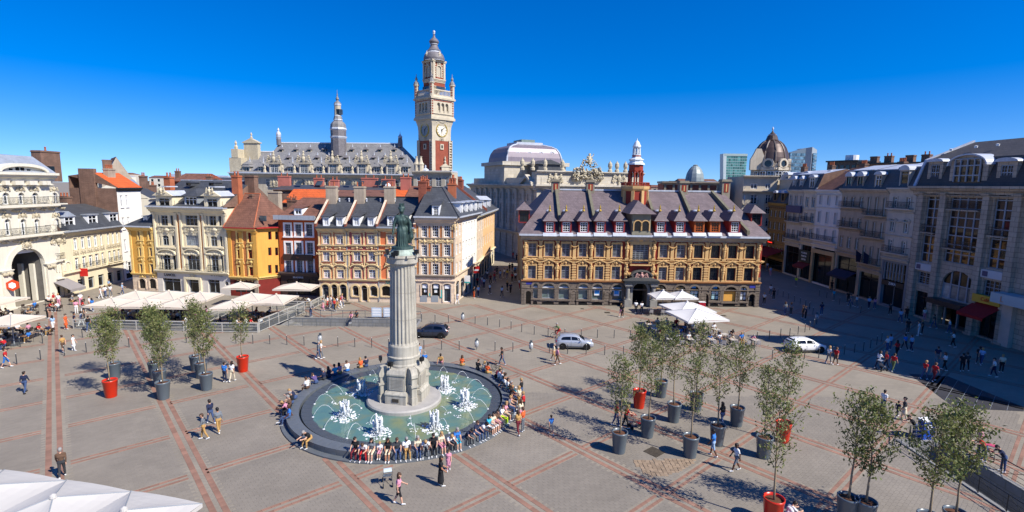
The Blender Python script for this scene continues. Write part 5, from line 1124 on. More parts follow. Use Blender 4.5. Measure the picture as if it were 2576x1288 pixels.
for i,(x0,x1) in enumerate(WX):
    for z0,z1,lo in ((zu0+0.15,zu1,0),(zl0+0.08,zl1,1)):
        F.win(x0,x1,z0,z1,'lattice' if i < 8 else 'cross',GREYP if i < 8 else DARK,EG,y=0.28)
        F.surround(x0,x1,z0,z1,0.2,GOLDS,0.14); F.box('sill',x0-0.28,x1+0.28,-0.2,0.02,z0-0.14,z0-0.003,GOLDS)
        c = (x0+x1)/2
        if lo: F.ped(x0-0.32,x1+0.32,z1+0.5,0.55,GOLDS,0.32); F.orn('cartouche',c,z1+0.45,1.3,0.75,GOLDS,0.35); F.orn('leaf',c,z1+0.95,1.5,0.4,GOLDS,0.4)
        else: F.orn('leaf',c,z1+0.22,1.4,0.45,GOLDS,0.3); F.ped(x0-0.35,x1+0.35,z1+0.45,0.5,PLASTER,0.4,'tri')
gaps = [(-0.05+WX[0][0])/2]+[(WX[i][1]+WX[i+1][0])/2 for i in range(5)]+[WX[5][1]+0.85]+[WX[6][0]-0.85]+[(WX[i][1]+WX[i+1][0])/2 for i in range(6,11)]+[(WX[11][1]+L)/2]
for i,x in enumerate(gaps):
    herm = (i%2 == 0) if i < 7 else (i%2 == 1)
    for z0,z1,lo in ((zm+0.05,ez-0.75,0),(zg+0.1,zm-0.35,1)):
        if herm: F.pil(x,0.42,z0,z1,GOLDS,0.2); F.orn('figure',x,(z0+z1)/2+0.1,0.95,(z1-z0)*0.82,GOLDS,0.42,-0.12,name='herm_figure')
        else:
            F.pil(x,0.46,z0,z1,GOLDS,0.18,rings=6 if lo else 0)
            if not lo: F.orn('swag',x,z1-0.75,1.15,0.65,GOLDS,0.35,-0.1)
    F.orn('leaf',x,ez-0.45,0.8,0.5,PLASTER,0.5)
# ground floor openings
def arch(zz,a0,a1,b0,b1,gm=GLB,fm=GREYP,rise=None,st='shop',bot=None):
    x0,x1,z0,z1 = F.rect(zz,a0,b0,a1,b1); z0 = z0 if bot is None else bot
    r = min(rise if rise else (x1-x0)/2, (x1-x0)/2); F.win(x0,x1,z0,z1,st,fm,gm,rise=r,y=0.32); F.surround(x0,x1,z0,z1,0.28,DKST,0.12,rise=r)
    if z0 > 0.5: F.box('sill',x0-0.3,x1+0.3,-0.22,0.02,z0-0.22,z0-0.003,DKST); MB().prism([(x0,0.0),(x1,0.0),(x1,0.35),((x0+x1)/2,0.5),(x0,0.35)],-0.02,0.02).obj('cellar_vent',BLACK,F.root)
    return x0,x1,z0,z1
tr = F.fp(zL(900,985))[1]
PALEB = mat('pale_blind','cfd3d6',0.6,0.05)
dr = [arch(zL,78,158,1012,1205,GLD,DARK,st='plain',bot=0.08)]
SH = [(zL,186,256,905,1118),(zL,312,498,905,1125),(zL,553,699,912,1132),(zL,832,980,915,1135),(zL,1030,1182,918,1142),(zL,1310,1462,925,1150)]
for i,(zz,a0,a1,b0,b1) in enumerate(SH):
    x0,x1,z0,z1 = arch(zz,a0,a1,b0,b1,glass('green_shop_glass','5b6a66',0.08),GREYP,rise=0.9)
    F.box('blind',x0+0.08,x1-0.08,0.18,0.22,z1-0.95,z1-0.45,PALEB); F.box('transom',x0,x1,0.1,0.2,tr-0.1,tr+0.06,DKST)
    if i > 3: F.box('poster',(x0+x1)/2-0.4,(x0+x1)/2+0.4,0.2,0.24,z0+0.6,z0+1.75,WHT); F.box('poster_print',(x0+x1)/2-0.32,(x0+x1)/2+0.32,0.18,0.198,z0+0.85,z0+1.45,mat('blue_print','2f8fd6',0.5))
for zz,a0,a1,b0,b1 in ((zL,725,807,1018,1215),(zL,1204,1284,1032,1220),(zR,1085,1190,1050,1245),(zR,1765,1858,1058,1245)): arch(zz,a0,a1,b0,b1,GLD,SHOPR if a0 == 1204 else DARK,st='plain',bot=0.08)
SGN = mat('yellow_fanlight','d9b273',0.6,0.06)
for i,(a0,a1,b0,b1) in enumerate(((430,585,925,1140),(712,868,935,1140),(922,1055,945,1150),(1225,1358,950,1155),(1408,1608,955,1168),(1640,1738,955,1162))):
    x0,x1,z0,z1 = arch(zR,a0,a1,b0,b1,GLD,DARK,rise=0.95); F.box('transom',x0,x1,0.1,0.2,tr-0.1,tr+0.06,DKST); c = (x0+x1)/2
    if i < 2: F.box('fanlight_sign',x0+0.25,x1-0.25,0.17,0.22,tr+0.1,z1-0.25,SGN); F.text('Paul' if False else 'Café',c,tr+0.42,0.6,LET,0.15)
    elif i < 4: F.text('voyages',c,tr-0.32,0.44,WHT,0.17); [F.box('notice',x0+0.25+0.55*q,x0+0.65+0.55*q,0.18,0.22,z0+0.2+0.65*p_,z0+0.7+0.65*p_,mat('pale_blue_print','9fc4cc')) for q in range(3) for p_ in range(2)]; F.box('logo_panel',c-0.3,c+0.3,0.18,0.22,tr+0.25,tr+0.85,mat('blue_print','2f8fd6'))
    elif i == 4: F.box('yellow_blind',x0+0.08,x1-0.08,0.17,0.22,z0+0.05,tr-0.12,mat('yellow_board','d59c45',0.7,0.05))
    else: [F.box('notice',x0+0.15+0.5*q,x0+0.5+0.5*q,0.18,0.22,z0+0.2+0.6*p_,z0+0.65+0.6*p_,PALEB) for q in range(3) for p_ in range(3)]
# big central window and portal
bx0,bx1,bz0,bz1 = F.rect(zL,1605,350,1842,620); F.win(bx0,bx1,bz0,bz1,'big',GREYP,EG,y=0.3); F.surround(bx0,bx1,bz0,bz1,0.35,GOLDS,0.2); c = (bx0+bx1)/2
F.rail(bx0-0.3,bx1+0.3,bz0-0.1,0.9,DARK,-0.6,slab=GOLDS); F.ped(bx0-0.9,bx1+0.9,bz1+0.25,1.0,GOLDS,0.5,'arch'); F.orn('cartouche',c,bz1+0.65,2.2,1.0,GOLDS,0.4)
px0,px1,pz0,pz1 = F.rect(zL,1602,895,1815,1200); F.holes.append((px0,px1,0.05,pz1,(px1-px0)/2)); pc = (px0+px1)/2
F.box('portal_void',px0-0.3,px1+0.3,2.6,2.7,0,pz1+0.2,BLACK); mb = MB(); mb.quad((px0,0.5,0.02),(px0,2.6,0.02),(px0,2.6,pz1),(px0,0.5,pz1)); mb.quad((px1,2.6,0.02),(px1,0.5,0.02),(px1,0.5,pz1),(px1,2.6,pz1)); mb.obj('portal_reveal',mat('dark_grey_stone','6a6660'),F.root)  # portal sides in the same dark grey as the passage walls
PG = mat('portal_stone','8f8c85',0.8,0.12,1.0,streak=0.2)
arch_ring(q := MB(),pc,pz1-(px1-px0)/2,(px1-px0)/2,(px1-px0)/2,0.35,-0.4,0.02); q.box(px0-0.35,px0,-0.4,0.02,0,pz1-(px1-px0)/2); q.box(px1,px1+0.35,-0.4,0.02,0,pz1-(px1-px0)/2); q.obj('portal_arch',PG,F.root)
ze = zg-0.1
for x in (px0-0.75,px1+0.75):
    MB().box(x-0.5,x+0.5,-1.1,0,0,1.0).lathe([(0.36,1.0),(0.4,1.1),(0.3,1.2),(0.28,ze-0.9),(0.25,ze-0.75),(0.36,ze-0.65),(0.4,ze-0.4)],14,(x,-0.6,0)).box(x-0.5,x+0.5,-1.1,0,ze-0.4,ze).obj('portal_column',PG,F.root)
F.box('portal_entablature',px0-1.4,px1+1.4,-1.25,0,ze,ze+0.35,DARK)
mb = MB(); mb.prism([(px0-1.5,ze+0.35),(px1+1.5,ze+0.35),(pc+1.2,ze+0.85),(pc-1.2,ze+0.85)],-1.0,0); arch_ring(mb,pc,ze+1.05,1.35,0.6,0.2,-0.95,0,12); mb.box(pc-1.3,pc+1.3,-0.7,0,ze+0.8,ze+1.45); mb.obj('portal_pediment',mat('dark_slate_stone','55534f',0.7,0.12),F.root)
F.orn('cartouche',pc,ze+1.05,1.9,1.1,mat('rose_stone','b98e84',0.8,0.1),0.4,-0.75)
for sg in (-1,1): F.orn('leaf',pc+sg*1.9,ze+1.2,1.0,0.9,GOLDS,0.7)
F.wall(0,L,0,zg-0.1,DKST,depth=0.5,name='ground_floor_wall'); F.wall(0,L,zg-0.1,ez-0.2,REDB,depth=0.36)
F.box('side_wall',-0.01,0.05,0.02,30,0,ez,DKST); 
f = Fac('tmp','t','t',(35.55,73.42),(35.2,103.4))
for i in range(10):
    x = 0.9+2.9*i
    for z0,z1 in ((zu0+0.15,zu1),(zl0+0.08,zl1)): f.win(x,x+1.5,z0,z1,'cross',GREYP,EG); f.surround(x,x+1.5,z0,z1,0.26,GOLDS,0.14)
    f.win(x-0.1,x+1.6,0.8,zg-0.7,'shop',GREYP,GLD,rise=0.8); f.pil(x+2.2,0.45,zm+0.05,ez-0.75,GOLDS,0.2); f.pil(x+2.2,0.45,zg+0.1,zm-0.35,GOLDS,0.2,rings=6); f.box('frieze_block',x-0.4,x+1.9,-0.12,0.02,zm-0.3,zm+0.5,GOLDS)
f.wall(0,f.L,0,zg-0.1,DKST,name='side_ground_wall'); f.wall(0,f.L,zg-0.1,ez-0.2,REDB,name='side_wall'); f.band(0,f.L,zm,0.35,0.5,GOLDS,'string_course'); f.band(0,f.L,ez,0.8,0.8,PLASTER); adopt(f,F)
F.band(-0.15,L+0.15,zg+0.08,0.3,0.3,mat('rose_string','b07a4c',0.85,0.1),'string_course'); F.band(-0.1,L+0.1,zm,0.26,0.28,GOLDS,'string_course'); F.band(-0.1,L+0.1,tr+0.08,0.2,0.18,DKST,'impost_course'); F.band(-0.3,L+0.3,ez,0.7,0.7,PLASTER)
gutter(F,-0.55,L+0.55,ez,LEAD,0.95,0.26)
for x in (0.25,L-0.25):
    for j in range(9): F.box('quoin',x-0.32,x+0.32,-0.1,0.02,0.1+j*0.48,0.5+j*0.48,DKST)
for i in range(11):
    xq = (WX[i][1]+WX[i+1][0])/2
    if abs(xq-pc) > 2.6:
        for j in range(6): F.box('rusticated_block',xq-0.34,xq+0.34,-0.08,0.02,0.15+j*0.46,0.55+j*0.46,DKST)
# street name plates
BLU = mat('blue_enamel','3a3f9a',0.4)
F.box('street_plate',0.3,1.5,-0.05,0.02,zg-0.6,zg-0.3,BLU); F.box('street_plate',L-1.4,L-0.4,-0.05,0.02,zg-0.75,zg-0.4,BLU)
# roof
ry = 8.0; rz = F.fp(z4(1500,660),ry)[1]; xa,_ = F.fp(z4(1020,660),ry); xb,_ = F.fp((1817,483),ry); D = 30.0
R_ = [(-0.65,-0.9,ez+0.22),(L+0.65,-0.9,ez+0.22),(xb,ry,rz),(xa,ry,rz),(-0.65,D,ez+0.22),(L+0.65,D,ez+0.22),(xa,D-8,rz),(xb,D-8,rz)]
MB().add(R_,[(0,1,2,3),(0,3,6,4),(1,5,7,2),(4,6,7,5),(3,2,7,6)]).obj('roof',BSL,F.root); F.box('ridge_cap',xa,xb,ry-0.18,ry+0.18,rz-0.02,rz+0.22,LEAD)
sl = lambda z: -1.2+(ry+1.2)*(z-ez-0.35)/(rz-ez-0.35)
for zz,cs in ((zL,(425,662,912,1150,1425)),(zR,(508,785,1060,1285,1570))):
    for a in cs:
        x,z0 = F.fp(zz(a,182),-0.75); _,z1 = F.fp(zz(a,15),-0.75); wood = mat('orange_window_paint','a8541f',0.5) if (zz is zR and a in (1060,1285)) else REDP
        d = F.dormer(x-0.72,x+0.72,z0,z1,-0.75,3.4,wood,WHT if wood is REDP else wood,BSL,'six','hip',rh=1.35,over=0.32,t=0.2); MB().prof([(-1.15,z0-0.45),(-0.8,z0),(-0.3,z0),(-0.3,z0-0.45)],x-0.95,x+0.95).obj('lead_apron',LEAD,d)
        MB().lathe([(0.2,0),(0.24,0.12),(0.07,0.3),(0.12,0.5),(0.02,0.95)],8,(x,-0.0,z1+1.3)).obj('gilt_finial',GOLD,d); MB().ball((x-0.1,0.9,z1+1.3),(0.4,0.5,0.22),8).obj('lead_ridge',LEAD,d)
# central stone dormer
x0,x1,z0,z1 = F.rect(zL,1605,10,1868,205,y=-0.9); z1 = F.fp(z4(1910,905),-0.9)[1]+0.15; cx = (x0+x1)/2
mb = MB().box(x0,x1,-0.9,3.5,ez+0.3,z1); d = mb.obj('stone_dormer',mat('grey_green_stone','8b8672',0.85,0.12,1.0,streak=0.15),F.root)
for sg in (-1,1):
    w = (x1-x0)*0.19; xc = cx+sg*(x1-x0)*0.21; mb = MB(); n=8
    mb.prism([(xc-w,ez+0.9)]+[(xc-w*math.cos(math.pi*i/n),z1-1.45+w*math.sin(math.pi*i/n)) for i in range(n+1)]+[(xc+w,ez+0.9)],-0.96,-0.9); mb.obj('pane',GLD,d)
    arch_ring(q := MB(),xc,z1-1.45,w,w,0.14,-1.06,-0.88,10); q.box(xc-w-0.14,xc-w,-1.06,-0.88,ez+0.9,z1-1.45); q.box(xc+w,xc+w+0.14,-1.06,-0.88,ez+0.9,z1-1.45); q.obj('window_surround',GOLDS,d)
zk = F.fp(z4(1910,765),1.6)[1]+0.1; a,b = x0-0.6,x1+0.6
MB().add([(a,-1.5,z1),(b,-1.5,z1),(cx,1.6,zk),(a,3.5,z1),(b,3.5,z1),(cx,7.0,zk)],[(0,1,2),(0,2,5,3),(1,4,5,2),(0,3,4,1)]).obj('dormer_roof',BSL,d)
# party walls and chimneys
for (a,b0,b1) in ((1075,700,1085),(1405,700,1085),(1985,720,870),(2345,720,1090)):
    xt,_ = F.fp(z4(a,b0),6.5); zt = F.fp(z4(a,b0),6.8)[1]; yb = 0.0 if b1 > 900 else 4.0; zb = ez+0.35+(rz-ez-0.35)*(yb+1.2)/(ry+1.2)
    MB().add([(xt-0.2,yb-0.6,zb-0.6),(xt+0.2,yb-0.6,zb-0.6),(xt+0.2,ry-0.5,rz-0.4),(xt-0.2,ry-0.5,rz-0.4),(xt-0.2,yb-0.6,zb+0.1),(xt+0.2,yb-0.6,zb+0.1),(xt+0.2,ry-0.5,rz+0.25),(xt-0.2,ry-0.5,rz+0.25)],[(0,1,5,4),(1,2,6,5),(4,5,6,7),(3,0,4,7)]).obj('roof_rib_wall',mat('mossy_stone','6e6a58',0.9,0.2),F.root)
xr,_ = F.fp((1795,520),6.5); MB().add([(xr-0.2+2.2,-0.9,ez+0.5),(xr+0.2+2.2,-0.9,ez+0.5),(xr+0.2,ry-0.5,rz-0.4),(xr-0.2,ry-0.5,rz-0.4),(xr+2.0,-0.9,ez+1.1),(xr+2.4,-0.9,ez+1.1),(xr+0.2,ry-0.5,rz+0.25),(xr-0.2,ry-0.5,rz+0.25)],[(0,1,5,4),(1,2,6,5),(4,5,6,7),(3,0,4,7)]).obj('roof_rib_wall',mat('mossy_stone','6e6a58'),F.root)
CHS = mat('chimney_stone','8e8573',0.9,0.15,1.0,streak=0.15)
for (u,v,y) in ((z4(1062,570)[0],z4(1062,570)[1],ry),(z4(1410,575)[0],z4(1410,575)[1],ry),(z4(2345,585)[0],z4(2345,585)[1],ry),(1824,457,ry)):
    x,zt = F.fp((u,v),y); mb = MB().box(x-0.62,x+0.62,y-0.6,y+0.6,rz-1.0,zt); mb.box(x-0.8,x+0.8,y-0.78,y+0.78,zt,zt+0.15); mb.box(x-0.72,x+0.72,y-0.7,y+0.7,zt+0.15,zt+0.35); c = mb.obj('chimney',CHS,F.root); MB().box(x-0.34,x+0.34,y-0.64,y-0.6,rz,zt-0.3).obj('chimney_panel',REDB,c); MB().box(x-0.09,x+0.09,y-0.68,y-0.64,rz+0.1,zt-0.4).obj('chimney_rib',GOLDS,c)
for x,u in ((-0.6,0),(L-1.0,1)): F.dormer(x,x+1.6,ez+1.6,ez+3.4,2.0,2.6,REDP,DARK,BSL,'sash','hip',rh=1.2,over=0.4)
# lantern turret
ty = 6.2; tx,_ = F.fp(z4(1868,500),ty); Yw = 73.2+ty; kq = 0.25*Yw/FPX
def lp(pts,name,mats,n=8,par=None):
    mb = MB()
    for j in range(len(pts)-1):
        (h0,b0,m0),(h1,b1,_) = pts[j],pts[j+1]; mb.lathe([(h0*kq,F.fp(z4(1868,b0),ty)[1]),(h1*kq,F.fp(z4(1868,b1),ty)[1])],n,(tx,ty,0),math.pi/8,m0,cap=False)
    return mb.obj(name,mats,par or F.root)
LR = mat('lantern_red','92351f',0.6,0.1,1.0); LW = mat('lantern_white','cfd6da',0.5,0.06)
base = lp([(122,830,0),(122,665,1),(132,655,1),(140,640,1),(142,615,1),(60,612,1)],'turret_base',[REDB,GOLDS])
for i in range(8):
    an = math.pi/8+i*math.pi/4; r = 122*kq; MB().box(-0.22,0.22,-0.16,0.2,F.fp(z4(1868,830),ty)[1],F.fp(z4(1868,660),ty)[1]).obj('turret_quoin',GOLDS,base,(tx+r*math.cos(an),ty+r*math.sin(an),0),rz=an+math.pi/2)
zr0,zr1 = F.fp(z4(1868,612),ty)[1],F.fp(z4(1868,580),ty)[1]; mb = MB()
for i in range(8):
    a0,a1 = math.pi/8+i*math.pi/4,math.pi/8+(i+1)*math.pi/4; r = 136*kq; p0 = Vector((tx+r*math.cos(a0),ty+r*math.sin(a0),0)); p1 = Vector((tx+r*math.cos(a1),ty+r*math.sin(a1),0))
    mb.tube([(p0.x,p0.y,zr1),(p1.x,p1.y,zr1)],0.06,5); mb.tube([(p0.x,p0.y,zr0+0.1),(p1.x,p1.y,zr0+0.1)],0.05,5)
    for j in range(7): q = p0.lerp(p1,j/7); mb.tube([(q.x,q.y,zr0),(q.x,q.y,zr1)],0.045 if j else 0.09,4)
mb.obj('turret_railing',LR,F.root)
zc0,zc1 = zr0,F.fp(z4(1868,470),ty)[1]; mb = MB()
for i in range(8):
    an = math.pi/8+i*math.pi/4; r = 68*kq; mb.lathe([(0.16,zc0),(0.12,zc0+0.3),(0.12,zc1),(0.2,zc1+0.15)],6,(tx+r*math.cos(an),ty+r*math.sin(an),0))
    a1 = an+math.pi/4; p0 = Vector((tx+r*math.cos(an),ty+r*math.sin(an),zc1)); p1 = Vector((tx+r*math.cos(a1),ty+r*math.sin(a1),zc1)); mb.tube([p0-Vector((0,0,0.7)),p0.lerp(p1,0.25)-Vector((0,0,0.15)),p0.lerp(p1,0.5),p0.lerp(p1,0.75)-Vector((0,0,0.15)),p1-Vector((0,0,0.7))],0.07,5)
mb.obj('lantern_arcade',LR,F.root)
lp([(66,472,0),(70,468,0),(70,405,0),(86,402,1),(84,388,1),(66,376,1),(62,362,1),(74,352,1),(72,346,1),(52,338,1),(40,320,2),(44,316,0),(44,306,1),(42,300,1)],'lantern_roof',[LR,LW,LR])
mb = MB()
for i in range(8):
    an = i*math.pi/4; r = 33*kq; mb.lathe([(0.13,F.fp(z4(1868,302),ty)[1]),(0.09,F.fp(z4(1868,235),ty)[1])],6,(tx+r*math.cos(an),ty+r*math.sin(an),0))
mb.obj('upper_lantern',LW,F.root); lp([(30,235,0),(38,228,0),(42,218,0),(36,205,0),(27,185,0),(20,170,0),(9,160,0),(4,152,0),(6,146,0),(1,136,0)],'lantern_cap',[LW],10)
# ------------------------------------------------------------ right side of the square
RX = 55.0; zQ = Z(2800,480,1296); zQ5 = Z(3000,980,1096)
def YR(uv): d = ray(*uv); return RX*d.y/d.x
def rhouse(label, a0, a1, wm, eb, n, rows, roof='mansard', bal=(), fm=WHT, gm=GL, style='french', name='shaded_house', trim=None, wfrac=0.42, rh=3.0, gfm=None, surr=True, rm=None, rise=0.0, shopm=None):
    F = Fac(name, label, 'house', (RX,YR(zQ(a0,800))), (RX,YR(zQ(a1,800))), 'houses on the shaded side'); L = F.L; ac = (a0+a1)/2; trim = trim or wm
    ez = F.fp(zQ(ac,eb))[1]; w = L/n
    for k,(b0,b1) in enumerate(rows):
        z1,z0 = F.fp(zQ(ac,b0))[1],F.fp(zQ(ac,b1))[1]
        for i in range(n):
            x0,x1 = w*(i+0.5-wfrac/2),w*(i+0.5+wfrac/2); F.win(x0,x1,z0,z1,style,fm,gm,y=0.22,rise=rise,sill=trim)
            if surr: F.surround(x0,x1,z0,z1,0.13,trim,0.1,rise=rise)
        if k in bal: F.rail(w*0.12,L-w*0.12,z0-0.02,0.95,DARK,-0.6,slab=trim)
        F.band(0,L,z0-0.45,0.22,0.2,trim,'string_course')
    zs = F.fp(zQ(ac,rows[-1][1]))[1]-0.9
    F.win(0.35,L-0.35,0.25,zs-0.6,'shop',shopm or DARK,GLD,y=0.35); F.wall(0,L,0,zs,shopm or wm,name='shopfront',sides=10); F.wall(0,L,zs,ez,wm,sides=10)
    F.band(-0.02,L+0.02,ez+0.15,0.7,0.6,trim); F.band(0,L,zs+0.1,0.45,0.4,trim,'shop_cornice'); rm = rm or SLATE
    if roof == 'mansard':
        F.roof(0,L,[(-0.2,ez+0.15,0,0),(0.9,ez+rh,0,0),(4.8,ez+rh+0.9,0,0),(10,ez+rh*0.7,0,0)],rm,gable=BROWNB); F.box('mansard_top',0,L,0.9,1.1,ez+rh-0.05,ez+rh+0.12,LEAD)
        MB().add([(0,0.95,ez+rh+0.03),(L,0.95,ez+rh+0.03),(L,4.8,ez+rh+0.95),(0,4.8,ez+rh+0.95)],[(0,1,2,3)]).obj('zinc_top',LEAD,F.root)
    F.ez = ez; F.w = w; return F
SG = [mat('grey_stone_a','c0b6a8',0.88,0.1,0.6,streak=0.15),mat('grey_stone_b','cdc2b0',0.88,0.1,0.6,streak=0.15),mat('white_stucco','d8d3cd',0.85,0.06,0.5,streak=0.08),mat('taupe_stone','b0a08c',0.88,0.12,0.6,streak=0.18),mat('gilded_brown','94734c',0.85,0.15,1.0,streak=0.15),mat('fnac_stone','b5a795',0.88,0.12,0.5,pattern='w',pscale=(1.1,0.55),pc='857c72',bump=0.12,streak=0.15)]
F = rhouse('narrow brown and gilt house at the far end of the shaded row',545,690,SG[4],665,4,((720,772),(812,872),(902,962),(1012,1062)),trim=mat('gilt_trim','9c7a3e',0.7,0.15),wfrac=0.5,rh=2.6)
for i in range(2): F.dormer(F.L*(0.2+0.42*i),F.L*(0.2+0.42*i)+1.2,F.ez+0.5,F.ez+2.2,-0.05,1.8,SG[4],DARK,LEAD,'sash','arch',rh=0.5)
for i in range(9): F.orn('leaf',F.L*(i+0.5)/9,F.ez-0.7,0.5,0.7,SG[4],0.5)
x,z = F.fp(zQ(570,970)); F.box('neon_sign',x-1.1,x+1.1,-0.35,-0.1,z-0.35,z+0.2,SHOPD); F.text('Restaurant',x,z,0.42,mat('red_neon','e03020',0.4,emit=1.5),-0.38)
awning(F,0.2,F.L,4.6,1.2,3.2,mat('dark_red_awning','7a1519',0.8,0.06))
F = rhouse('pale grey house with a blank violet signboard on the shaded side',690,815,SG[0],560,3,((600,672),(742,805),(872,945)),bal=(1,2))
x,z = F.fp(zQ(752,705)); F.box('sign_board',0.2,F.L-0.2,-0.5,-0.2,z-0.75,z+0.6,mat('violet_board','4d4a66',0.6,0.05))
for i in range(2): F.dormer(F.L*(0.15+0.45*i),F.L*(0.15+0.45*i)+1.2,F.ez+0.6,F.ez+2.2,0.05,1.8,SG[0],WHT,LEAD,'sash','gable',rh=0.6)
F = rhouse('slim cream house with two bays between the violet sign and the white house',815,915,SG[1],560,2,((612,692),(737,807),(862,935)),bal=(1,2)); F.dormer(F.L*0.3,F.L*0.7,F.ez+0.5,F.ez+2.4,-0.05,1.8,SG[1],WHT,LEAD,'sash','arch',rh=0.5)
x,z = F.fp(zQ5(530,170)); F.box('shop_sign',0.2,F.L-0.2,-0.3,-0.05,3.4,5.6,mat('green_black_board','1f2a28',0.5)); [F.text(t,F.L/2,5.1-0.6*i,0.45,WHT,-0.33) for i,t in enumerate(('VOLAILLE','MAISON','DEPUIS'))]; awning(F,0.2,F.L-0.2,3.3,0.7,1.3,mat('maroon_awning','6a1a20',0.8,0.05))
REDC = glass('red_curtain_glass','6a2430',0.12)
F = rhouse('white stuccoed house with red curtains and a tiled gable roof',915,1110,SG[2],562,3,((600,672),(732,822),(872,962)),bal=(2,),gm=REDC,style='sash',rm=TILE,rh=1.2,roof='none',wfrac=0.26)
F.roof(0,F.L,[(-0.5,F.ez+0.15,0,0),(4.5,F.ez+4.0,2.0,0),(10,F.ez,0,0)],TILE,gable=BROWNB); [F.box('dentil',F.L*(i+0.3)/20,F.L*(i+0.7)/20,-0.4,0.02,F.ez-0.75,F.ez-0.55,SG[2]) for i in range(20)]
F.box('raking_parapet',-0.15,0.2,-0.3,9,F.ez,F.ez+0.5,LEAD); F.box('shop_pier',0.1,0.7,-0.25,0.1,0,5.6,mat('sand_pier','b49a72',0.8)); F.box('shop_pier',F.L-0.7,F.L-0.1,-0.25,0.1,0,5.6,mat('sand_pier','b49a72')); F.box('shop_lintel',0.1,F.L-0.1,-0.3,0.1,5.6,6.3,mat('sand_pier','b49a72'))
F = rhouse('taupe house with three tiers of dark balconies',1110,1300,SG[3],552,3,((612,692),(777,852),(932,1022)),bal=(0,1),wfrac=0.36)
for i in range(2): F.dormer(F.L*(0.12+0.48*i),F.L*(0.12+0.48*i)+1.5,F.ez+0.4,F.ez+2.1,-0.05,1.9,SG[3],DARK,LEAD,'sash','arch',rh=0.75)
awning(F,0.4,F.L-0.4,3.8,0.9,1.6,mat('navy_awning','24243c',0.8,0.05))
F = rhouse('tan house with three white french windows on every floor',1300,1485,SG[3],557,3,((615,757),(812,932),(1012,1150)),bal=(0,1,2),wfrac=0.3)
F.dormer(F.L*0.34,F.L*0.64,F.ez+0.3,F.ez+2.3,-0.1,2.0,SG[3],WHT,LEAD,'sash','arch',rh=0.5)
for i in range(2):
    mb = MB().tube([(0,0,0),(0,-1.3,0.9)],0.03,5); mb.quad((0.0,-0.4,0.25),(0.0,-1.3,0.85),(0.05,-1.2,-0.9),(0.03,-0.5,-1.0)); mb.obj('flag',mat('navy_awning','24243c'),F.root,(F.L*(0.3+0.35*i),-0.4,6.8))
F = rhouse('pale house above the clothes shop with a wide iron balcony',1485,1700,SG[0],547,2,((612,702),(790,892),(962,1062)),bal=(0,2),wfrac=0.3,shopm=mat('shop_grey','7d8186',0.6,0.05))
F.dormer(F.L*0.34,F.L*0.68,F.ez+0.3,F.ez+2.6,-0.1,2.0,SG[0],GREYP,LEAD,'shop','arch',rh=0.7)
x,z = F.fp(zQ5(1360,345)); F.text('ZARA',F.L/2,3.55,0.55,WHT,-0.08); F.box('shop_fascia',0.4,F.L-0.4,-0.05,0.02,3.2,3.9,DARK)
for i in range(7): F.box('shop_fin',0.7+(F.L-1.6)*i/6,0.85+(F.L-1.6)*i/6,-0.12,0.02,4.1,6.6,GREYP)
for i in range(3): F.orn('swag',F.L*(0.25+0.25*i),F.fp(zQ(1592,770))[1]-0.6,1.6,0.6,SG[0],0.3)
# big department store front
F = Fac('department_store','large grey stone store with tall multi-pane windows and arched dormer','building',(RX,YR(zQ(1702,800))),(RX,49.0)); L = F.L
ez = F.fp(zQ(2100,525))[1]; FS = SG[5]
STG = glass('store_glass','2c2622',0.05)
def bigglass(r, nx, nz):
    x0,x1,z0,z1 = F.rect(zQ,*r); F.holes.append((x0,x1,z0,z1,0)); mb = MB(); W = x1-x0; Hh = z1-z0; fr = mat('blue_grey_frame','8f98a3',0.5,0.06)
    for i in range(nx+1): t = 0.1 if i in (0,nx) else 0.08; x = x0+W*i/nx; mb.box(x-t,x+t,0.2,0.36,z0,z1)
    for j in range(nz+1): z = z0+Hh*j/nz; mb.box(x0,x1,0.205,0.355,z-0.06,z+0.06)
    o = mb.obj('window',fr,F.root)
    pm = MB().box(0.08,W/nx-0.08,0,0.03,0.06,Hh/nz-0.06).mesh('pane',STG)
    for i in range(nx):
        for j in range(nz): link('pane',pm,o,(x0+W*i/nx,0.27,z0+Hh*j/nz)).rotation_euler = (rnd.uniform(-0.012,0.012),0,rnd.uniform(-0.012,0.012))
    return x0,x1,z0,z1
C1 = bigglass((1780,560,1890,1135),2,8); C2 = bigglass((1965,560,2225,1150),4,8); C3 = bigglass((2315,560,2465,1190),2,8)
sp = C3[0]-C1[1]; C4 = (C3[1]+ (C2[0]-C1[1]),0,0,0)
for c,bs in ((C1,(0.42,)),(C2,(0.2,0.74)),(C3,(0.42,))):
    for t in bs: zz = c[2]+(c[3]-c[2])*t; F.rail(c[0]+0.1,c[1]-0.1,zz,1.0,DARK,-0.45,slab=FS)
for x,w in ((C1[0]-0.6,0.8),((C1[1]+C2[0])/2,(C2[0]-C1[1])*0.6),((C2[1]+C3[0])/2,(C3[0]-C2[1])*0.55),(C3[1]+0.8,0.9)): F.pil(x,w,0.0,ez-0.9,FS,0.45)
zc = C2[2]-0.5
x0,x1,z0,z1 = F.rect(zQ5,1795,245,2110,530); F.holes.append((x0,x1,z0,z1,min(2.0,(x1-x0)/2))); mb = MB()
for i in range(5): x = x0+(x1-x0)*i/4; mb.box(x-0.08,x+0.08,0.2,0.36,z0,z1)
for j in range(3): z = z0+(z1-z0)*j/2; mb.box(x0,x1,0.205,0.355,z-0.06,z+0.06)
o = mb.obj('window',mat('blue_grey_frame','8f98a3'),F.root)
for i in range(4):
    for j in range(2): link('pane',MB().box(0.08,(x1-x0)/4-0.08,0,0.03,0.06,(z1-z0)/2-0.06).mesh('pane',STG if j else GLC),o,(x0+(x1-x0)*i/4,0.27,z0+(z1-z0)*j/2))
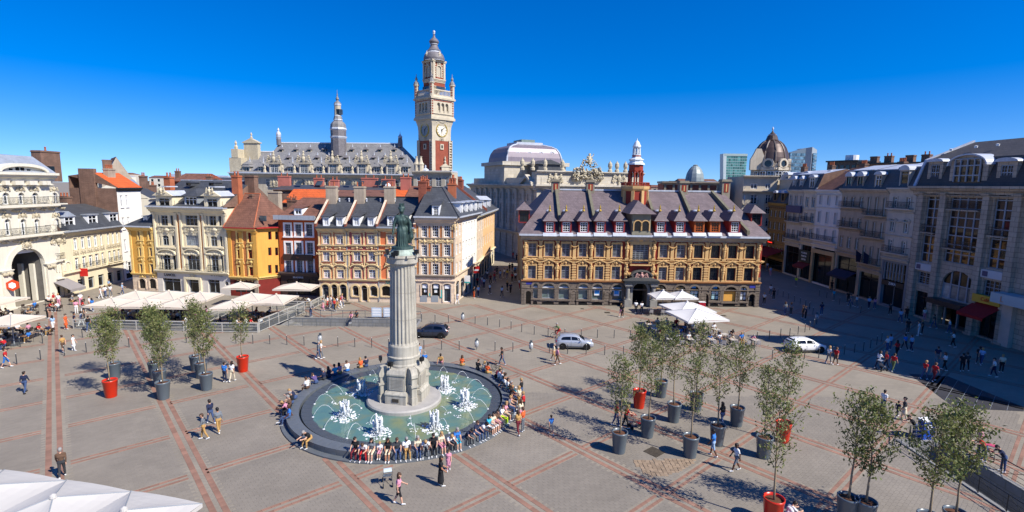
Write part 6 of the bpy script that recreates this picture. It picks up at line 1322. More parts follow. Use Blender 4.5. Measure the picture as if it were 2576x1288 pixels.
F.box('entrance_canopy',x0-0.2,x1+0.3,-1.6,0.02,z0-0.7,z0-0.1,DARK); F.holes.append((x0,x1,0.05,z0-0.8,0)); F.box('entrance_void',x0-0.2,x1+0.2,2.0,2.1,0,z0-0.6,BLACK)
for i in range(3): F.box('entrance_post',x0+0.3+(x1-x0-0.8)*i/2,x0+0.5+(x1-x0-0.8)*i/2,0.5,0.7,0,z0-0.8,GREYP)
for c in (C1,C3):
    F.win(c[0],c[1],0.2,3.6,'shop',DARK,GLD,y=0.3); F.win(c[0],c[1],4.6,c[2]-1.4,'cross',mat('blue_grey_frame','8f98a3'),STG,y=0.25); F.box('sign_board',c[0]-0.2,c[1]+0.2,-0.35,-0.05,c[2]-1.15,c[2]-0.25,mat('pale_board','b9bcc0',0.6,0.04)); F.box('sign_print',c[0]+0.0,c[0]+0.7,-0.37,-0.352,c[2]-1.0,c[2]-0.4,mat('violet_board','4d4a66'))
F.wall(0,L,0,ez-0.5,FS,depth=0.6,sides=18)
F.band(-0.4,L,ez,1.0,1.1,FS); F.band(0,L,ez-1.1,0.3,0.5,FS,'architrave')
rz1 = F.fp(zQ(2090,185),6.5)[1]; xg,_ = F.fp(zQ(2085,185),6.5)
FSL = mat('dark_roof_slate','4a4745',0.7,0.1,0.4,pattern='w',pscale=(0.5,0.3),bump=0.2,streak=0.1)
F.roof(0.4,L,[(-0.6,ez+0.02,0,0),(0.5,ez+3.4,0,0),(6.5,rz1,0,0),(18,ez,0,0)],FSL,gable=LEAD)
q = MB(); q.add([(0.1,-0.8,ez),(0.5,-0.8,ez),(0.5,0.4,ez+3.5),(0.1,0.4,ez+3.5),(0.5,6.5,rz1+0.25),(0.1,6.5,rz1+0.25),(0.1,6.5,ez),(0.5,6.5,ez)],[(0,1,2,3),(3,2,4,5),(0,3,5,6),(1,7,4,2)]).obj('raking_parapet',LEAD,F.root)
x0,x1,z0,z1 = F.rect(zQ,2025,340,2245,495,y=-0.4); d = F.box('arched_dormer',x0-0.7,x1+0.7,-0.4,3.6,ez,z1-0.3,FS)
mb = MB(); n=12; cx = (x0+x1)/2; hw = (x1-x0)/2+0.7; rr_ = F.fp(zQ(2135,280),-0.4)[1]-z1+0.3; mb.prism([(cx-hw*math.cos(math.pi*i/n),z1-0.31+rr_*math.sin(math.pi*i/n)) for i in range(n+1)],-0.42,3.4); mb.obj('dormer_gable',FS,d); arch_ring(q := MB(),cx,z1-0.3,hw,rr_,0.18,-0.8,4.2,14); q.obj('dormer_hood',LEAD,d)
mb = MB(); mb.prism([(x0,z0)]+[(cx-(x1-x0)/2*math.cos(math.pi*i/n),z1-0.4+(rr_-0.5)*math.sin(math.pi*i/n)) for i in range(n+1)]+[(x1,z0)],-0.5,-0.43); mb.obj('pane',STG,d); mb = MB(); bars(mb,x1-x0,z1-z0+rr_-0.7,[(x1-x0)*i/4 for i in (0.15,1,2,3,3.85)],[(z1-z0)*0.35,(z1-z0)*0.85,(z1-z0)*1.2],0.13,-0.14,0.0); mb.obj('window',mat('blue_grey_frame','8f98a3'),d,(x0,-0.5,z0))
for a0,a1 in ((1830,1905),(2385,2490)):
    x0,x1,z0,z1 = F.rect(zQ,a0,345,a1,490,y=-0.3); F.dormer(x0-0.4,x1+0.4,ez+0.02,z1+0.2,-0.3,3.4,FS,mat('blue_grey_frame','8f98a3'),LEAD,'cross','arch',gm=STG,rh=0.45,over=0.3,t=0.45)
for a,b in ((2025,245),(2225,222),(2400,207),(2370,308),(1940,330)): x,z = F.fp(zQ(a,b),3.5); MB().lathe([(0.15,0),(0.2,0.25),(0.02,0.3)],6,(x,3.0,z)).obj('snow_hook',WHT,F.root)
# red awning stall and corner shop at the edge of the frame
x0,_ = F.fp(zQ5(2130,620)); x1,_ = F.fp(zQ5(2330,640)); aw = awning(F,x0-0.2,x1+0.6,4.2,1.3,2.2,mat('red_awning','8e1418',0.8,0.06)); F.box('awning_fascia',x0-0.2,x1+0.6,-0.6,-0.05,4.2,5.1,mat('yellow_fascia','c9a33a',0.7,0.06)); F.text('Café',(x0+x1)/2+0.2,4.65,0.6,mat('red_sign','c3201c'),-0.63)
x0,_ = F.fp(zQ5(2400,560)); F.box('glass_canopy',x0,L,-1.8,-0.05,4.9,6.0,mat('pale_aqua_panel','9fb4ba',0.4,0.05)); F.text('L',x0+1.4,5.4,0.9,mat('copper_letter','c98a6a',0.5),-1.83)
F.box('pale_pier',x0+0.2,x0+1.4,-0.5,0.02,0,4.9,mat('pale_pier_stone','b9aea2',0.85,0.08))
# ---- tall gabled newspaper house just beyond the right edge (its stepped gable throws the long shadow)
F = Fac('stepped_gable_building','tall stone building with a stepped gable just beyond the right edge of the frame','building',(RX+0.3,48.8),(RX+0.3,30.0)); L = F.L
for j in range(4):
    for i in range(6): F.win(0.9+3.0*i,2.7+3.0*i,5.2+3.4*j,7.6+3.4*j,'cross',GREYP,GL)
for i in range(3): F.win(1.0+6.0*i,5.2+6.0*i,0.2,3.6,'shop',DARK,GLD)
F.wall(0,L,0,19.0,SG[1],sides=14)
for k in range(7): F.box('gable_step',L*0.45-7.2+k*1.0,L*0.45+7.2-k*1.0,0.0,1.2,19.0+k*1.7,20.7+k*1.7,SG[1])
F.box('gable_finial',L*0.45-0.5,L*0.45+0.5,0.2,1.0,30.9,32.2,CARV); F.roof(0,L,[(-0.3,19,0,0),(7,24.5,0,0),(14,19,0,0)],SLATE)
# ---- domed hotel behind the row
HS = mat('hotel_stone','c6b9a2',0.85,0.1,0.6,streak=0.15)
A_,B_ = PY(*zQ(332,700),114),PY(*zQ(600,700),113)
F = Fac('domed_hotel','stone hotel with a tall brown dome and round windows at its base','hotel',A_[:2],B_[:2]); L = F.L
ez = F.fp(zQ(450,560))[1]
for k,(b0,b1,b2) in enumerate(((505,548,0),(595,665,1),(690,745,1),(780,845,1),(880,950,1))):
    for a0,a1 in ((335,360),(402,455),(520,560)):
        x0,x1,z0,z1 = F.rect(zQ,a0,b0,a1,b1)
        if x0 < 0.2: x0 = 0.3
        F.win(x0,x1,z0,z1,'french',WHT,GLB,rise=0.35 if k == 1 else 0)
        if b2: F.rail(x0-0.2,x1+0.2,z0,0.8,DARK,-0.35,slab=HS,scroll=False)
F.win(1.0,L-1.0,0.2,4.5,'shop',SHOPR,GLD)
F.wall(0,L,0,ez+3.0,HS,sides=14,depth=0.4); F.band(-0.2,L,ez,0.7,0.8,HS); F.band(-0.2,L,ez+3.2,0.7,0.9,HS)
for txt,a,b in (('HOTEL',415,762),('CARLTON',440,868)): x,z = F.fp(zQ(a,b)); F.text(txt,x-0.3,z,1.35,WHT,-0.5)
hx,_ = F.fp(zQ(552,420),5.5); hk = 0.3164*115/FPX
def hp(pts,name,mats,n=10,smooth=False):
    mb = MB()
    for j in range(len(pts)-1):
        (h0,b0,m0),(h1,b1,_) = pts[j],pts[j+1]; mb.lathe([(h0*hk,F.fp(zQ(552,b0),5.5)[1]),(h1*hk,F.fp(zQ(552,b1),5.5)[1])],n,(hx,5.5,0),0.3,m0,cap=False)
    return mb.obj(name,mats,F.root,smooth=smooth)
DB = mat('brown_dome','54453f',0.45,0.14,0.4,streak=0.18,metal=0.3)
hp([(140,560,0),(140,400,0),(152,396,0),(152,384,0),(135,382,0),(135,350,0),(128,345,0)],'dome_drum',[HS])
dp = [(130,350),(131,330),(127,300),(118,262),(103,225),(84,195),(62,175),(46,166)]
hp([(h,b,0) for h,b in dp],'dome',[DB],20,True)
for i in range(10):
    an = 0.3+i*2*math.pi/10; MB().tube([(hx+h*hk*1.01*math.cos(an),5.5+h*hk*1.01*math.sin(an),F.fp(zQ(552,b),5.5)[1]) for h,b in dp],0.16,5).obj('dome_rib',mat('dome_rib_lead','6d625a',0.5,0.1),F.root)
hp([(50,168,0),(52,162,0),(46,158,0),(36,128,0),(30,122,1),(32,118,0),(20,110,0),(10,98,0),(3,85,1),(6,78,1),(8,68,1),(4,60,1),(1,52,1)],'dome_lantern',[DB,LEAD],12)
for i in range(7):
    an = math.pi+0.35+i*(math.pi-0.7)/6*1.0; r = 138*hk; px_,py_ = hx+r*math.cos(an),5.5+r*math.sin(an); zz = F.fp(zQ(552,352),5.5)[1]
    if i%2 == 0:
        mb = MB(); arch_ring(mb,0,0,0.75,0.75,0.4,-0.3,0.3,14,0,0,2*math.pi); o = mb.obj('bull_eye',HS,F.root,(px_,py_,zz),rz=an+math.pi/2); MB().lathe([(0.78,-0.05),(0.78,0.05)],12).obj('pane',GLB,o).rotation_euler=(math.pi/2,0,0); MB().box(-1.3,1.3,-0.3,0.4,-1.4,-0.75).obj('bull_eye_base',HS,o)
    zz = F.fp(zQ(552,440),5.5)[1]; fr,g = win_mesh('sash',1.3,2.0,WHT,GLB); r2 = 140.5*hk; o = link('window',fr,F.root,(hx+r2*math.cos(an),5.5+r2*math.sin(an),zz-1.2),an+math.pi/2); link('pane',g,o)
mb = MB().box(-1.6,1.6,-0.4,0.4,0,2.2); mb.prism([(-1.6,2.2),(1.6,2.2),(0.9,3.6),(0.5,4.6),(-0.5,4.6),(-0.9,3.6)],-0.4,0.4); x,z = F.fp(zQ(455,375),3.0); mb.obj('scrolled_gable',HS,F.root,(x,3.0,z-0.6))
# right wing of the hotel (zinc roof running behind the row)
A_,B_ = PY(*zQ(640,400),113),(60.0,80.0)
F = Fac('zinc_roofed_block','block with light zinc mansard and round dormers behind the shaded row','building',A_[:2],B_); L = F.L; ez = F.fp(zQ(900,455))[1]
F.box('wall',0,L,0,8,0,ez-0.5,HS); F.roof(0,L,[(-0.3,ez-0.5,0,0),(0.8,ez+1.0,0,0),(5,ez+1.5,0,0),(9,ez-0.5,0,0)],ZINC)
for i in range(5): F.dormer(2.0+L/5*i,3.4+L/5*i,ez-0.4,ez+0.6,-0.25,1.6,HS,WHT,LEAD,'sash','arch',rh=0.6)
for i in range(4): F.chim(3.5+L/4*i,3.0,ez+0.5,ez+2.3,1.3,0.7,BROWNB,4)
# roofscape clutter behind
for lab,a0,a1,b0,b1,Y,wm in (('dark rooftop plant room with a white cylinder tank on the skyline',1015,1250,325,390,128,mat('dark_cladding','4b4644',0.7,0.12)),('brown rooftop block with chimneys on the skyline beside the plant room',1250,1500,345,400,120,BROWNB),('long pale rooftop wall on the skyline left of the store gable',1520,1800,340,400,110,HS)):
    A_,B_ = PY(*zQ(a0,b0),Y),PY(*zQ(a1,b0),Y-6); f = Fac('rooftop_block',lab,'building',A_[:2],B_[:2]); zt = f.fp(zQ((a0+a1)/2,b0+8))[1]
    f.box('wall',0,f.L,0,9,0,zt,wm); f.box('roof_slab',-0.3,f.L+0.3,-0.3,9.3,zt,zt+0.35,DARK)
    for i in range(5): f.box('window',f.L*(0.08+0.19*i),f.L*(0.2+0.19*i),-0.08,0.02,zt-2.6,zt-0.8,GLB)
    if a0 == 1015:
        MB().lathe([(1.4,zt+0.3),(1.4,zt+1.7)],14,(f.L*0.5,4,0)).obj('tank',WHT,f.root)
    else:
        for i in range(2): f.chim(f.L*(0.3+0.45*i),3,zt,zt+1.9,1.5,1.0,BROWNB,2 if i else 0)
# ---- background beyond the exchange
A_,B_ = PY(1822,470,128),PY(1868,470,134); F = Fac('cream_office_block','cream block with rows of red-shadowed windows beyond the exchange','building',A_[:2],B_[:2]); L = F.L; ez = F.fp((1840,487))[1]
for j in range(5):
    for i in range(7): F.win(L*(i+0.28)/7,L*(i+0.68)/7,ez-1.0-2.9*j-1.9,ez-1.0-2.9*j,'thin',WHT,GLD)
F.wall(0,L,0,ez,mat('butter_render','ddd0a0',0.85,0.05),sides=12); F.band(0,L,ez+0.2,0.6,0.6,CREAM2); F.roof(0,L,[(-0.2,ez+0.2,0,0),(0.8,ez+2.6,0,0),(6,ez+3.0,0,0),(12,ez,0,0)],LEAD)
for i in range(6): F.dormer(L*(i+0.3)/6,L*(i+0.7)/6,ez+0.4,ez+1.9,-0.05,1.2,WHT,WHT,SLATE,'thin','flat')
A_,B_ = PY(1668,470,122),PY(1822,470,120); F = Fac('brick_rooftop_range','red brick and stone upper storey with dark cornice behind the exchange roof','building',A_[:2],B_[:2]); L = F.L; ez = F.fp((1740,462))[1]
F.box('wall',0,L,0,10,0,ez,BRICK); F.band(-0.3,L+0.3,ez+0.4,0.7,0.8,PLASTER); F.box('roof',-0.2,L,0,10,ez+0.05,ez+0.5,DARK)
for i in range(7): F.box('stone_pier',L*(i+0.1)/7,L*(i+0.35)/7,-0.3,0.02,ez-3,ez-0.3,CHS)
dx,_ = F.fp(z4(2465,500),4); mb = MB(); k_ = 0.25*125/FPX
pts = [(100,620),(100,585),(92,570),(88,530),(80,490),(62,450),(38,420),(22,412),(24,404),(10,398)]; mb.lathe([(h*k_,F.fp(z4(2465,b),4)[1]) for h,b in pts],12,(dx,4,0)); mb.obj('grey_dome',mat('grey_zinc_dome','8d9796',0.5,0.1,streak=0.15,metal=0.2),F.root,smooth=False)
# glass towers on the skyline
def tower(label,u0,u1,v0,v1,Y,um_,gm,nx,nz,lean0=0.0,lean1=0.0,name='office_tower',side=None,slant=0.0):
    A_,B_ = PY(u0,v1,Y),PY(u1,v1,Y); root = thing(name,label,'tower',(A_[0],Y,0)); W = B_[0]-A_[0]; zt = PY(u0,v0,Y)[2]; zb = PY(u0,v1,Y)[2]-12
    def X(t,h): f = (h-zb)/(zt-zb); return W*t*(1+lean1*f-lean0*f)+W*lean0*f
    mb = MB(); mb.add([(0,0,0),(W,0,0),(W,W*0.5,0),(0,W*0.5,0),(X(0,zt),0,zt),(X(1,zt),0,zt+slant),(X(1,zt),W*0.5,zt+slant),(X(0,zt),W*0.5,zt)],[(0,1,5,4),(1,2,6,5),(2,3,7,6),(3,0,4,7),(4,5,6,7)]); mb.obj('core',um_,root)
    for i in range(nx):
        for j in range(nz):
            h0,h1 = zb+(zt-zb)*(j+0.12)/nz,zb+(zt-zb)*(j+0.88)/nz; a,b = (i+0.06)/nx,(i+0.94)/nx
            MB().quad((X(a,h0),-0.15,h0),(X(b,h0),-0.15,h0),(X(b,h1),-0.15,h1),(X(a,h1),-0.15,h1)).obj('pane',gm,root)
    return root,W,zt,zb
GT = glass('teal_tower_glass','4f7f78',0.12); GT2 = glass('steel_tower_glass','5f7f92',0.15)
r,W,zt,zb = tower('teal glass office tower widening towards its top, far beyond the exchange',1826,1873,392,455,520,mat('tower_frame','9fb0ac',0.5),GT,9,14,-0.07,0.05)
MB().prism([(-2,zb),(W*0.02,zb),(W*-0.07,zt+2),(-4.5,zt+2)],-0.4,8).obj('side_fin',mat('pale_fin','b9c4c4',0.4),r); MB().box(-3.5,W*1.05,-0.5,10,zt,zt+2.2).obj('roof_screen',mat('tower_frame','9fb0ac'),r)
r,W,zt,zb = tower('wedge-shaped grey office tower with slanted top and white core on the skyline',1985,2023,384,425,560,mat('steel_frame','6c7c88',0.5),GT2,9,8,0,0,slant=5.0)
MB().add([(W,0,0),(W+5,-3,0),(W+13,2,0),(W+13,20,0),(W,20,0),(W,0,zt+5),(W+5,-3,zt+6),(W+13,2,zt+3.5),(W+13,20,zt+3.5),(W,20,zt+5)],[(0,1,6,5),(1,2,7,6),(2,3,8,7),(5,6,7,8,9)]).obj('white_core',mat('tower_concrete','8f989e',0.7,0.05),r)
for j in range(9): z = zb+(zt-zb)*(j+0.1)/9; MB().box(W+6.5,W+10.5,-3.4,0.5,z,z+(zt-zb)/9*0.8).obj('core_pane',GT2,r)
FARL = [a+' '+b+' on the skyline' for a,b in zip(('pale','cream','grey','brick','white','low','tall','narrow','wide','stone','flat-topped','hipped','plain')*2,
    ('rooftop just right of the clock tower','rooftop beside the opera roof','rooftop left of the lead dome','rooftop behind the opera attic','rooftop behind the crowning sculpture','rooftop left of the red lantern','rooftop right of the red lantern','rooftop behind the exchange ridge','rooftop left of the small grey dome','rooftop right of the small grey dome','rooftop left of the teal tower','rooftop under the teal tower','rooftop behind the brown dome','rooftop right of the brown dome','rooftop under the wedge tower','rooftop right of the wedge tower','rooftop behind the zinc roofs','rooftop behind the plant room','rooftop behind the white arcaded building','rooftop behind the brick flank','rooftop behind the pointed gable','rooftop behind the zinc mansard','rooftop behind the cream house','rooftop left of the guild hall','rooftop behind the side street','rooftop behind the low shop row'))]
# far city closing the gaps between the roofs
for i in range(26):
    u = 1150+i*56+rnd.uniform(-18,18) if i < 18 else rnd.uniform(180,600)
    Y = rnd.uniform(190,330); v = 456+rnd.uniform(-4,10)-(u-1288)*-0.014; p = PY(u,v,Y); w = rnd.uniform(8,16)
    f = Fac('far_building',(FARL[i]),'building',(p[0]-w/2,Y),(p[0]+w/2,Y))
    zt = max(6,p[2]); wm = rnd.choice((HS,CREAM2,PLASTER,SG[0],BRICK)); 
    for k in range(4):
        for j in range(2): f.win(w*(k+0.3)/4,w*(k+0.7)/4,zt-2.6-3*j,zt-0.9-3*j,'thin',WHT,GLD)
    f.wall(0,w,0,zt,wm,sides=8); f.roof(0,w,[(-0.3,zt,0,0),(4,zt+rnd.uniform(0.6,2.2),0.8,0.8),(8.2,zt,0,0)],rnd.choice((SLATE,ZINC,TILE)))
# ------------------------------------------------------------ sculpting: smooth union of tapered limbs, meshed on a grid
def sculpt(prims, vox, k=0.025):
    """prims: (p0, p1, r0, r1, tag). Returns vertices, quads, tag per quad."""
    P0 = np.array([q[0] for q in prims], float); P1 = np.array([q[1] for q in prims], float)
    rr = np.array([[q[2], q[3]] for q in prims], float); pad = rr.max(1)[:,None]+3*vox+k
    lo = (np.minimum(P0,P1)-pad).min(0); hi = (np.maximum(P0,P1)+pad).max(0)
    n = np.ceil((hi-lo)/vox).astype(int)+1; D = np.full(n, 1.0, np.float32)
    ax = [lo[i]+vox*np.arange(n[i]) for i in range(3)]
    for a, b, (r0, r1), pd in zip(P0, P1, rr, pad):
        i0 = np.maximum(0, np.floor((np.minimum(a,b)-pd-lo)/vox).astype(int)); i1 = np.minimum(n, np.ceil((np.maximum(a,b)+pd-lo)/vox).astype(int)+1)
        X, Y, Zg = np.meshgrid(*[ax[i][i0[i]:i1[i]] for i in range(3)], indexing='ij')
        ab = b-a; L2 = max(1e-9, ab@ab)
        t = np.clip(((X-a[0])*ab[0]+(Y-a[1])*ab[1]+(Zg-a[2])*ab[2])/L2, 0, 1)
        d = np.sqrt((X-a[0]-t*ab[0])**2+(Y-a[1]-t*ab[1])**2+(Zg-a[2]-t*ab[2])**2)-(r0+(r1-r0)*t)
        S = D[i0[0]:i1[0], i0[1]:i1[1], i0[2]:i1[2]]
        h = np.clip(0.5+0.5*(S-d)/k, 0, 1); S[...] = S*(1-h)+d*h-k*h*(1-h)
    s = D < 0; c = [(i,j,l) for i in (0,1) for j in (0,1) for l in (0,1)]
    sl = lambda o: tuple(slice(o[i], n[i]-1+o[i]) for i in range(3))
    cnt = sum(s[sl(o)].astype(np.int8) for o in c); mixed = (cnt > 0)&(cnt < 8)
    idx = -np.ones(n-1, int); cells = np.argwhere(mixed); idx[mixed] = np.arange(len(cells))
    acc = np.zeros((len(cells),3)); num = np.zeros(len(cells))
    val = {o: D[cells[:,0]+o[0], cells[:,1]+o[1], cells[:,2]+o[2]] for o in c}
    for o in c:
        for q in range(3):
            if o[q] == 0:
                o2 = list(o); o2[q] = 1; o2 = tuple(o2); a, b = val[o], val[o2]; cr = (a < 0) != (b < 0)
                t = np.where(cr, a/np.where(cr, a-b, 1), 0); e = np.tile(np.array(o,float), (len(cells),1)); e[:,q] += t
                acc += e*cr[:,None]; num += cr
    V = lo+(cells+acc/num[:,None])*vox
    quads = []
    for q in range(3):
        r_, u_ = (q+1)%3, (q+2)%3
        s0 = np.take(s, range(0,n[q]-1), q); s1 = np.take(s, range(1,n[q]), q)
        E_ = np.argwhere(s0 != s1); E_ = E_[(E_[:,r_] > 0)&(E_[:,u_] > 0)&(E_[:,r_] < n[r_]-1)&(E_[:,u_] < n[u_]-1)]
        def cell(dr, du): e = E_.copy(); e[:,r_] -= dr; e[:,u_] -= du; return idx[e[:,0],e[:,1],e[:,2]]
        f = np.stack([cell(1,1),cell(0,1),cell(0,0),cell(1,0)],1); flip = ~s[E_[:,0],E_[:,1],E_[:,2]]
        f[flip] = f[flip][:,::-1]; quads.append(f)
    Fq = np.concatenate(quads); ctr = V[Fq].mean(1); best = np.full(len(ctr), 9.0); tg = np.zeros(len(ctr), int)
    for (a,b,r0,r1,t_),pa,pb in zip(prims,P0,P1):
        ab = pb-pa; t = np.clip((ctr-pa)@ab/max(1e-9,ab@ab),0,1); d = np.linalg.norm(ctr-pa-t[:,None]*ab,axis=1)-(r0+(r1-r0)*t)
        m = d < best; best[m] = d[m]; tg[m] = t_
    return V, Fq, tg
def sculpt_mesh(name, V, Fq, tg, mats):
    me = bpy.data.meshes.new(name); me.vertices.add(len(V)); me.vertices.foreach_set('co', V.ravel())
    me.loops.add(Fq.size); me.loops.foreach_set('vertex_index', Fq.ravel().astype(np.int32)); me.polygons.add(len(Fq))
    me.polygons.foreach_set('loop_start', np.arange(len(Fq))*4); me.polygons.foreach_set('loop_total', np.full(len(Fq),4))
    for m in mats: me.materials.append(m)
    me.polygons.foreach_set('material_index', tg.astype(np.int32)); me.polygons.foreach_set('use_smooth', np.ones(len(Fq),bool)); me.update(calc_edges=True); return me
# ------------------------------------------------------------ fountain
GRN = mat('dark_granite_rim','5f6468',0.42,0.15,1.2,spec=0.5); GRN2 = mat('basin_slabs','464c52',0.4,0.15,0.8)
WATER = mat('fountain_water','3f6f66',0.08,0.45,0.35,bump=0.6,bscale=3.5,spec=0.6)
N_,L_ = WATER.node_tree.nodes, WATER.node_tree.links
tc_ = N_.new('ShaderNodeTexCoord'); n_ = N_.new('ShaderNodeTexNoise'); n_.inputs['Scale'].default_value = 0.5; n_.inputs['Detail'].default_value = 5; L_.new(tc_.outputs['Object'],n_.inputs['Vector'])
r_ = N_.new('ShaderNodeValToRGB'); r_.color_ramp.elements[0].position = 0.46; r_.color_ramp.elements[1].position = 0.66; r_.color_ramp.elements[0].color = lin('56766d')+[1]; r_.color_ramp.elements[1].color = lin('747c58')+[1]
L_.new(n_.outputs['Fac'],r_.inputs[0]); L_.new(r_.outputs[0],N_['Principled BSDF'].inputs['Base Color'])
ft = thing('fountain','round granite fountain basin of green water with white jets','fountain',(FC[0],FC[1],0))
def ring(r0,r1,z0,z1,zi=None,n=96,m=0,mb=None,seg=None):
    mb = mb or MB(); zi = z1 if zi is None else zi
    mb.lathe([(r0,z0),(r0,zi),(r1,z1),(r1,z0)],n,cap=False,m=m); return mb
R0 = FR
MB().lathe([(R0+0.4,0.0),(R0+0.4,0.1),(R0-0.05,0.1)],96,cap=False).obj('step',GRN,ft)
NS = 60                                    # rim slabs laid round the basin
def arcslab(r0,r1,a0,a1,z0,z1a,z1b):
    mb = MB(); q = 3
    for i in range(q):
        p,s_ = a0+(a1-a0)*i/q, a0+(a1-a0)*(i+1)/q
        A=[(r*math.cos(a),r*math.sin(a),z) for a in (p,s_) for (r,z) in ((r0,z0),(r0,z1a),(r1,z1b),(r1,z0))]
        mb.add(A,[(1,2,6,5),(2,3,7,6),(0,1,5,4)]+([(0,3,2,1)] if i == 0 else [])+([(4,5,6,7)] if i == q-1 else []))
    return mb
s1 = arcslab(R0-0.85,R0,0.0015,2*math.pi/NS-0.0015,0.05,0.5,0.5).mesh('rim_slab',GRN); s2 = arcslab(R0-1.75,R0-1.0,0.002,2*math.pi/NS-0.002,0.0,0.30,0.4).mesh('basin_slab',GRN2)
for i in range(NS): link('rim_slab',s1,ft,rz=2*math.pi*i/NS); link('basin_slab',s2,ft,rz=2*math.pi*(i+0.5)/NS)
MB().lathe([(R0-1.0,0.1),(R0-0.85,0.1)],96,cap=False).obj('overflow_channel',mat('wet_moss','55532c',0.3,0.3,2),ft)
# water sheet with wavelets
nr, na = 40, 180; rw = R0-1.5; vs = [(0,0,0.3)]; fs = []
ph = [(rnd.uniform(0,6.28),rnd.uniform(0,6.28),rnd.uniform(1.5,6),rnd.uniform(0,6.28)) for _ in range(14)]
for j in range(1,nr+1):
    for i in range(na):
        r,a = rw*j/nr,2*math.pi*i/na; x,y = r*math.cos(a),r*math.sin(a)
        vs.append((x,y,0.3+sum(0.0035*math.sin(f*(x*math.cos(q)+y*math.sin(q))+p) for q,p,f,_ in ph)))
for i in range(na): fs.append((0,1+i,1+(i+1)%na))
for j in range(nr-1):
    for i in range(na): fs.append((1+j*na+i,1+(j+1)*na+i,1+(j+1)*na+(i+1)%na,1+j*na+(i+1)%na))
MB().add(vs,fs).obj('water',WATER,ft,smooth=True)
FOAM = mat('white_water','f4f7f8',0.35,0.03,6.0,bump=0.5,bscale=20,spec=0.5)
P_ = FOAM.node_tree.nodes['Principled BSDF']; P_.inputs['Transmission Weight'].default_value = 0.25
def jet(h, seed):
    R = random.Random(seed); mb = MB()
    for k in range(5):
        a = k*1.257; bx,by = 0.12*math.cos(a),0.12*math.sin(a); hh = h*R.uniform(0.75,1.0)
        mb.tube([(bx,by,0),(bx*1.5+R.uniform(-0.03,0.03),by*1.5,hh*0.4),(bx*1.9,by*1.9+R.uniform(-0.03,0.03),hh*0.75),(bx*2.3,by*2.3,hh)],[0.07,0.08,0.09,0.04],6)
    for k in range(230):
        a,r = R.uniform(0,6.28),R.uniform(0.05,0.42); z = h*(1-(r/0.42)**2)*R.uniform(0.0,1.05); s_ = R.uniform(0.012,0.045); mb.ball((r*math.cos(a),r*math.sin(a),z),(s_,s_,s_*1.6),5)
    for k in range(110):
        a,r = R.uniform(0,6.28),R.uniform(0.1,0.85); s_ = R.uniform(0.03,0.1); mb.ball((r*math.cos(a),r*math.sin(a),0.0),(s_,s_,s_*0.45),6)
    return mb.mesh('water_jet',FOAM,True)
jm = [jet(1.25,i) for i in range(3)]
for i,uv in enumerate(((1680,470),(750,720),(1060,880),(1590,830),(905,500),(1872,620))):
    gx,gy = G(*Z(1060,1360,1100)(*uv),0.3); link('water_jet',jm[i%3],ft,(gx-FC[0],gy-FC[1],0.31),rz=i*1.1,scale=(1.15,1.15,rnd.uniform(1.0,1.15)))
def arcjet(a,r_out,r_in,h,seed):
    R = random.Random(seed); mb = MB(); pts = []
    for t in range(15):
        f = t/14; r = r_out+(r_in-r_out)*f; pts.append((r*math.cos(a),r*math.sin(a),0.31+4*h*f*(1-f)))
    mb.tube(pts,[0.013]*8+[0.009]*7,4)
    for k in range(30):
        f = R.uniform(0.3,1); r = r_out+(r_in-r_out)*f; q = 0.05*f; s_ = R.uniform(0.008,0.016); mb.ball((r*math.cos(a)+R.uniform(-q,q),r*math.sin(a)+R.uniform(-q,q),0.31+4*h*f*(1-f)+R.uniform(-q,q)),s_,5)
    for k in range(12): s_ = R.uniform(0.02,0.07); mb.ball((r_in*math.cos(a)+R.uniform(-0.3,0.3),r_in*math.sin(a)+R.uniform(-0.25,0.25),0.3),(s_,s_,0.03),6)
    mb.ball((r_out*math.cos(a),r_out*math.sin(a),0.3),(0.1,0.1,0.04),6); return mb.obj('arc_jet',FOAM,ft,smooth=True)
for i in range(18): arcjet(2*math.pi*(i+0.4)/18,rw-0.25,rw-1.75,0.62+0.14*rnd.random(),i)
for i in range(9): arcjet(2*math.pi*(i+0.2)/9,3.3,4.3,0.4,50+i)
# ------------------------------------------------------------ column with statue
LIME = mat('weathered_limestone','a9a294',0.85,0.16,0.9,bump=0.2,bscale=9,streak=0.3); LIME2 = mat('column_stone','b1ab9c',0.85,0.14,0.8,bump=0.15,bscale=9,streak=0.35)
VERD = mat('patinated_stone','a3b0a2',0.8,0.2,1.4,streak=0.35); BRZ = mat('green_bronze','3f5550',0.55,0.35,2.2,metal=0.25,streak=0.45,spec=0.4)
CO = thing('monument_column','tall fluted stone column on a stepped pedestal standing in the fountain','column',(FC[0],FC[1],0))
MB().lathe([(2.85,0.2),(2.85,0.52),(2.75,0.62),(1.0,0.68)],64,cap=False).obj('base_disc',mat('pale_granite','a39f98',0.6,0.1,1.5),CO,smooth=False)
pr = rad(-11)
ped = MB()
ped.lathe([(1.62*1.414,0.6),(1.62*1.414,1.3),(1.5*1.414,1.42),(1.42*1.414,1.5),(1.42*1.414,3.0),(1.3*1.414,3.25)],4,a0=math.pi/4); o = ped.obj('pedestal_core',LIME,CO,rz=pr)
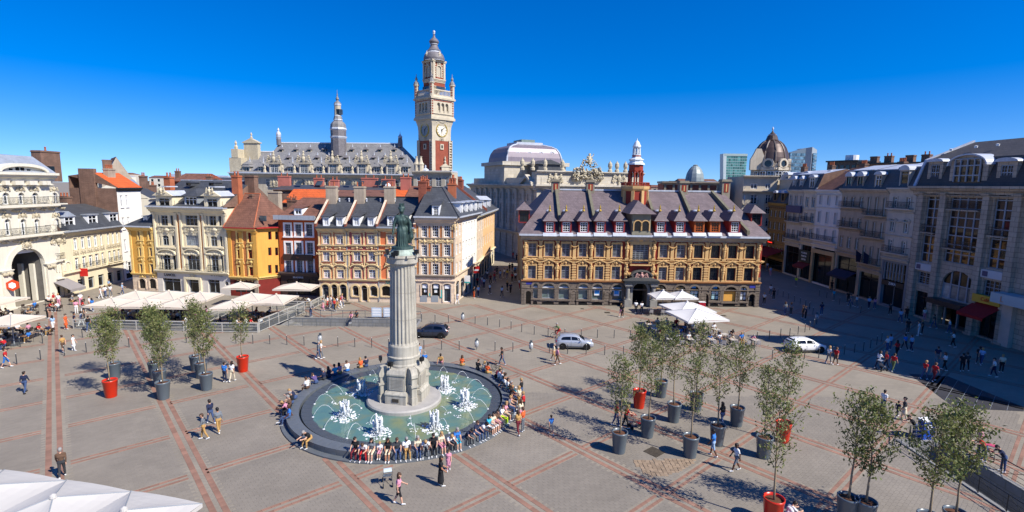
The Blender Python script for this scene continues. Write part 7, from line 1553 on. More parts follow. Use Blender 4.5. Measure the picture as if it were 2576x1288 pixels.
for k in range(4):
    mb = MB(); mb.box(-0.95,0.95,-1.98,-1.3,0.6,1.28); mb.prof([(-1.98,1.28),(-2.02,1.34),(-2.02,1.42),(-1.85,1.6),(-1.78,1.6),(-1.3,1.6),(-1.3,1.28)],-0.98,0.98); mb.box(-0.8,0.8,-1.76,-1.3,1.6,2.75); mb.prof([(-1.76,2.75),(-1.84,2.82),(-1.84,2.92),(-1.66,3.2),(-1.3,3.42),(-1.1,3.42),(-1.1,2.75)],-0.84,0.84)
    b_ = mb.obj('pedestal_bay',LIME2,CO,rz=pr+k*math.pi/2)
    MB().box(-0.66,0.66,-1.81,-1.755,1.72,2.66).obj('inscription_panel',LIME,b_)
    mb = MB()
    for j in range(7): mb.box(-0.52+0.03*(j%3),0.52-0.05*(j%2),-1.818,-1.812,1.83+j*0.105,1.855+j*0.105)
    mb.obj('inscription_line',mat('incised_shadow','7e776a',0.9,0.1),b_)
    mb = MB().box(-0.28,0.28,-0.42,0.42,0.6,1.2); mb.box(-0.24,0.24,-0.34,0.34,1.2,2.6); mb.prof([(-0.34,2.6),(-0.46,2.72),(-0.44,2.95),(-0.2,3.35),(0.34,3.4),(0.34,2.6)],-0.3,0.3); mb.box(-0.33,0.33,-0.48,0.3,2.0,2.16); q = mb.obj('corner_buttress',LIME2,CO,rz=pr+k*math.pi/2+math.pi/4,loc=(1.95*math.sin(pr+k*math.pi/2+math.pi/4),-1.95*math.cos(pr+k*math.pi/2+math.pi/4),0))
MB().box(-0.3,0.3,-2.03,-1.97,0.85,1.1).obj('bronze_plaque',mat('dark_bronze','3d372f',0.5,0.2),CO,rz=pr)
MB().lathe([(1.28,3.2),(1.28,3.45),(1.22,3.55),(1.22,3.95),(1.26,3.98),(1.26,4.06),(1.16,4.12),(1.16,4.85),(1.12,4.95)],48).obj('drum_base',LIME2,CO,smooth=False)
zs0,zs1 = 4.95,11.0; nf = 22; vs=[]; fs=[]; ns = nf*8; lv = [(zs0,1.05),(zs0+0.18,1.02),(7.0,0.99),(9.2,0.95),(zs1-0.25,0.91),(zs1,0.93)]
for j,(z,r) in enumerate(lv):
    for i in range(ns):
        f = (i%8)/8.0; dep = 0.0 if j in (0,len(lv)-1) else 0.075*math.sin(math.pi*min(1,max(0,(f-0.12)/0.76)))
        a = 2*math.pi*i/ns; vs.append(((r-dep)*math.cos(a),(r-dep)*math.sin(a),z))
for j in range(len(lv)-1):
    for i in range(ns): fs.append((j*ns+i,j*ns+(i+1)%ns,(j+1)*ns+(i+1)%ns,(j+1)*ns+i))
MB().add(vs,fs).obj('fluted_shaft',LIME2,CO)
for z in (6.9,8.95): MB().lathe([(1.0,z),(1.0,z+0.015)],48,cap=False).obj('drum_joint',mat('incised_shadow','7e776a'),CO)
MB().lathe([(0.93,zs1),(0.98,zs1+0.08),(1.1,zs1+0.1),(1.14,zs1+0.16),(1.14,zs1+0.5),(1.2,zs1+0.56),(1.2,zs1+0.64),(1.08,zs1+0.68),(1.1,zs1+0.72),(1.05,zs1+0.75)],48).obj('capital',LIME2,CO)
MB().lathe([(1.05,11.7),(1.0,11.85),(0.86,12.0),(0.8,12.12),(0.76,12.22)],32).obj('statue_dais',VERD,CO)
FLM = mat('black_floodlight','1a1c1e',0.4,0.1)
for k in range(10): a = k*0.63+0.2; MB().box(-0.1,0.1,-0.22,0.0,-0.06,0.1).obj('dentil',LIME2,CO,(1.12*math.cos(a),1.12*math.sin(a),zs1+0.66),rz=a+math.pi/2)
for k,(a,z,r) in enumerate(((-2.7,zs1+0.85,1.12),(-1.75,zs1+0.85,1.12),(-0.35,zs1+0.85,1.2),(-2.05,3.55,1.55),(-2.75,3.75,1.75),(-0.4,3.7,1.6),(-1.9,zs1+0.72,1.15))):
    mb = MB().box(-0.18,0.18,-0.12,0.1,0,0.3); mb.tube([(0,0,-0.2),(0,0,0.05)],0.04,5); mb.obj('floodlight',FLM,CO,(r*math.cos(a),r*math.sin(a),z),rz=a+math.pi/2)
for o in list(CO.children):
    if o.name.split('.')[0] in ('pedestal_core','pedestal_bay','corner_buttress','bronze_plaque'): o.scale = (0.86,0.86,1.0); o.location.x *= 0.86; o.location.y *= 0.86
# the goddess: draped standing figure, crown, one arm lowered with a linstock, the other gathering her cloak
D3 = lambda *p: tuple(p)
pg = [((0,0.02,0.1),(0,0.0,0.8),0.30,0.24,0),((-0.08,-0.06,0.06),(-0.06,-0.06,0.9),0.22,0.2,0),((0.1,-0.02,0.06),(0.08,-0.04,0.9),0.22,0.2,0),((-0.1,0.12,0.1),(-0.02,0.08,1.1),0.24,0.2,0),
 ((0.16,-0.14,0.1),(0.1,-0.1,0.75),0.12,0.16,0),((-0.07,0,1.0),(0.07,0,1.0),0.22,0.22,0),((0,0,1.0),(0,0,1.35),0.19,0.2,0),((-0.1,-0.02,1.42),(0.1,-0.02,1.42),0.19,0.19,0),((-0.1,-0.1,1.5),(0.1,-0.1,1.5),0.13,0.13,0),((-0.22,0,1.66),(0.22,0,1.66),0.12,0.12,0),((0,0,1.66),(0,-0.02,1.88),0.1,0.085,0),
 ((0,-0.04,1.98),(0,-0.02,2.06),0.125,0.135,0),((0,-0.13,1.97),(0,-0.13,2.0),0.045,0.05,0),((0,0.06,2.02),(0,0.12,1.98),0.12,0.1,0),((-0.09,0.0,2.14),(0.09,0.0,2.14),0.1,0.1,0),((0,0,2.16),(0,0.02,2.3),0.13,0.1,0),
 ((-0.28,0,1.62),(-0.4,0.02,1.25),0.11,0.09,0),((-0.4,0.02,1.25),(-0.45,-0.12,0.92),0.085,0.06,0),((-0.45,-0.12,0.9),(-0.46,-0.16,0.8),0.055,0.05,0),
 ((0.28,0,1.62),(0.42,0.04,1.32),0.11,0.1,0),((0.42,0.04,1.32),(0.44,-0.02,1.02),0.09,0.065,0),((0.44,-0.03,1.0),(0.43,-0.06,0.9),0.06,0.05,0),
 ((0.34,0.1,1.5),(0.46,0.14,0.6),0.1,0.14,0),((0.46,0.14,0.6),(0.36,0.16,0.3),0.14,0.08,0),((0.3,0.14,1.4),(0.3,0.18,0.5),0.12,0.16,0)]
V,Fq,tg = sculpt(pg,0.03,0.05)
sk = np.clip((1.05-V[:,2])/0.8,0,1); an = np.arctan2(V[:,1],V[:,0]); fold = 0.022*np.sin(an*17+3*np.sin(V[:,2]*3))*sk+0.012*np.sin(an*9+V[:,2]*7)*np.clip(1-np.abs(V[:,2]-1.3)/0.5,0,1)
rr_ = np.hypot(V[:,0],V[:,1])+1e-6; V[:,0] += V[:,0]/rr_*fold; V[:,1] += V[:,1]/rr_*fold
ST = link('statue',sculpt_mesh('statue',V,Fq,tg*0,[BRZ]),None,(FC[0],FC[1],12.2),rz=rad(8),scale=1.39); tag(ST,'green bronze statue of a crowned draped woman on top of the column','statue')
mb = MB().tube([(-0.46,-0.2,0.92),(-0.52,-0.3,0.55),(-0.62,-0.42,0.42)],0.022,6); mb.obj('linstock',BRZ,ST); mb = MB()
for k in range(7): a = k*0.9; mb.box(-0.025+0.11*math.cos(a),0.025+0.11*math.cos(a),-0.02+0.11*math.sin(a),0.02+0.11*math.sin(a),2.22,2.4)
mb.obj('mural_crown',BRZ,ST); MB().lathe([(0.58,-0.02),(0.56,0.1),(0.5,0.12)],24).obj('plinth',BRZ,ST)
# ------------------------------------------------------------ potted trees
BARK = mat('pale_bark','8f7f66',0.9,0.2,4.0); TWIG = mat('twig_bark','6f6350',0.9,0.2,4.0); SOIL = mat('brown_soil','5b3a26',0.95,0.25,6.0,bump=0.5,bscale=20)
POTG = mat('grey_planter','59636a',0.32,0.05,0.8,spec=0.5); POTR = mat('red_planter','c22a0e',0.3,0.05,0.8,spec=0.5)
def leafmat(name,col):
    m = mat(name,col,0.55,0.35,1.3,spec=0.35); N,L = m.node_tree.nodes,m.node_tree.links; P = N['Principled BSDF']
    P.inputs['Transmission Weight'].default_value = 0.0; src = P.inputs['Base Color'].links[0].from_socket; tr = N.new('ShaderNodeBsdfTranslucent'); mx = N.new('ShaderNodeMixShader'); mx.inputs[0].default_value = 0.3
    L.new(src,tr.inputs['Color']); out = N['Material Output']; L.new(P.outputs[0],mx.inputs[1]); L.new(tr.outputs[0],mx.inputs[2]); L.new(mx.outputs[0],out.inputs['Surface']); return m
LEAF = leafmat('leaf_green','66723f'); LEAF2 = leafmat('leaf_olive','858650')
def make_tree(seed, H, cw, dens, bare=0.3):
    """slender planted tree: straight stem, rising twigs, small leaves in clumps; unit: metres above the pot rim"""
    R = random.Random(seed); tb = MB(); st = H*bare; axis = []
    px,py = 0,0
    for i in range(9):
        t = i/8; px += R.uniform(-0.03,0.03); py += R.uniform(-0.03,0.03); axis.append((px,py,H*0.93*t))
    tb.tube(axis,[0.055*(1-0.85*i/8) for i in range(9)],7)
    br = MB(); tips = []
    nb = 30
    for b in range(nb):
        t = (b+R.uniform(0,0.8))/nb; z = st+(H*0.9-st)*t; a = b*2.4+R.uniform(-0.4,0.4)
        prof = math.sin(math.pi*min(1,(0.12+0.85*t)))**0.7; ln = cw*prof*R.uniform(0.75,1.15)+0.12
        j = min(8,int(z/(H*0.93)*8)); bx,by = axis[j][0],axis[j][1]; up = R.uniform(0.75,1.25)
        pts = []
        for s in range(5):
            f = s/4; pts.append((bx+math.cos(a)*ln*(f**0.85)+R.uniform(-0.03,0.03)*f, by+math.sin(a)*ln*(f**0.85)+R.uniform(-0.03,0.03)*f, z+ln*up*1.15*f**1.2))
        br.tube(pts,[0.016,0.013,0.01,0.007,0.004],4)
        for s in range(1,5): tips.append((pts[s],0.10+0.05*s))
        for k in range(3):
            p = pts[R.randint(1,3)]; a2 = a+R.uniform(-1.3,1.3); l2 = ln*R.uniform(0.25,0.5); q = (p[0]+math.cos(a2)*l2,p[1]+math.sin(a2)*l2,p[2]+l2*R.uniform(0.5,1.2)); br.tube([p,((p[0]+q[0])/2,(p[1]+q[1])/2,(p[2]+q[2])/2+0.02),q],[0.008,0.006,0.003],3); tips.append((q,0.2)); tips.append((((p[0]+q[0])/2,(p[1]+q[1])/2,(p[2]+q[2])/2),0.16))
    for k in range(6): tips.append(((axis[8][0],axis[8][1],H*0.93-0.1*k+0.15),0.15))
    lv = MB(); per = dens/len(tips)
    for (c,r) in tips:
        for k in range(int(per)+(R.random() < per%1)):
            x,y,z = c[0]+R.gauss(0,r*0.6),c[1]+R.gauss(0,r*0.6),c[2]+R.gauss(0,r*0.6)
            n = Vector((R.uniform(-1,1),R.uniform(-1,1),R.uniform(-0.2,1))).normalized(); t_ = n.cross(Vector((R.uniform(-1,1),R.uniform(-1,1),R.uniform(-1,1)))).normalized(); b_ = n.cross(t_); l,w = R.uniform(0.055,0.1),R.uniform(0.025,0.045); p = Vector((x,y,z))
            lv.add([tuple(p-t_*l),tuple(p+b_*w),tuple(p+t_*l),tuple(p-b_*w)],[(0,1,2,3)],0 if R.random() < 0.6 else 1)
    return tb.mesh('trunk',BARK,True),br.mesh('branches',TWIG,True),lv.mesh('crown',[LEAF,LEAF2])
TREES = [make_tree(3,4.6,0.72,1750),make_tree(8,4.3,0.74,1050,0.26),make_tree(15,4.9,0.68,950,0.3),make_tree(21,4.4,0.8,1700,0.24),make_tree(33,4.6,0.78,750,0.28)]
PH,PR = 1.4,0.52
def potmesh(m):
    a = MB().lathe([(PR*0.72,0.0),(PR*0.74,0.03),(PR*0.97,PH-0.12),(PR,PH-0.1),(PR,PH),(PR*0.9,PH),(PR*0.88,PH-0.22)],32,cap=False); a.poly([(PR*0.72*math.cos(i*0.3927),PR*0.72*math.sin(i*0.3927),0.0) for i in range(16)][::-1]); return a.mesh('planter',m,True)
PMG,PMR = potmesh(POTG),potmesh(POTR); SOM = MB().lathe([(0.001,PH-0.1),(PR*0.5,PH-0.12),(PR*0.89,PH-0.15)],20,cap=False).mesh('soil',SOIL,True)
def potted(u,v,kind,red=False,label='',hs=1.0,s=1.0,rz=None):
    x,y = G(u,v); r = thing('potted_tree',label,'tree',(x,y,0.012),0,'young trees in planters')
    p = link('planter',PMR if red else PMG,r,scale=s); link('soil',SOM,p)
    t,b,l = TREES[kind]; a = rnd.uniform(0,6.28) if rz is None else rz
    for nm,me in (('trunk',t),('branches',b),('crown',l)): link(nm,me,r,(0,0,(PH-0.15)*s),a,(hs*s*1.05,hs*s*1.05,hs*s*1.2))
    return r
# positions: bottom centre of every planter
PT = [(280,998,0,1,'young tree in a red planter, left group by the terrace, nearest the camera'),(289,952,3,0,'young tree in a grey planter hidden behind the left red planter'),(412,1003,3,0,'young tree in a grey planter, front middle of the left group'),(403,972,0,0,'young tree in a grey planter, second of the three stacked pots of the left group'),(391,950,0,0,'young tree in a grey planter, rearmost of the three stacked pots of the left group'),
 (520,980,3,0,'dense young tree in a grey planter, left of the couple in blue and white'),(507,950,2,0,'thin young tree in a grey planter just behind the dense one'),(494,932,2,0,'thin young tree in a dark planter, rearmost beside the terrace glass'),(612,934,1,1,'young tree in a red planter standing alone left of the fountain'),
 (1557,1137,1,0,'young tree in a grey planter, nearest the fountain in the right group'),(1607,1025,0,1,'tall leafy young tree in a red planter, right group'),(1628,1098,2,0,'young tree in a grey planter beside the pushchair'),(1662,998,1,0,'young tree in a grey planter, rearmost of the right group'),(1694,1060,2,0,'young tree in a grey planter, centre of the right group'),(1750,1032,2,0,'young tree in a grey planter half hidden in the middle of the right group'),
 (1735,1148,4,0,'sparse young tree in a grey planter beside the sandstone patch'),(1803,1118,4,0,'sparse young tree in a grey planter with a long-haired person behind it'),(1852,1070,1,0,'young tree in a dark grey planter at the right end of the middle row'),(1920,1150,1,0,'young tree in a grey planter overlapping the second red planter'),(1968,1110,2,1,'young tree in a red planter seen through another tree, right group'),
 (1942,1316,4,1,'young tree in a red planter cut by the bottom edge beside a man in white'),(2172,1323,3,0,'bushy young tree in a dark planter at the bottom edge, right of centre'),(2128,1312,4,0,'sparse leaning young tree at the bottom edge, left of the bushy one'),(2330,1362,3,0,'large dense young tree in front of the stair railing at lower right'),(2395,1352,0,0,'large young tree in front of the stair railing, closest to the right edge')]
for i,(u,v,k,red,lab) in enumerate(PT): potted(u,v,k,bool(red),lab,hs=(1.0 if u > 900 else 0.98)*rnd.uniform(0.95,1.05)*(1.08 if v > 1280 else 1.0),rz=i*1.7)
# ------------------------------------------------------------ stairwells, terraces, street furniture
CONC = mat('grey_stone_wall','8b8a87',0.85,0.12,0.8,pattern='w',pscale=(1.0,0.5),pc='77766f',bump=0.1,streak=0.12); STEEL = mat('brushed_steel','6f757a',0.4,0.08,2,metal=0.6); ALU = mat('pale_aluminium','b9b6ae',0.45,0.05,2,metal=0.2)
CANV = mat('cream_canvas','cdbfac',0.9,0.05,0.5,bump=0.05,bscale=3); 
def stairwell(q,label,d=2.6,dirn='y',nst=12):
    x0,x1,y0,y1 = q; r = thing('stairwell',label,'staircase',(x0,y0,0)); W,Dp = x1-x0,y1-y0; mb = MB()
    mb.quad((0,0,0.0),(0,Dp,0.0),(0,Dp,-d),(0,0,-d)); mb.quad((W,Dp,0),(W,0,0),(W,0,-d),(W,Dp,-d)); mb.quad((W,0,0),(0,0,0),(0,0,-d),(W,0,-d)); mb.quad((0,Dp,0),(W,Dp,0),(W,Dp,-d),(0,Dp,-d)); mb.quad((0,0,-d),(0,Dp,-d),(W,Dp,-d),(W,0,-d)); mb.obj('retaining_wall',CONC,r)
    for i in range(nst):
        if dirn == 'y': MB().box(0.02,W-0.02,0.3+0.34*i,0.3+0.34*(i+1),-d+0.01,-0.17*(i+1)).obj('step',ALU,r)
        else: MB().box(0.3+0.34*i,0.3+0.34*(i+1),0.02,Dp-0.02,-d+0.01,-0.17*(i+1)).obj('step',CONC,r)
    k = MB(); t = 0.3
    k.box(-t,0,-t,Dp+t,0,0.07); k.box(W,W+t,-t,Dp+t,0,0.07); k.box(0,W,Dp,Dp+t,0,0.072); k.obj('coping',CONC,r); return r
def railing(name,label,pts,h,m,posts=1.4,bars_=4,parent=None,diag=False):
    """posts, rails between them; each length of rail and each post a part"""
    r = thing(name,label,'railing',(pts[0][0],pts[0][1],0)) if parent is None else parent; o = Vector((pts[0][0],pts[0][1],0)) if parent is None else Vector((0,0,0))
    for a,b in zip(pts[:-1],pts[1:]):
        A,B = Vector((a[0],a[1],0))-o,Vector((b[0],b[1],0))-o; n = max(1,int((B-A).length/posts))
        for i in range(n+1): p = A.lerp(B,i/n); MB().tube([(p.x,p.y,0.0),(p.x,p.y,h)],0.028,6).obj('post',m,r)
        for i in range(n):
            p,q = A.lerp(B,i/n),A.lerp(B,(i+1)/n); mb = MB().tube([(p.x,p.y,h),(q.x,q.y,h)],0.03,6)
            for k in range(bars_): z = h*(k+0.6)/(bars_+0.6); mb.tube([(p.x,p.y,z),(q.x,q.y,z)],0.014,5)
            if diag: mb.tube([(p.x,p.y,0.1),(q.x,q.y,h-0.05)],0.016,5)
            mb.obj('rail_panel',m,r)
    return r
stairwell(PITS[0],'sunken stairway with pale steps at the lower right corner',dirn='y'); stairwell(PITS[1],'long sunken entrance with grey stone walls between terrace and column',dirn='x')
railing('stair_railing','black steel railing round the stairway at the lower right corner',[(26.6,24.0),(26.6,32.6),(27.4,33.7),(29.3,33.7),(29.8,32.9),(29.8,22.6)],1.05,DARK,1.5,3,diag=True)
railing('entrance_railing','dark grey railing along the far edge of the sunken entrance',[(-28.3,64.0),(-11.4,64.0)],1.0,STEEL,1.3,2); railing('entrance_railing','thin steel railing along the near edge of the sunken entrance',[(-26.4,60.0),(-11.4,60.0)],0.95,STEEL,1.6,2)
for i,x in enumerate((-17.6,-16.1)):
    mb = MB().box(0,1.25,0,0.06,0.25,1.45); q = mb.obj('notice_board',mat('pale_blue_panel','b5c2cf',0.5,0.05),None,(x,63.9,0)); tag(q,('pale blue notice board on the entrance railing, nearer the red shop' if i == 0 else 'pale blue notice board on the entrance railing, nearer the column'),'board'); mb = MB()
    for j in range(3): mb.box(0.1,1.15,-0.01,0.0,0.4+0.33*j,0.65+0.33*j)
    mb.obj('sheet',WHT,q); MB().box(0.05,0.12,0.0,0.06,0,0.25).box(1.13,1.2,0,0.06,0,0.25).obj('foot',STEEL,q)
p = (28.7,33.95); r = thing('ticket_cabinet','blue and white cabinet standing at the head of the stair railing','cabinet',(p[0],p[1],0),0.15); MB().box(-0.42,0.42,-0.25,0.25,0.0,1.35).obj('body',mat('signal_blue','1f4fb0',0.4),r); MB().box(-0.46,0.46,-0.29,0.29,1.35,1.45).obj('lid',WHT,r); q = MB().lathe([(0.2,-0.01),(0.2,0.01)],20).obj('emblem',WHT,r,(0,-0.26,0.95)); q.rotation_euler=(math.pi/2,0,0)
# parasols
def parasol(label,c,sx,sy,rz=0.0,z=2.6,rise=0.65,group='cafe parasols',m=None,name='parasol',post=True):
    r = thing(name,label,'parasol',(c[0],c[1],0),rz,group); mb = MB(); hx,hy = sx/2,sy/2; n = 5; m = m or CANV
    P = [(-hx,-hy,z),(hx,-hy,z),(hx,hy,z),(-hx,hy,z)]; A = (0,0,z+rise)
    for i in range(4):                      # four cloth gores with a little sag and thickness
        a,b = Vector(P[i]),Vector(P[(i+1)%4]); ap = Vector(A); rows = []
        for j in range(n+1):
            t = j/n; row = []
            for k in range(n+1):
                s_ = k/n; e = a.lerp(b,s_); e.z -= 0.10*math.sin(math.pi*s_)*-0.6; q = e.lerp(ap,t); q.z -= 0.10*math.sin(math.pi*t)*math.sin(math.pi*s_); row.append(tuple(q))
            rows.append(row)
        g = MB(); vs = [p for row in rows for p in row]; g.add(vs,[(j*(n+1)+k,j*(n+1)+k+1,(j+1)*(n+1)+k+1,(j+1)*(n+1)+k) for j in range(n) for k in range(n)]); g.obj('canvas_gore',m,r)
        MB().quad(tuple(a),tuple(b),(b.x,b.y,b.z-0.18),(a.x,a.y,a.z-0.18)).obj('valance',m,r); MB().tube([tuple(a),A],0.025,5).obj('rib',GREYP,r)
    MB().lathe([(0.14,z+rise-0.02),(0.12,z+rise+0.1),(0.02,z+rise+0.16)],10).obj('cap',m,r)
    if post: MB().tube([(0,0,0),(0,0,z+rise)],0.05,8).obj('pole',GREYP,r); MB().box(-0.5,0.5,-0.5,0.5,0,0.1).obj('foot',STEEL,r)
    return r
for lab,c,sx,sy in (('wide cream parasol at the left end of the long terrace',(-46.9,59.6),3.9,3.6),('cream parasol behind the leftmost one of the long terrace',(-46.9,63.6),3.9,4.2),('cream parasol second from the left, front row of the terrace',(-42.9,59.6),3.9,3.8),('cream parasol second from the left, back row of the terrace',(-42.9,63.8),3.9,4.3),('cream parasol at the right end of the first terrace, front row',(-38.9,59.5),3.8,3.7),('cream parasol at the right end of the first terrace, back row',(-38.8,63.5),3.8,4.0),
    ('cream parasol of the second terrace, front left',(-32.5,59.2),3.7,3.9),('cream parasol of the second terrace, back left',(-32.3,63.3),3.7,3.9),('cream parasol of the second terrace, right half',(-28.9,62.6),3.6,4.8),('cream parasol in front of the deep red shop',(-37.3,70.3),4.0,2.9),('broad cream parasol in front of the red house',(-29.6,70.4),5.2,3.6),('cream parasol over the cafe tables at the left edge',(-51.0,51.6),3.6,3.9),('cream parasol under the arcade at the left edge',(-61.0,59.6),4.5,5.0)):
    parasol(lab,c,sx,sy,rnd.uniform(-0.02,0.02))
W2 = mat('white_canvas','d6d2cc',0.9,0.04,0.5)
for lab,uv,zz,s,rz in (('white parasol against the exchange wall, left of a pair',(1570,868),3.3,3.2,0.1),('white parasol against the exchange wall, right of a pair',(1750,870),3.3,3.2,0.1),('large white parasol over the cafe before the exchange, rear one',(1800,978),3.5,4.8,0.22),('large white parasol over the cafe before the exchange, front one',(1890,1045),3.5,5.0,0.22)):
    p = G(*Z(2000,800,1072)(*uv),zz); parasol(lab,p,s,s,rz,zz-0.75,0.75,'white parasols by the exchange',W2)
for i,(lab,x,y) in enumerate((('huge pale parasol at the bottom left corner, outermost',-23.0,21.2),('huge pale parasol at the bottom left corner, middle one',-19.3,20.4),('huge pale parasol at the bottom left corner, its tip nearest the square',-15.7,19.6),('huge pale parasol behind the outermost one at the left edge',-26.8,22.0))):
    parasol(lab,(x,y),3.85,3.85,rad(-13),3.0,0.62,'large parasols near the camera',mat('grey_white_canvas','b8b4ad',0.9,0.04,0.5))
# terrace screens: white frames with glass
def screen(label,a,b,h=1.15,n=None,gm=None):
    A,B = Vector(a),Vector(b); L = (B-A).length; r = thing('terrace_screen',label,'screen',(A.x,A.y,0),math.atan2(B.y-A.y,B.x-A.x),'terrace screens'); n = n or max(1,int(L/1.6))
    for i in range(n+1): MB().box(L*i/n-0.05,L*i/n+0.05,-0.05,0.05,0,h).obj('post',ALU,r)
    for i in range(n):
        x0,x1 = L*i/n+0.05,L*(i+1)/n-0.05; MB().box(x0,x1,-0.05,0.05,h-0.12,h).obj('top_rail',ALU,r); MB().box(x0,x1,-0.03,0.03,h*0.62,h*0.62+0.06).obj('mid_rail',ALU,r); MB().box(x0,x1,-0.04,0.04,0.06,0.14).obj('bottom_rail',ALU,r); MB().box(x0,x1,-0.008,0.008,0.14,h-0.12).obj('pane',GLS,r)
    return r
GLS = bpy.data.materials.new('screen_glass'); GLS.use_nodes = True; P_ = GLS.node_tree.nodes['Principled BSDF']; P_.inputs['Transmission Weight'].default_value = 0.9; P_.inputs['Roughness'].default_value = 0.03; P_.inputs['IOR'].default_value = 1.1; P_.inputs['Base Color'].default_value = (0.85,0.9,0.9,1)
screen('glazed white screen along the front of the first terrace',(-49.9,57.6),(-37.2,57.4)); screen('glazed white screen along the right side of the first terrace',(-37.0,57.5),(-36.4,65.0)); screen('glazed white screen along the front of the second terrace',(-34.6,57.0),(-28.7,57.2)); screen('tall glazed screen along the right side of the second terrace',(-28.6,57.3),(-27.1,66.4),1.5); screen('glazed screen before the red house terrace',(-32.2,68.3),(-27.0,68.3)); screen('short glazed screen at the corner of the red house terrace',(-26.9,68.4),(-26.6,72.4))
for lab,x,y,w in (('timber terrace deck of the first cafe',-43.5,61.5,13.4),('timber terrace deck of the second cafe',-31.6,61.6,6.2)):
    q = MB()
    for i in range(int(w/0.3)): q.box(-w/2+0.3*i,-w/2+0.3*i+0.285,-3.9,3.9,0.0,0.08)
    o = q.obj('terrace_deck',mat('grey_timber','6f675e',0.8,0.2,1.2),None,(x,y,0)); tag(o,lab,'deck')
# tables and chairs
CHD = mat('dark_rattan','3c302a',0.7,0.2,5); CHG = mat('grey_weave','8c8786',0.7,0.15,5); TBL = mat('pale_tabletop','b9b2a8',0.45,0.06)
def chair_parts(sm,fm):
    s_ = MB().box(-0.22,0.22,-0.22,0.22,0.43,0.47).mesh('seat',sm); b_ = MB().box(-0.22,0.22,0.2,0.24,0.55,0.86).mesh('backrest',sm); l_ = MB().tube([(0,0,0),(0,0,0.44)],0.014,5).mesh('leg',fm); bl = MB().tube([(0,0,0),(0,0.02,0.86)],0.014,5).mesh('leg',fm); a_ = MB().tube([(0,-0.2,0.45),(0,-0.2,0.64),(0,0.2,0.66)],0.014,5).mesh('armrest',fm); return s_,b_,l_,bl,a_
CP = {0:chair_parts(CHG,ALU),1:chair_parts(CHD,DARK)}
def chair(label,x,y,rz,kind=0,group='cafe chairs'):
    r = thing('cafe_chair',label,'chair',(x,y,0.0),rz,group); s_,b_,l_,bl,a_ = CP[kind]; link('seat',s_,r); link('backrest',b_,r)
    for sx in (-0.2,0.2): link('leg',l_,r,(sx,-0.2,0)); link('leg',bl,r,(sx,0.2,0)); link('armrest',a_,r,(sx*1.1,0,0))
    return r
TT = MB().box(-0.36,0.36,-0.36,0.36,0.71,0.74).mesh('table_top',TBL); TL = MB().tube([(0,0,0.03),(0,0,0.71)],0.035,8).mesh('leg',DARK); TF = MB().lathe([(0.24,0),(0.22,0.03),(0.04,0.04)],12).mesh('foot',DARK); TR = MB().lathe([(0.34,0.71),(0.34,0.74)],18).mesh('table_top',mat('brown_tabletop','8a6a4c',0.5,0.1))
def table(label,x,y,rz=0,rnd_=False,group='cafe tables'):
    r = thing('cafe_table',label,'table',(x,y,0.0),rz,group); link('table_top',TR if rnd_ else TT,r); link('leg',TL,r); link('foot',TF,r); return r
SEATS = []           # (x, y, facing) for people at the tables
def ordinal(i): return ('first','second','third','fourth','fifth','sixth','seventh','eighth','ninth','tenth','eleventh','twelfth','thirteenth','fourteenth','fifteenth','sixteenth','seventeenth','eighteenth','nineteenth','twentieth')[i] if i < 20 else '%dth' % (i+1)
bc_ = G(*Z(2560,1150,440*2576/1568.0)(0,0))
zM = Zs(2560,1150,440/1568.0)
k = 0
for row,(y0,n) in enumerate(((54.6,9),(56.6,8),(58.6,7),(60.6,6))):
    for i in range(n):
        x = 17.2+1.15*i-(0.2*row)+rnd.uniform(-0.1,0.1); y = y0+0.02*i
        if i%2 == 0: table('pale square table, %s in the %s row of the exchange cafe' % (ordinal(i//2),ordinal(row)),x,y,0.2)
        chair('grey woven chair, %s from left in the %s front row, exchange cafe' % (ordinal(i),ordinal(row)),x+rnd.uniform(-0.08,0.08),y-0.72,math.pi+rnd.uniform(-0.25,0.25))
        if rnd.random() < 0.75: SEATS.append((x,y+0.72,-math.pi/2,'under the exchange parasols'))
        chair('grey woven chair, %s from left in the %s back row, exchange cafe' % (ordinal(i),ordinal(row)),x,y+0.75,rnd.uniform(-0.25,0.25))
for i in range(3): x = 18.6+1.5*i; table('pale table against the exchange wall, %s from the portal' % ordinal(i),x,68.2); chair('grey chair by the exchange wall, %s from the portal' % ordinal(i),x,67.5,math.pi)
def terrace(x0,x1,y0,y1,nx,ny,place,rd=True,occ=0.7):
    n = 0
    for i in range(nx):
        for j in range(ny):
            x,y = x0+(x1-x0)*(i+0.5)/nx+rnd.uniform(-0.15,0.15),y0+(y1-y0)*(j+0.5)/ny+rnd.uniform(-0.15,0.15); table('round table, %s %s' % (ordinal(n),place),x,y,0,rd)
            for s_ in (-1,1):
                chair('dark rattan chair at the %s table %s, %s side' % (ordinal(n),place,'left' if s_ < 0 else 'right'),x+s_*0.7,y,-s_*math.pi/2,1)
                if rnd.random() < occ: SEATS.append((x+s_*0.68,y,0 if s_ < 0 else math.pi,place))
            n += 1
terrace(-49.0,-37.6,57.9,64.9,5,3,'under the long terrace canopies'); terrace(-34.2,-28.9,57.6,65.0,3,3,'on the second terrace'); terrace(-32,-27.4,68.8,72.4,2,1,'before the red house'); terrace(-57.0,-49.6,48.5,56.5,3,3,'at the left edge cafe',True,0.9); terrace(-63.5,-57.5,57.0,70.5,2,4,'by the arcade',True,0.8)
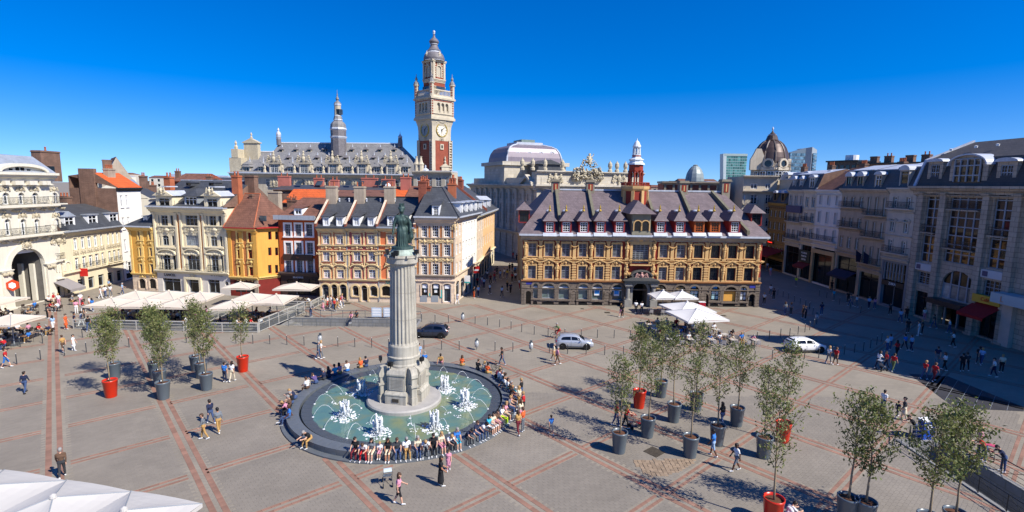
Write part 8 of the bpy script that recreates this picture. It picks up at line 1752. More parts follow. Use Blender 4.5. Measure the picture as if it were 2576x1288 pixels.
# bollards
BM = MB().tube([(0,0,0),(0,0,0.98)],0.038,8).mesh('shaft',mat('dark_steel','4a4f54',0.4,0.1,3,metal=0.5)); BC = MB().lathe([(0.042,0.98),(0.042,1.05),(0.02,1.07)],8).mesh('cap',ALU)
z8 = Z(1000,1100,1024); zq4 = Z(2000,1180,1100)
rowsB = (('in the near row across the square',[z8(*p) for p in ((30,690),(200,695),(372,702),(545,708),(885,718),(1055,723),(1225,728),(1395,735),(1750,745),(1928,750),(2105,755),(2465,765))]+[zq4(*p) for p in ((120,530),(462,545),(632,550),(806,556),(980,562),(1155,566),(1330,574),(1530,580),(1720,586),(1900,590),(2050,596),(2218,602),(2385,610),(2548,605))]+[zQ5(*p) for p in ((208,1075),(510,1072),(645,1062),(780,1045),(885,1030),(980,1012),(1065,995),(1130,970),(1190,940),(1235,905))]),
 ('in the far row before the exchange',[z8(*p) for p in ((1727,470),(1862,477),(1997,482),(2265,492),(2390,505),(2512,525))]+[zq4(*p) for p in ((103,322),(203,346),(320,370),(450,384),(606,396),(760,400),(912,402),(1068,404),(1220,408),(2010,432),(2145,432),(2280,430),(2405,425),(2520,415))]+[zQ5(*p) for p in ((65,895),(180,885),(285,870),(372,858),(450,840),(515,820),(560,800),(600,775),(625,745),(590,655),(555,610))]),
 ('in the left rows beside the cafes',[z1b(*p) for p in ((205,975),(430,940),(830,880),(410,1105),(650,1065),(870,1030),(1300,980),(1875,935),(2375,940),(170,1150))]),
 ('along the shaded frontages',[zQ5(*p) for p in ((260,470),(310,490),(360,510),(415,535),(470,560),(520,580),(560,600),(650,480),(720,500),(840,560),(940,600),(1040,640)) ]))
for place,lst in rowsB:
    for i,uv in enumerate(lst):
        x,y = G(*uv); r = thing('bollard','slim steel bollard, %s from the left %s' % (ordinal(i),place),'bollard',(x,y,0),0,'slim bollards'); link('shaft',BM,r); link('cap',BC,r)
# litter bins with clear bags
BAG = mat('clear_bag','d9dfe2',0.25,0.06,3,bump=0.6,bscale=10); BAG.node_tree.nodes['Principled BSDF'].inputs['Transmission Weight'].default_value = 0.55
for i,(uv,lab) in enumerate(((z8(2280,755),'litter bin with clear bag near the dark car'),(z8(705,700),'litter bin with clear bag behind the strolling couple'),(z8(2140,475),'litter bin with clear bag in the far bollard row'),(zq4(290,535),'litter bin with clear bag left of the silver car'),(zQ5(625,720),'litter bin at the edge of the building shadow'))):
    x,y = G(*uv); r = thing('litter_bin',lab,'bin',(x,y,0)); MB().tube([(0,0.16,0),(0,0.16,1.15)],0.035,6).obj('pole',STEEL,r); MB().lathe([(0.2,0.98),(0.22,1.0),(0.2,1.03)],14,cap=False).obj('ring',STEEL,r); MB().lathe([(0.06,0.28),(0.19,0.36),(0.22,0.6),(0.2,0.98)],12).obj('bag',BAG,r,smooth=True); MB().box(-0.12,0.12,0.1,0.2,1.05,1.2).obj('lid',STEEL,r)
# ------------------------------------------------------------ cars
TYRE = mat('tyre_rubber','141415',0.8,0.1); RIM = mat('alloy_rim','b4b7ba',0.3,0.05,metal=0.7); CGL = glass('car_glass','101418',0.04); LAMPR = mat('tail_lamp','a5121a',0.2); LAMPW = mat('head_lamp','d7dee4',0.1); PLATE = mat('number_plate','d8d8d0',0.5)
WHL_T = MB().lathe([(0.2,-0.1),(0.29,-0.1),(0.315,-0.07),(0.315,0.07),(0.29,0.1),(0.2,0.1)],24,cap=False).mesh('tyre',TYRE,True)
_r = MB().lathe([(0.02,-0.085),(0.2,-0.06),(0.21,-0.095)],20,cap=False)
for k in range(5): a = k*1.2566; _r.tube([(0.04*math.cos(a),0.04*math.sin(a),-0.09),(0.2*math.cos(a),0.2*math.sin(a),-0.09)],[0.035,0.03],4)
WHL_R = _r.mesh('rim',RIM)
def car(label,c,heading,col,L=4.0,metal=0.3):
    r = thing('parked_car' if False else 'car',label,'car',(c[0],c[1],0.012),heading); paint = mat('car_paint_'+col,col,0.25,0.03,0.5,metal=metal,spec=0.6); paint.node_tree.nodes['Principled BSDF'].inputs['Coat Weight'].default_value = 0.6
    S = [(-2.0,0.46,0.66,0.62),(-1.97,0.34,0.86,0.72),(-1.86,0.26,0.98,0.80),(-1.5,0.2,1.0,0.85),(-0.8,0.19,0.97,0.87),(0.0,0.19,0.95,0.87),(0.7,0.19,0.94,0.87),(1.05,0.2,0.94,0.86),(1.4,0.22,0.87,0.84),(1.75,0.24,0.77,0.79),(1.94,0.28,0.66,0.7),(2.0,0.36,0.54,0.6)]
    k = L/4.0; vs = []; fs = []; n = 10
    for x,z0,z1,w in S:
        zm = z0+(z1-z0)*0.55
        sec = [(w*0.86,z0),(w*0.97,z0+(z1-z0)*0.22),(w,zm),(w*0.985,z0+(z1-z0)*0.8),(w*0.93,z1),(-w*0.93,z1),(-w*0.985,z0+(z1-z0)*0.8),(-w,zm),(-w*0.97,z0+(z1-z0)*0.22),(-w*0.86,z0)]
        vs += [(x*k,y,z) for y,z in sec]
    for j in range(len(S)-1):
        for i in range(n): fs.append((j*n+i,(j+1)*n+i,(j+1)*n+(i+1)%n,j*n+(i+1)%n))
    fs += [tuple(range(n)),tuple((len(S)-1)*n+i for i in range(n-1,-1,-1))]; MB().add(vs,fs).obj('body',paint,r,smooth=True)
    Gh = [(-1.92,0.9,0.98,0.75),(-1.72,0.97,1.24,0.66),(-1.45,0.97,1.40,0.60),(-0.9,0.96,1.475,0.58),(-0.3,0.95,1.49,0.58),(0.15,0.94,1.45,0.58),(0.5,0.94,1.31,0.6),(0.85,0.93,1.09,0.66),(1.1,0.92,0.95,0.74)]
    vs=[];fs=[];n=6
    for x,zb,zr,wr in Gh: wb = 0.81; vs += [(x*k,wb,zb),(x*k,wr+0.03,zr-0.07),(x*k,wr*0.82,zr),(x*k,-wr*0.82,zr),(x*k,-wr-0.03,zr-0.07),(x*k,-wb,zb)]
    for j in range(len(Gh)-1):
        for i in range(n-1): fs.append((j*n+i,(j+1)*n+i,(j+1)*n+i+1,j*n+i+1))
    fs += [tuple(range(n)),tuple((len(Gh)-1)*n+i for i in range(n-1,-1,-1))]; MB().add(vs,fs).obj('cabin',paint,r,smooth=True)
    def gp(x):
        for (a,b) in zip(Gh[:-1],Gh[1:]):
            if a[0] <= x <= b[0]: t = (x-a[0])/(b[0]-a[0]); return [a[i]+(b[i]-a[i])*t for i in range(4)]
    for sg in (-1,1):
        for xa,xb in ((-1.4,-0.42),(-0.34,0.62)):
            up,lo = [],[]; m_ = 7
            for i in range(m_):
                x = xa+(xb-xa)*i/(m_-1); _,zb,zr,wr = gp(x); f = 0.16; g_ = 0.86
                if xa < -1 and i == 0: g_ = 0.55
                y0,z0 = 0.81+(wr+0.03-0.81)*f,zb+(zr-0.07-zb)*f; y1,z1 = 0.81+(wr+0.03-0.81)*g_,zb+(zr-0.07-zb)*g_
                if x > 0.5: z1 = max(z0+0.03,z1-0.02)
                lo.append((x*k,sg*(y0+0.012),z0)); up.append((x*k,sg*(y1+0.012),z1))
            MB().add(lo+up,[(i,i+1,m_+i+1,m_+i) for i in range(m_-1)]).obj('side_window',CGL,r)
    MB().add([(0.56*k,-0.5,1.295),(0.56*k,0.5,1.295),(1.04*k,0.64,1.0),(1.04*k,-0.64,1.0)],[(0,1,2,3)]).obj('windscreen',CGL,r,(0.02,0,0.012)); MB().add([(-1.5*k,-0.46,1.385),(-1.5*k,0.46,1.385),(-1.86*k,0.6,1.06),(-1.86*k,-0.6,1.06)],[(0,3,2,1)]).obj('rear_window',CGL,r,(-0.025,0,0.012))
    for sx in (-1.24,1.26):
        for sg in (-1,1):
            w = link('wheel',WHL_T,r,(sx*k,sg*0.76,0.315)); w.rotation_euler = (sg*math.pi/2,0,0); link('rim',WHL_R,w)
            MB().lathe([(0.37,-0.02),(0.37,0.02)],20).obj('wheel_arch',BLACK,r,(sx*k,sg*0.862,0.34)).rotation_euler = (math.pi/2,0,0)
    for sg in (-1,1):
        MB().ball((1.82*k,sg*0.6,0.68),(0.16,0.14,0.07),8).obj('headlight',LAMPW,r); MB().ball((-1.9*k,sg*0.68,0.86),(0.09,0.13,0.12),8).obj('tail_light',LAMPR,r); MB().ball((0.62*k,sg*0.95,1.0),(0.07,0.11,0.07),8).obj('mirror',paint,r)
        MB().box(-1.0*k,1.0*k,sg*0.865-0.012,sg*0.865+0.012,0.3,0.36).obj('sill_trim',DARK,r); MB().box(0.05,0.2,sg*0.872-0.012,sg*0.872+0.012,0.83,0.86).obj('door_handle',paint,r)
        for xs in (-0.38,0.66): MB().box(xs*k-0.006,xs*k+0.006,sg*0.874-0.006,sg*0.874+0.006,0.34,0.92).obj('door_gap',BLACK,r)
    MB().box(2.0*k-0.03,2.0*k+0.012,-0.26,0.26,0.4,0.5).obj('number_plate',PLATE,r); MB().box(-2.0*k-0.012,-2.0*k+0.02,-0.26,0.26,0.6,0.7).obj('number_plate',PLATE,r); MB().box(1.93*k,2.0*k+0.006,-0.5,0.5,0.3,0.38).obj('grille',DARK,r); return r
a,b = G(*z8(1705,635)),G(*z8(1925,640)); c1 = ((a[0]+b[0])/2-0.05,(a[1]+b[1])/2+0.75)
car('dark blue-grey hatchback driving left behind the column',c1,math.pi-0.03,'2b3140')
a,b = G(*zq4(580,510)),G(*zq4(820,516)); car('silver hatchback driving right past the cyclist',((a[0]+b[0])/2,(a[1]+b[1])/2+0.78),-0.02,'a9aeb6')
a,b = G(*zQ5(455,1022)),G(*zQ5(655,1010)); car('white hatchback with tinted rear window at the edge of the shadow',((a[0]+b[0])/2-0.1,(a[1]+b[1])/2+0.72),0.12,'e8e8e6',metal=0.0)
# bicycle of the rider, parked bikes, pushchairs
def bicycle(label,c,rz,col='23272b',z=0.0):
    m = mat('bike_paint_'+col,col,0.4); r = thing('bicycle',label,'bicycle',(c[0],c[1],z),rz)
    for x in (-0.53,0.53):
        mb = MB(); pts = [(x,0.33*math.cos(t*math.pi/12),0.34+0.33*math.sin(t*math.pi/12)) for t in range(25)]; mb.tube([(x+p[1],0,p[2]) for p in pts],0.02,5); w = mb.obj('wheel',TYRE,r); mb = MB()
        for t in range(8): mb.tube([(x,0,0.34),(x+0.32*math.cos(t*0.785),0,0.34+0.32*math.sin(t*0.785))],0.004,3)
        mb.obj('spoke',STEEL,w)
    mb = MB(); 
    for a,b in (((-0.53,0,0.34),(-0.1,0,0.3)),((-0.1,0,0.3),(-0.2,0,0.85)),((-0.2,0,0.8),(0.38,0,0.82)),((-0.1,0,0.3),(0.38,0,0.72)),((-0.53,0,0.34),(-0.2,0,0.78)),((0.36,0,0.95),(0.53,0,0.34))): mb.tube([a,b],0.018,5)
    mb.obj('frame',m,r); MB().ball((-0.22,0,0.93),(0.13,0.07,0.035),8).obj('saddle',BLACK,r); MB().tube([(-0.2,0,0.85),(-0.22,0,0.92)],0.014,5).obj('seat_post',STEEL,r); MB().tube([(0.3,-0.26,1.02),(0.38,-0.1,1.0),(0.36,0,0.97),(0.38,0.1,1.0),(0.3,0.26,1.02)],0.015,5).obj('handlebar',BLACK,r); return r
cyc = G(*zq4(545,405)); bicycle('black bicycle being ridden to the left behind the silver car',cyc,math.pi)
bicycle('bicycle leaning on the entrance railing beside a man',G(*z8(500,415)),0.3); bicycle('dark bicycle leaning on the entrance railing near the column',G(*z8(1400,425)),-0.2); bicycle('bicycle leaning against the fountain rim at upper right',G(*Z(1060,1360,1100)(2175,300)),-0.9)
def pushchair(label,c,rz,col):
    m = mat('pushchair_'+col,col,0.8,0.06); r = thing('pushchair',label,'pushchair',(c[0],c[1],0.012),rz); mb = MB()
    for y in (-0.24,0.24): mb.tube([(0.35,y,0.12),(-0.2,y,0.6),(-0.5,y,1.0)],0.014,5); mb.tube([(-0.35,y,0.12),(0.1,y,0.55)],0.014,5)
    mb.tube([(-0.5,-0.24,1.0),(-0.5,0.24,1.0)],0.018,5); mb.obj('frame',STEEL,r); MB().prof([(-0.01,0)],0,1) if False else None
    MB().add([(-0.2,-0.2,0.75),(-0.2,0.2,0.75),(0.05,0.2,0.42),(0.05,-0.2,0.42),(0.35,0.2,0.4),(0.35,-0.2,0.4),(0.42,0.2,0.25),(0.42,-0.2,0.25)],[(0,1,2,3),(3,2,4,5),(5,4,6,7)]).obj('seat',m,r); n=6
    mb = MB(); mb.add([(-0.2+0.32*math.cos(math.pi*(1-i/n)*0.55+0.6)*1.0,y,0.72+0.34*math.sin(math.pi*(1-i/n)*0.55+0.6)) for y in (-0.22,0.22) for i in range(n+1)],[(i,i+1,n+2+i,n+1+i) for i in range(n)]); mb.obj('hood',m,r)
    for x in (-0.35,0.35):
        for y in (-0.26,0.26): q = MB().lathe([(0.1,-0.02),(0.12,-0.02),(0.12,0.02),(0.1,0.02)],12).obj('wheel',TYRE,r,(x,y,0.12)); q.rotation_euler=(math.pi/2,0,0)
    return r
pushchair('red and black pushchair beside a grey planter of the right group',G(*Z(2000,1500,1096)(1275,500)),0.1,'7d1a1c'); pushchair('pushchair with striped blankets before the seated row at the fountain',G(*Zs(1340,1780,560/1568.0)(590,440)),math.pi/2+0.3,'b7c4c9'); pushchair('pushchair pushed by the couple in the sun at right',G(*zQ5(1235,1180)),0.3,'8c93a0'); pushchair('pink pushchair beside the stair railing',(30.8,31.4),0.8,'c0466a')
MT = mat('small_a_board','c0392b',0.6); x,y = G(*zM(890,290)); mb = MB().box(-0.45,0.45,-0.25,0.25,0,0.75); q = mb.obj('ice_chest',mat('crimson_cabinet','a3162a',0.45),None,(x,y+0.3,0)); tag(q,'crimson drinks chest beside the arched door of the exchange','cabinet'); MB().box(-0.47,0.47,-0.27,0.27,0.75,0.82).obj('lid',WHT,q)
# ------------------------------------------------------------ people
SKIN = [mat('skin_light','c69a80',0.6,0.06),mat('skin_tan','a9775a',0.6,0.06),mat('skin_brown','5f3d2c',0.6,0.06)]; HAIR = {k:mat('hair_'+k,c,0.6,0.15,8) for k,c in dict(dark='241a15',brown='4a3323',fair='a58253',grey='8d8a86',black='121012').items()}
CLO = {k:mat('cloth_'+k.replace(' ','_'),c,0.9,0.08,4) for k,c in {'white':'dcdcda','black':'1b1b1e','navy':'1f2742','red':'b01e22','blue':'2f6fb8','pale blue':'93aecb','grey':'6c7176','pink':'c9879a','orange':'cf5a2c','cream':'cbbfa4','brown':'5d4636','tan':'b08a52','green':'5d6b45','denim':'3c4f73','maroon':'6a1f2a','purple':'5a4a78','turquoise':'35a5bd','yellow':'cfb13c','lime':'b6d62c','charcoal':'34363a'}.items()}
SHOE = [mat('shoe_white','d5d5d2',0.7),mat('shoe_dark','2a2422',0.7)]
def body(lean=0.0,legs=((0.25,0.04,0.1),(-0.2,0.04,0.25)),arms=((-0.3,0.12,0.25),(0.3,0.12,0.3)),hip=0.93,head=0.1,skirt=None,hair='short',fem=False,twist=0.0):
    """tapered limbs of one figure facing -y; angles in radians: (swing forward, spread, joint bend)"""
    P = []; hw = 0.085; sw = 0.165 if fem else 0.19; H0 = Vector((0,0,hip))
    up = Vector((0,-math.sin(lean),math.cos(lean))); fw = Vector((0,-math.cos(lean),-math.sin(lean)))
    ch = H0+up*0.34; sh = H0+up*0.50; nk = sh+up*0.07; hd = nk+up*0.15+fw*(0.03+head*0.12)
    P += [((-hw,0,hip),(hw,0,hip),0.115 if fem else 0.11,0.115 if fem else 0.11,2),(H0+Vector((-0.05,0,0.08)),H0+Vector((0.05,0,0.08)),0.11,0.11,2)]
    P += [(H0+up*0.16-Vector((0.04,0,0)),H0+up*0.16+Vector((0.04,0,0)),0.105,0.105,1),(H0+up*0.2,ch,0.125,0.13,1),(ch-Vector((0.08,0,0)),ch+Vector((0.08,0,0)),0.125,0.125,1),(sh-Vector((sw-0.04,0,0.02)),sh+Vector((sw-0.04,0,-0.02)),0.075,0.075,1)]
    if fem: P += [(ch+fw*0.09+up*0.04-Vector((0.06,0,0)),ch+fw*0.09+up*0.04+Vector((0.06,0,0)),0.06,0.06,1)]
    P += [(sh,nk+up*0.05,0.058,0.05,0),(hd-up*0.03,hd+up*0.04,0.088,0.098,0),(hd+fw*0.085-up*0.015,hd+fw*0.1-up*0.02,0.018,0.02,0),(hd+fw*0.05-up*0.09,hd+fw*0.055-up*0.09,0.045,0.045,0)]
    for s_ in (-1,1): P.append((hd+Vector((s_*0.095,0,0)),hd+Vector((s_*0.1,0,0))-fw*0.01,0.02,0.018,0))
    P += [(hd+up*0.055-fw*0.03,hd+up*0.06+fw*0.015,0.1,0.092,4),(hd-fw*0.05,hd-fw*0.05-up*0.04,0.088,0.07,4)]
    if hair == 'long': P += [(hd-fw*0.06-up*0.03,hd-fw*0.08-up*0.22,0.085,0.06,4),(hd-Vector((0.08,0,0))-up*0.02,hd-Vector((0.1,0,0))-up*0.18,0.045,0.035,4),(hd+Vector((0.08,0,0))-up*0.02,hd+Vector((0.1,0,0))-up*0.18,0.045,0.035,4)]
    if hair == 'bun': P.append((hd-fw*0.1+up*0.06,hd-fw*0.12+up*0.07,0.05,0.045,4))
    for s_,(sw_,sp,kn) in zip((-1,1),legs):
        h = H0+Vector((s_*hw,0,-0.02)); d = Vector((s_*math.sin(sp),-math.sin(sw_),-math.cos(sw_))).normalized(); k = h+d*0.43; p2 = sw_-kn; d2 = Vector((s_*math.sin(sp)*0.3,-math.sin(p2),-math.cos(p2))).normalized(); an = k+d2*0.41
        P += [(h,k,0.088,0.06,2),(k,k+d2*0.16,0.058,0.057,6),(k+d2*0.16,an,0.057,0.038,6)]
        f = Vector((0,-math.cos(p2*0.6),math.sin(min(0.0,p2)*0.8))).normalized(); P += [(an+Vector((0,0.03,-0.035)),an+f*0.15+Vector((0,0,-0.045)),0.042,0.036,3),(an,an+Vector((0,0.0,-0.03)),0.042,0.045,3)]
    for s_,(sw_,ab,el) in zip((-1,1),arms):
        s0 = sh+Vector((s_*sw,0,-0.03)); d = Vector((s_*math.sin(ab),-math.sin(sw_)*math.cos(ab),-math.cos(sw_)*math.cos(ab))).normalized(); e = s0+d*0.28; p2 = sw_+el; inn = -s_*0.35*min(1,el); d2 = Vector((inn+s_*math.sin(ab)*0.4,-math.sin(p2),-math.cos(p2))).normalized(); w = e+d2*0.24
        P += [(s0,s0+d*0.15,0.062,0.052,1),(s0+d*0.15,e,0.05,0.043,5),(e,w,0.042,0.029,5)]
        sd = d2.cross(Vector((1,0,0))); sd = sd.normalized() if sd.length > 0.1 else Vector((0,0,1)); pal = w+d2*0.05; P.append((w,w+d2*0.07,0.03,0.034,0))
        curl = (d2+Vector((-s_*0.5,0,0))).normalized()
        for i,l in enumerate((0.06,0.07,0.066,0.05)): b = w+d2*0.085+sd*(0.026*(i-1.5)); m = b+d2*l*0.55; P += [(b,m,0.0115,0.0105,0),(m,m+curl*l*0.5,0.0105,0.009,0)]
        tb = w+d2*0.03+sd*-0.035; P.append((tb,tb+(d2*0.6-sd*0.7).normalized()*0.06,0.014,0.011,0))
    if skirt:
        z0,z1,r0,r1 = skirt
        for i in range(6):
            t0,t1 = i/6,(i+1)/6; P.append(((0,0,z0+(z1-z0)*t0),(0,0,z0+(z1-z0)*t1),r0+(r1-r0)*t0,r0+(r1-r0)*t1,2)) if i < 5 else None
    return P
SIT = dict(hip=0.56)
POSES = {
 'walk':body(0.04),'walk2':body(0.03,((-0.3,0.04,0.15),(0.4,0.04,0.12)),((0.35,0.12,0.3),(-0.3,0.12,0.2))),'stand':body(0.0,((0.03,0.05,0.03),(0.0,0.05,0.0)),((0.05,0.14,0.15),(0.08,0.14,0.3))),
 'stand_arm':body(0.02,((0.05,0.06,0.05),(-0.05,0.05,0.02)),((0.5,0.2,1.7),(0.1,0.14,0.2))),'woman_walk':body(0.02,((0.28,0.03,0.1),(-0.2,0.03,0.25)),((-0.2,0.12,0.3),(0.4,0.14,0.9)),hair='long',fem=True),
 'dress_walk':body(0.0,((0.2,0.03,0.08),(-0.15,0.03,0.15)),((-0.2,0.14,0.3),(0.25,0.14,0.3)),hair='bun',fem=True,skirt=(1.0,0.5,0.11,0.2)),'long_dress':body(0.0,((0.1,0.03,0.0),(-0.05,0.03,0.0)),((0.2,0.14,0.6),(0.25,0.14,0.9)),hair='long',fem=True,skirt=(1.0,0.16,0.12,0.2)),
 'sit':body(0.12,((1.45,0.1,1.4),(1.4,0.12,1.35)),((0.5,0.15,0.7),(0.5,0.15,0.75)),hip=0.1,head=0.4),'sit_fwd':body(0.65,((1.4,0.18,1.3),(1.4,0.18,1.35)),((0.9,0.1,0.6),(0.85,0.1,0.8)),hip=0.1,head=0.3),'sit_woman':body(0.1,((1.42,0.03,1.35),(1.45,0.02,1.3)),((0.4,0.12,0.9),(0.45,0.12,0.8)),hip=0.1,hair='long',fem=True,head=0.3),
 'sit_legs':body(-0.05,((1.5,0.05,0.8),(1.35,0.06,1.2)),((-0.35,0.25,0.05),(0.3,0.15,0.6)),hip=0.1),'sit_back':body(-0.3,((1.5,0.08,0.5),(1.45,0.1,0.9)),((-0.6,0.2,0.0),(-0.6,0.2,0.0)),hip=0.1),
 'push':body(0.15,((0.25,0.05,0.1),(-0.2,0.05,0.2)),((0.7,0.1,0.6),(0.7,0.1,0.6)),fem=True,hair='long'),'cycle':body(0.45,((1.25,0.06,1.2),(0.75,0.06,0.9)),((1.0,0.12,0.35),(1.0,0.12,0.35)),hip=0.98,head=-0.3),'lean':body(0.55,((0.05,0.06,0.0),(-0.05,0.06,0.0)),((1.0,0.12,0.6),(1.0,0.12,0.6)),head=0.2),
 'sit_dress':body(0.1,((1.42,0.03,1.3),(1.45,0.02,1.35)),((0.5,0.12,1.2),(0.3,0.2,0.5)),hip=0.1,hair='bun',fem=True)}
PM = {}
for nm,pr_ in POSES.items():
    V,Fq,tg = sculpt([(tuple(a),tuple(b),r0,r1,t) for a,b,r0,r1,t in pr_],0.0185,0.022)
    if nm.startswith('sit'): V[:,2] -= 0.0
    else: V[:,2] -= V[:,2].min() if nm != 'cycle' else 0
    PM[nm] = sculpt_mesh('person',V,Fq,tg,[SKIN[0]]*7)
ALLP = []
def person(pose,x,y,face,top='white',bot='denim',z=0.0,s=1.0,skin=0,hair='dark',sleeve=False,shorts=False,shoe=0,phrase='',word='person'):
    o = link('person',PM[pose],None,(x,y,z),face+math.pi/2,s)
    ms = [SKIN[skin],CLO[top],CLO[bot],SHOE[shoe],HAIR[hair],CLO[top] if sleeve else SKIN[skin],SKIN[skin] if shorts else CLO[bot]]
    for i,m in enumerate(ms): o.material_slots[i].link = 'OBJECT'; o.material_slots[i].material = m
    lo = 'shorts' if shorts else ('dress' if 'dress' in pose else 'trousers'); base = '%s in %s top, %s %s' % ('child' if s < 0.8 else word,top,bot,lo)
    if lo == 'dress' and bot == top: base = '%s in %s dress' % ('child' if s < 0.8 else word,top)
    o['category'] = 'person'; o['label'] = base+' '+phrase; ALLP.append(o); return o
def P_at(uv,pose,face,top,bot,phrase,**k): x,y = G(*uv); return person(pose,x,y,face,top,bot,0.012,phrase=phrase,**k)
E_,W_,N__,S__ = 0.0,math.pi,math.pi/2,-math.pi/2
zz2,zz7,zz6,zz3 = Z(0,1500,1096),Z(2000,1500,1096),Z(2996,1500,1100),Z(1060,1360,1100)
P_at(zz2(590,965),'walk',2.2,'brown','charcoal','walking with a bag above the big parasols',sleeve=True,skin=0,hair='grey'); P_at(zz2(240,172),'walk2',1.8,'navy','denim','walking away carrying a red bag at left',sleeve=True,shoe=1)
P_at(zz2(1920,605),'walk',W_+0.4,'grey','tan','nearest of a trio left of the basin',sleeve=True,hair='brown'); P_at(zz2(1985,460),'walk2',2.6,'navy','denim','rearmost of a trio left of the basin',sleeve=True); P_at(zz2(2060,545),'walk',2.5,'grey','tan','rightmost of a trio left of the basin',sleeve=True,hair='black',skin=1)
P_at((566,962),'stand',1.4,'blue','navy','standing by the young trees left of the fountain'); P_at((585,960),'woman_walk',1.5,'white','cream','with long dark hair beside the man in blue'); P_at(z1b(640,1035),'walk',2.9,'tan','brown','bare shouldered, walking on the left paving',shorts=True,hair='brown'); P_at(z1b(745,1015),'dress_walk',0.3,'white','white','walking with a small bag on the left paving',s=0.92)
P_at(z1b(65,1185),'walk2',0.4,'red','blue','pulling a case at the left edge',shorts=True,hair='brown'); P_at(z1b(540,815),'woman_walk',2.8,'pale blue','white','walking past the left cafe'); P_at(z1b(668,800),'dress_walk',0.2,'orange','orange','walking near the left terrace'); P_at(z1b(755,785),'stand',0.9,'navy','navy','standing near the terrace corner',skin=1); P_at(z1b(822,765),'woman_walk',1.1,'white','white','walking with friends at the terrace corner'); P_at(z1b(895,820),'walk',2.0,'black','denim','walking beside the first terrace screen',skin=1); P_at(z1b(850,700),'stand',0.5,'black','charcoal','standing behind the group at the terrace corner')
for q,t,b,h in (((772,640),'pink','white',2.2),((838,640),'red','white',1.0),((935,620),'blue','denim',2.9),((905,600),'white','tan',0.4),((815,560),'white','pink',2.3),((1015,490),'white','white',0.6),((1062,480),'white','denim',2.1),((1115,470),'white','grey',1.9),((1100,410),'pale blue','tan',1.2),((1235,450),'pale blue','denim',0.4),((595,570),'white','pink',1.8),((545,560),'red','cream',0.3),((480,690),'charcoal','black',1.0)): P_at(z1b(*q),rnd.choice(('walk','walk2','stand','woman_walk')),h,t,b,'between arcade and terrace',hair=rnd.choice(('dark','brown','fair','grey')))
P_at(z8(690,850),'walk',0.6,'grey','denim','in a couple behind the basin, left one',hair='grey',sleeve=True); P_at(z8(715,838),'woman_walk',0.5,'white','grey','in a couple behind the basin, right one',hair='fair')
P_at(Zs(1340,1780,560/1568.0)(715,665),'woman_walk',0.1,'pink','black','holding a phone, walking in front of the fountain',shorts=True,hair='brown'); P_at(Zs(1340,1780,560/1568.0)(1185,460),'long_dress',0.2,'black','black','striding past the seated people at the fountain',skin=1); P_at(zz3(2220,240),'walk2',2.9,'black','denim','carrying a white bag behind the fountain',skin=1)
P_at(zq4(500,620),'walk',0.1,'cream','tan','in a couple near the silver car, left one',shorts=True,hair='grey'); P_at(zq4(535,655),'walk2',0.2,'pink','brown','in a couple near the silver car, right one',hair='grey'); P_at(zq4(1130,208),'woman_walk',0.8,'black','pink','embracing in a pair before the exchange',shorts=True,hair='fair'); P_at(zq4(1143,210),'stand',1.0,'black','black','standing in a pair before the exchange',hair='dark'); P_at(zq4(1270,172),'walk',1.5,'white','charcoal','walking towards the portal, left of two',skin=2,hair='black'); P_at(zq4(1325,180),'walk2',1.5,'white','charcoal','walking towards the portal, right of two',hair='dark')
P_at(zz7(480,560),'walk2',1.9,'blue','grey','walking alone among the tree shadows',s=0.78,shorts=True,hair='brown'); P_at(zz7(1090,480),'walk',0.2,'red','denim','walking behind the tree nearest the fountain',hair='fair'); P_at(zz7(1178,505),'push',0.1,'red','black','pushing the red pushchair',hair='fair'); P_at(zz7(2085,480),'woman_walk',2.0,'black','denim','long-haired behind a grey planter'); P_at(zz7(2000,765),'walk',W_-0.6,'blue','pale blue','walking past the sparse tree',shorts=True,skin=2,hair='black'); P_at(zz7(2215,905),'walk2',W_+0.1,'white','grey','striding across the near paving',shorts=True,skin=2,hair='black')
P_at(zz6(1250,350),'walk',0.5,'white','denim','leading a child by the hand at right'); P_at(zz6(1385,395),'walk2',0.3,'navy','navy','hand in hand between two adults',s=0.72); P_at(zz6(1445,425),'dress_walk',2.6,'charcoal','cream','in a dark striped top beside the child',sleeve=True,hair='black'); P_at((30.8,32.1),'stand','' or 2.5,'pink','denim','standing beside the stair railing',hair='fair') if False else person('stand',30.8,32.1,2.5,'pink','denim',0.012,phrase='standing beside the stair railing',hair='fair')
for x,y,t in ((27.9,33.9,'black'),(30.1,31.0,'red'),(30.2,29.8,'navy')): person('lean',x,y,W_-0.3,t,'denim',0.012,phrase='leaning on the stair railing')
person('sit_fwd',14.25,24.6,0.3,'white','denim',0.35,phrase='crouching beside the red planter at the bottom edge'); person('sit_woman',14.7,24.2,0.5,'red','red',0.2,s=0.7,phrase='beside the red planter at the bottom edge',hair='fair')
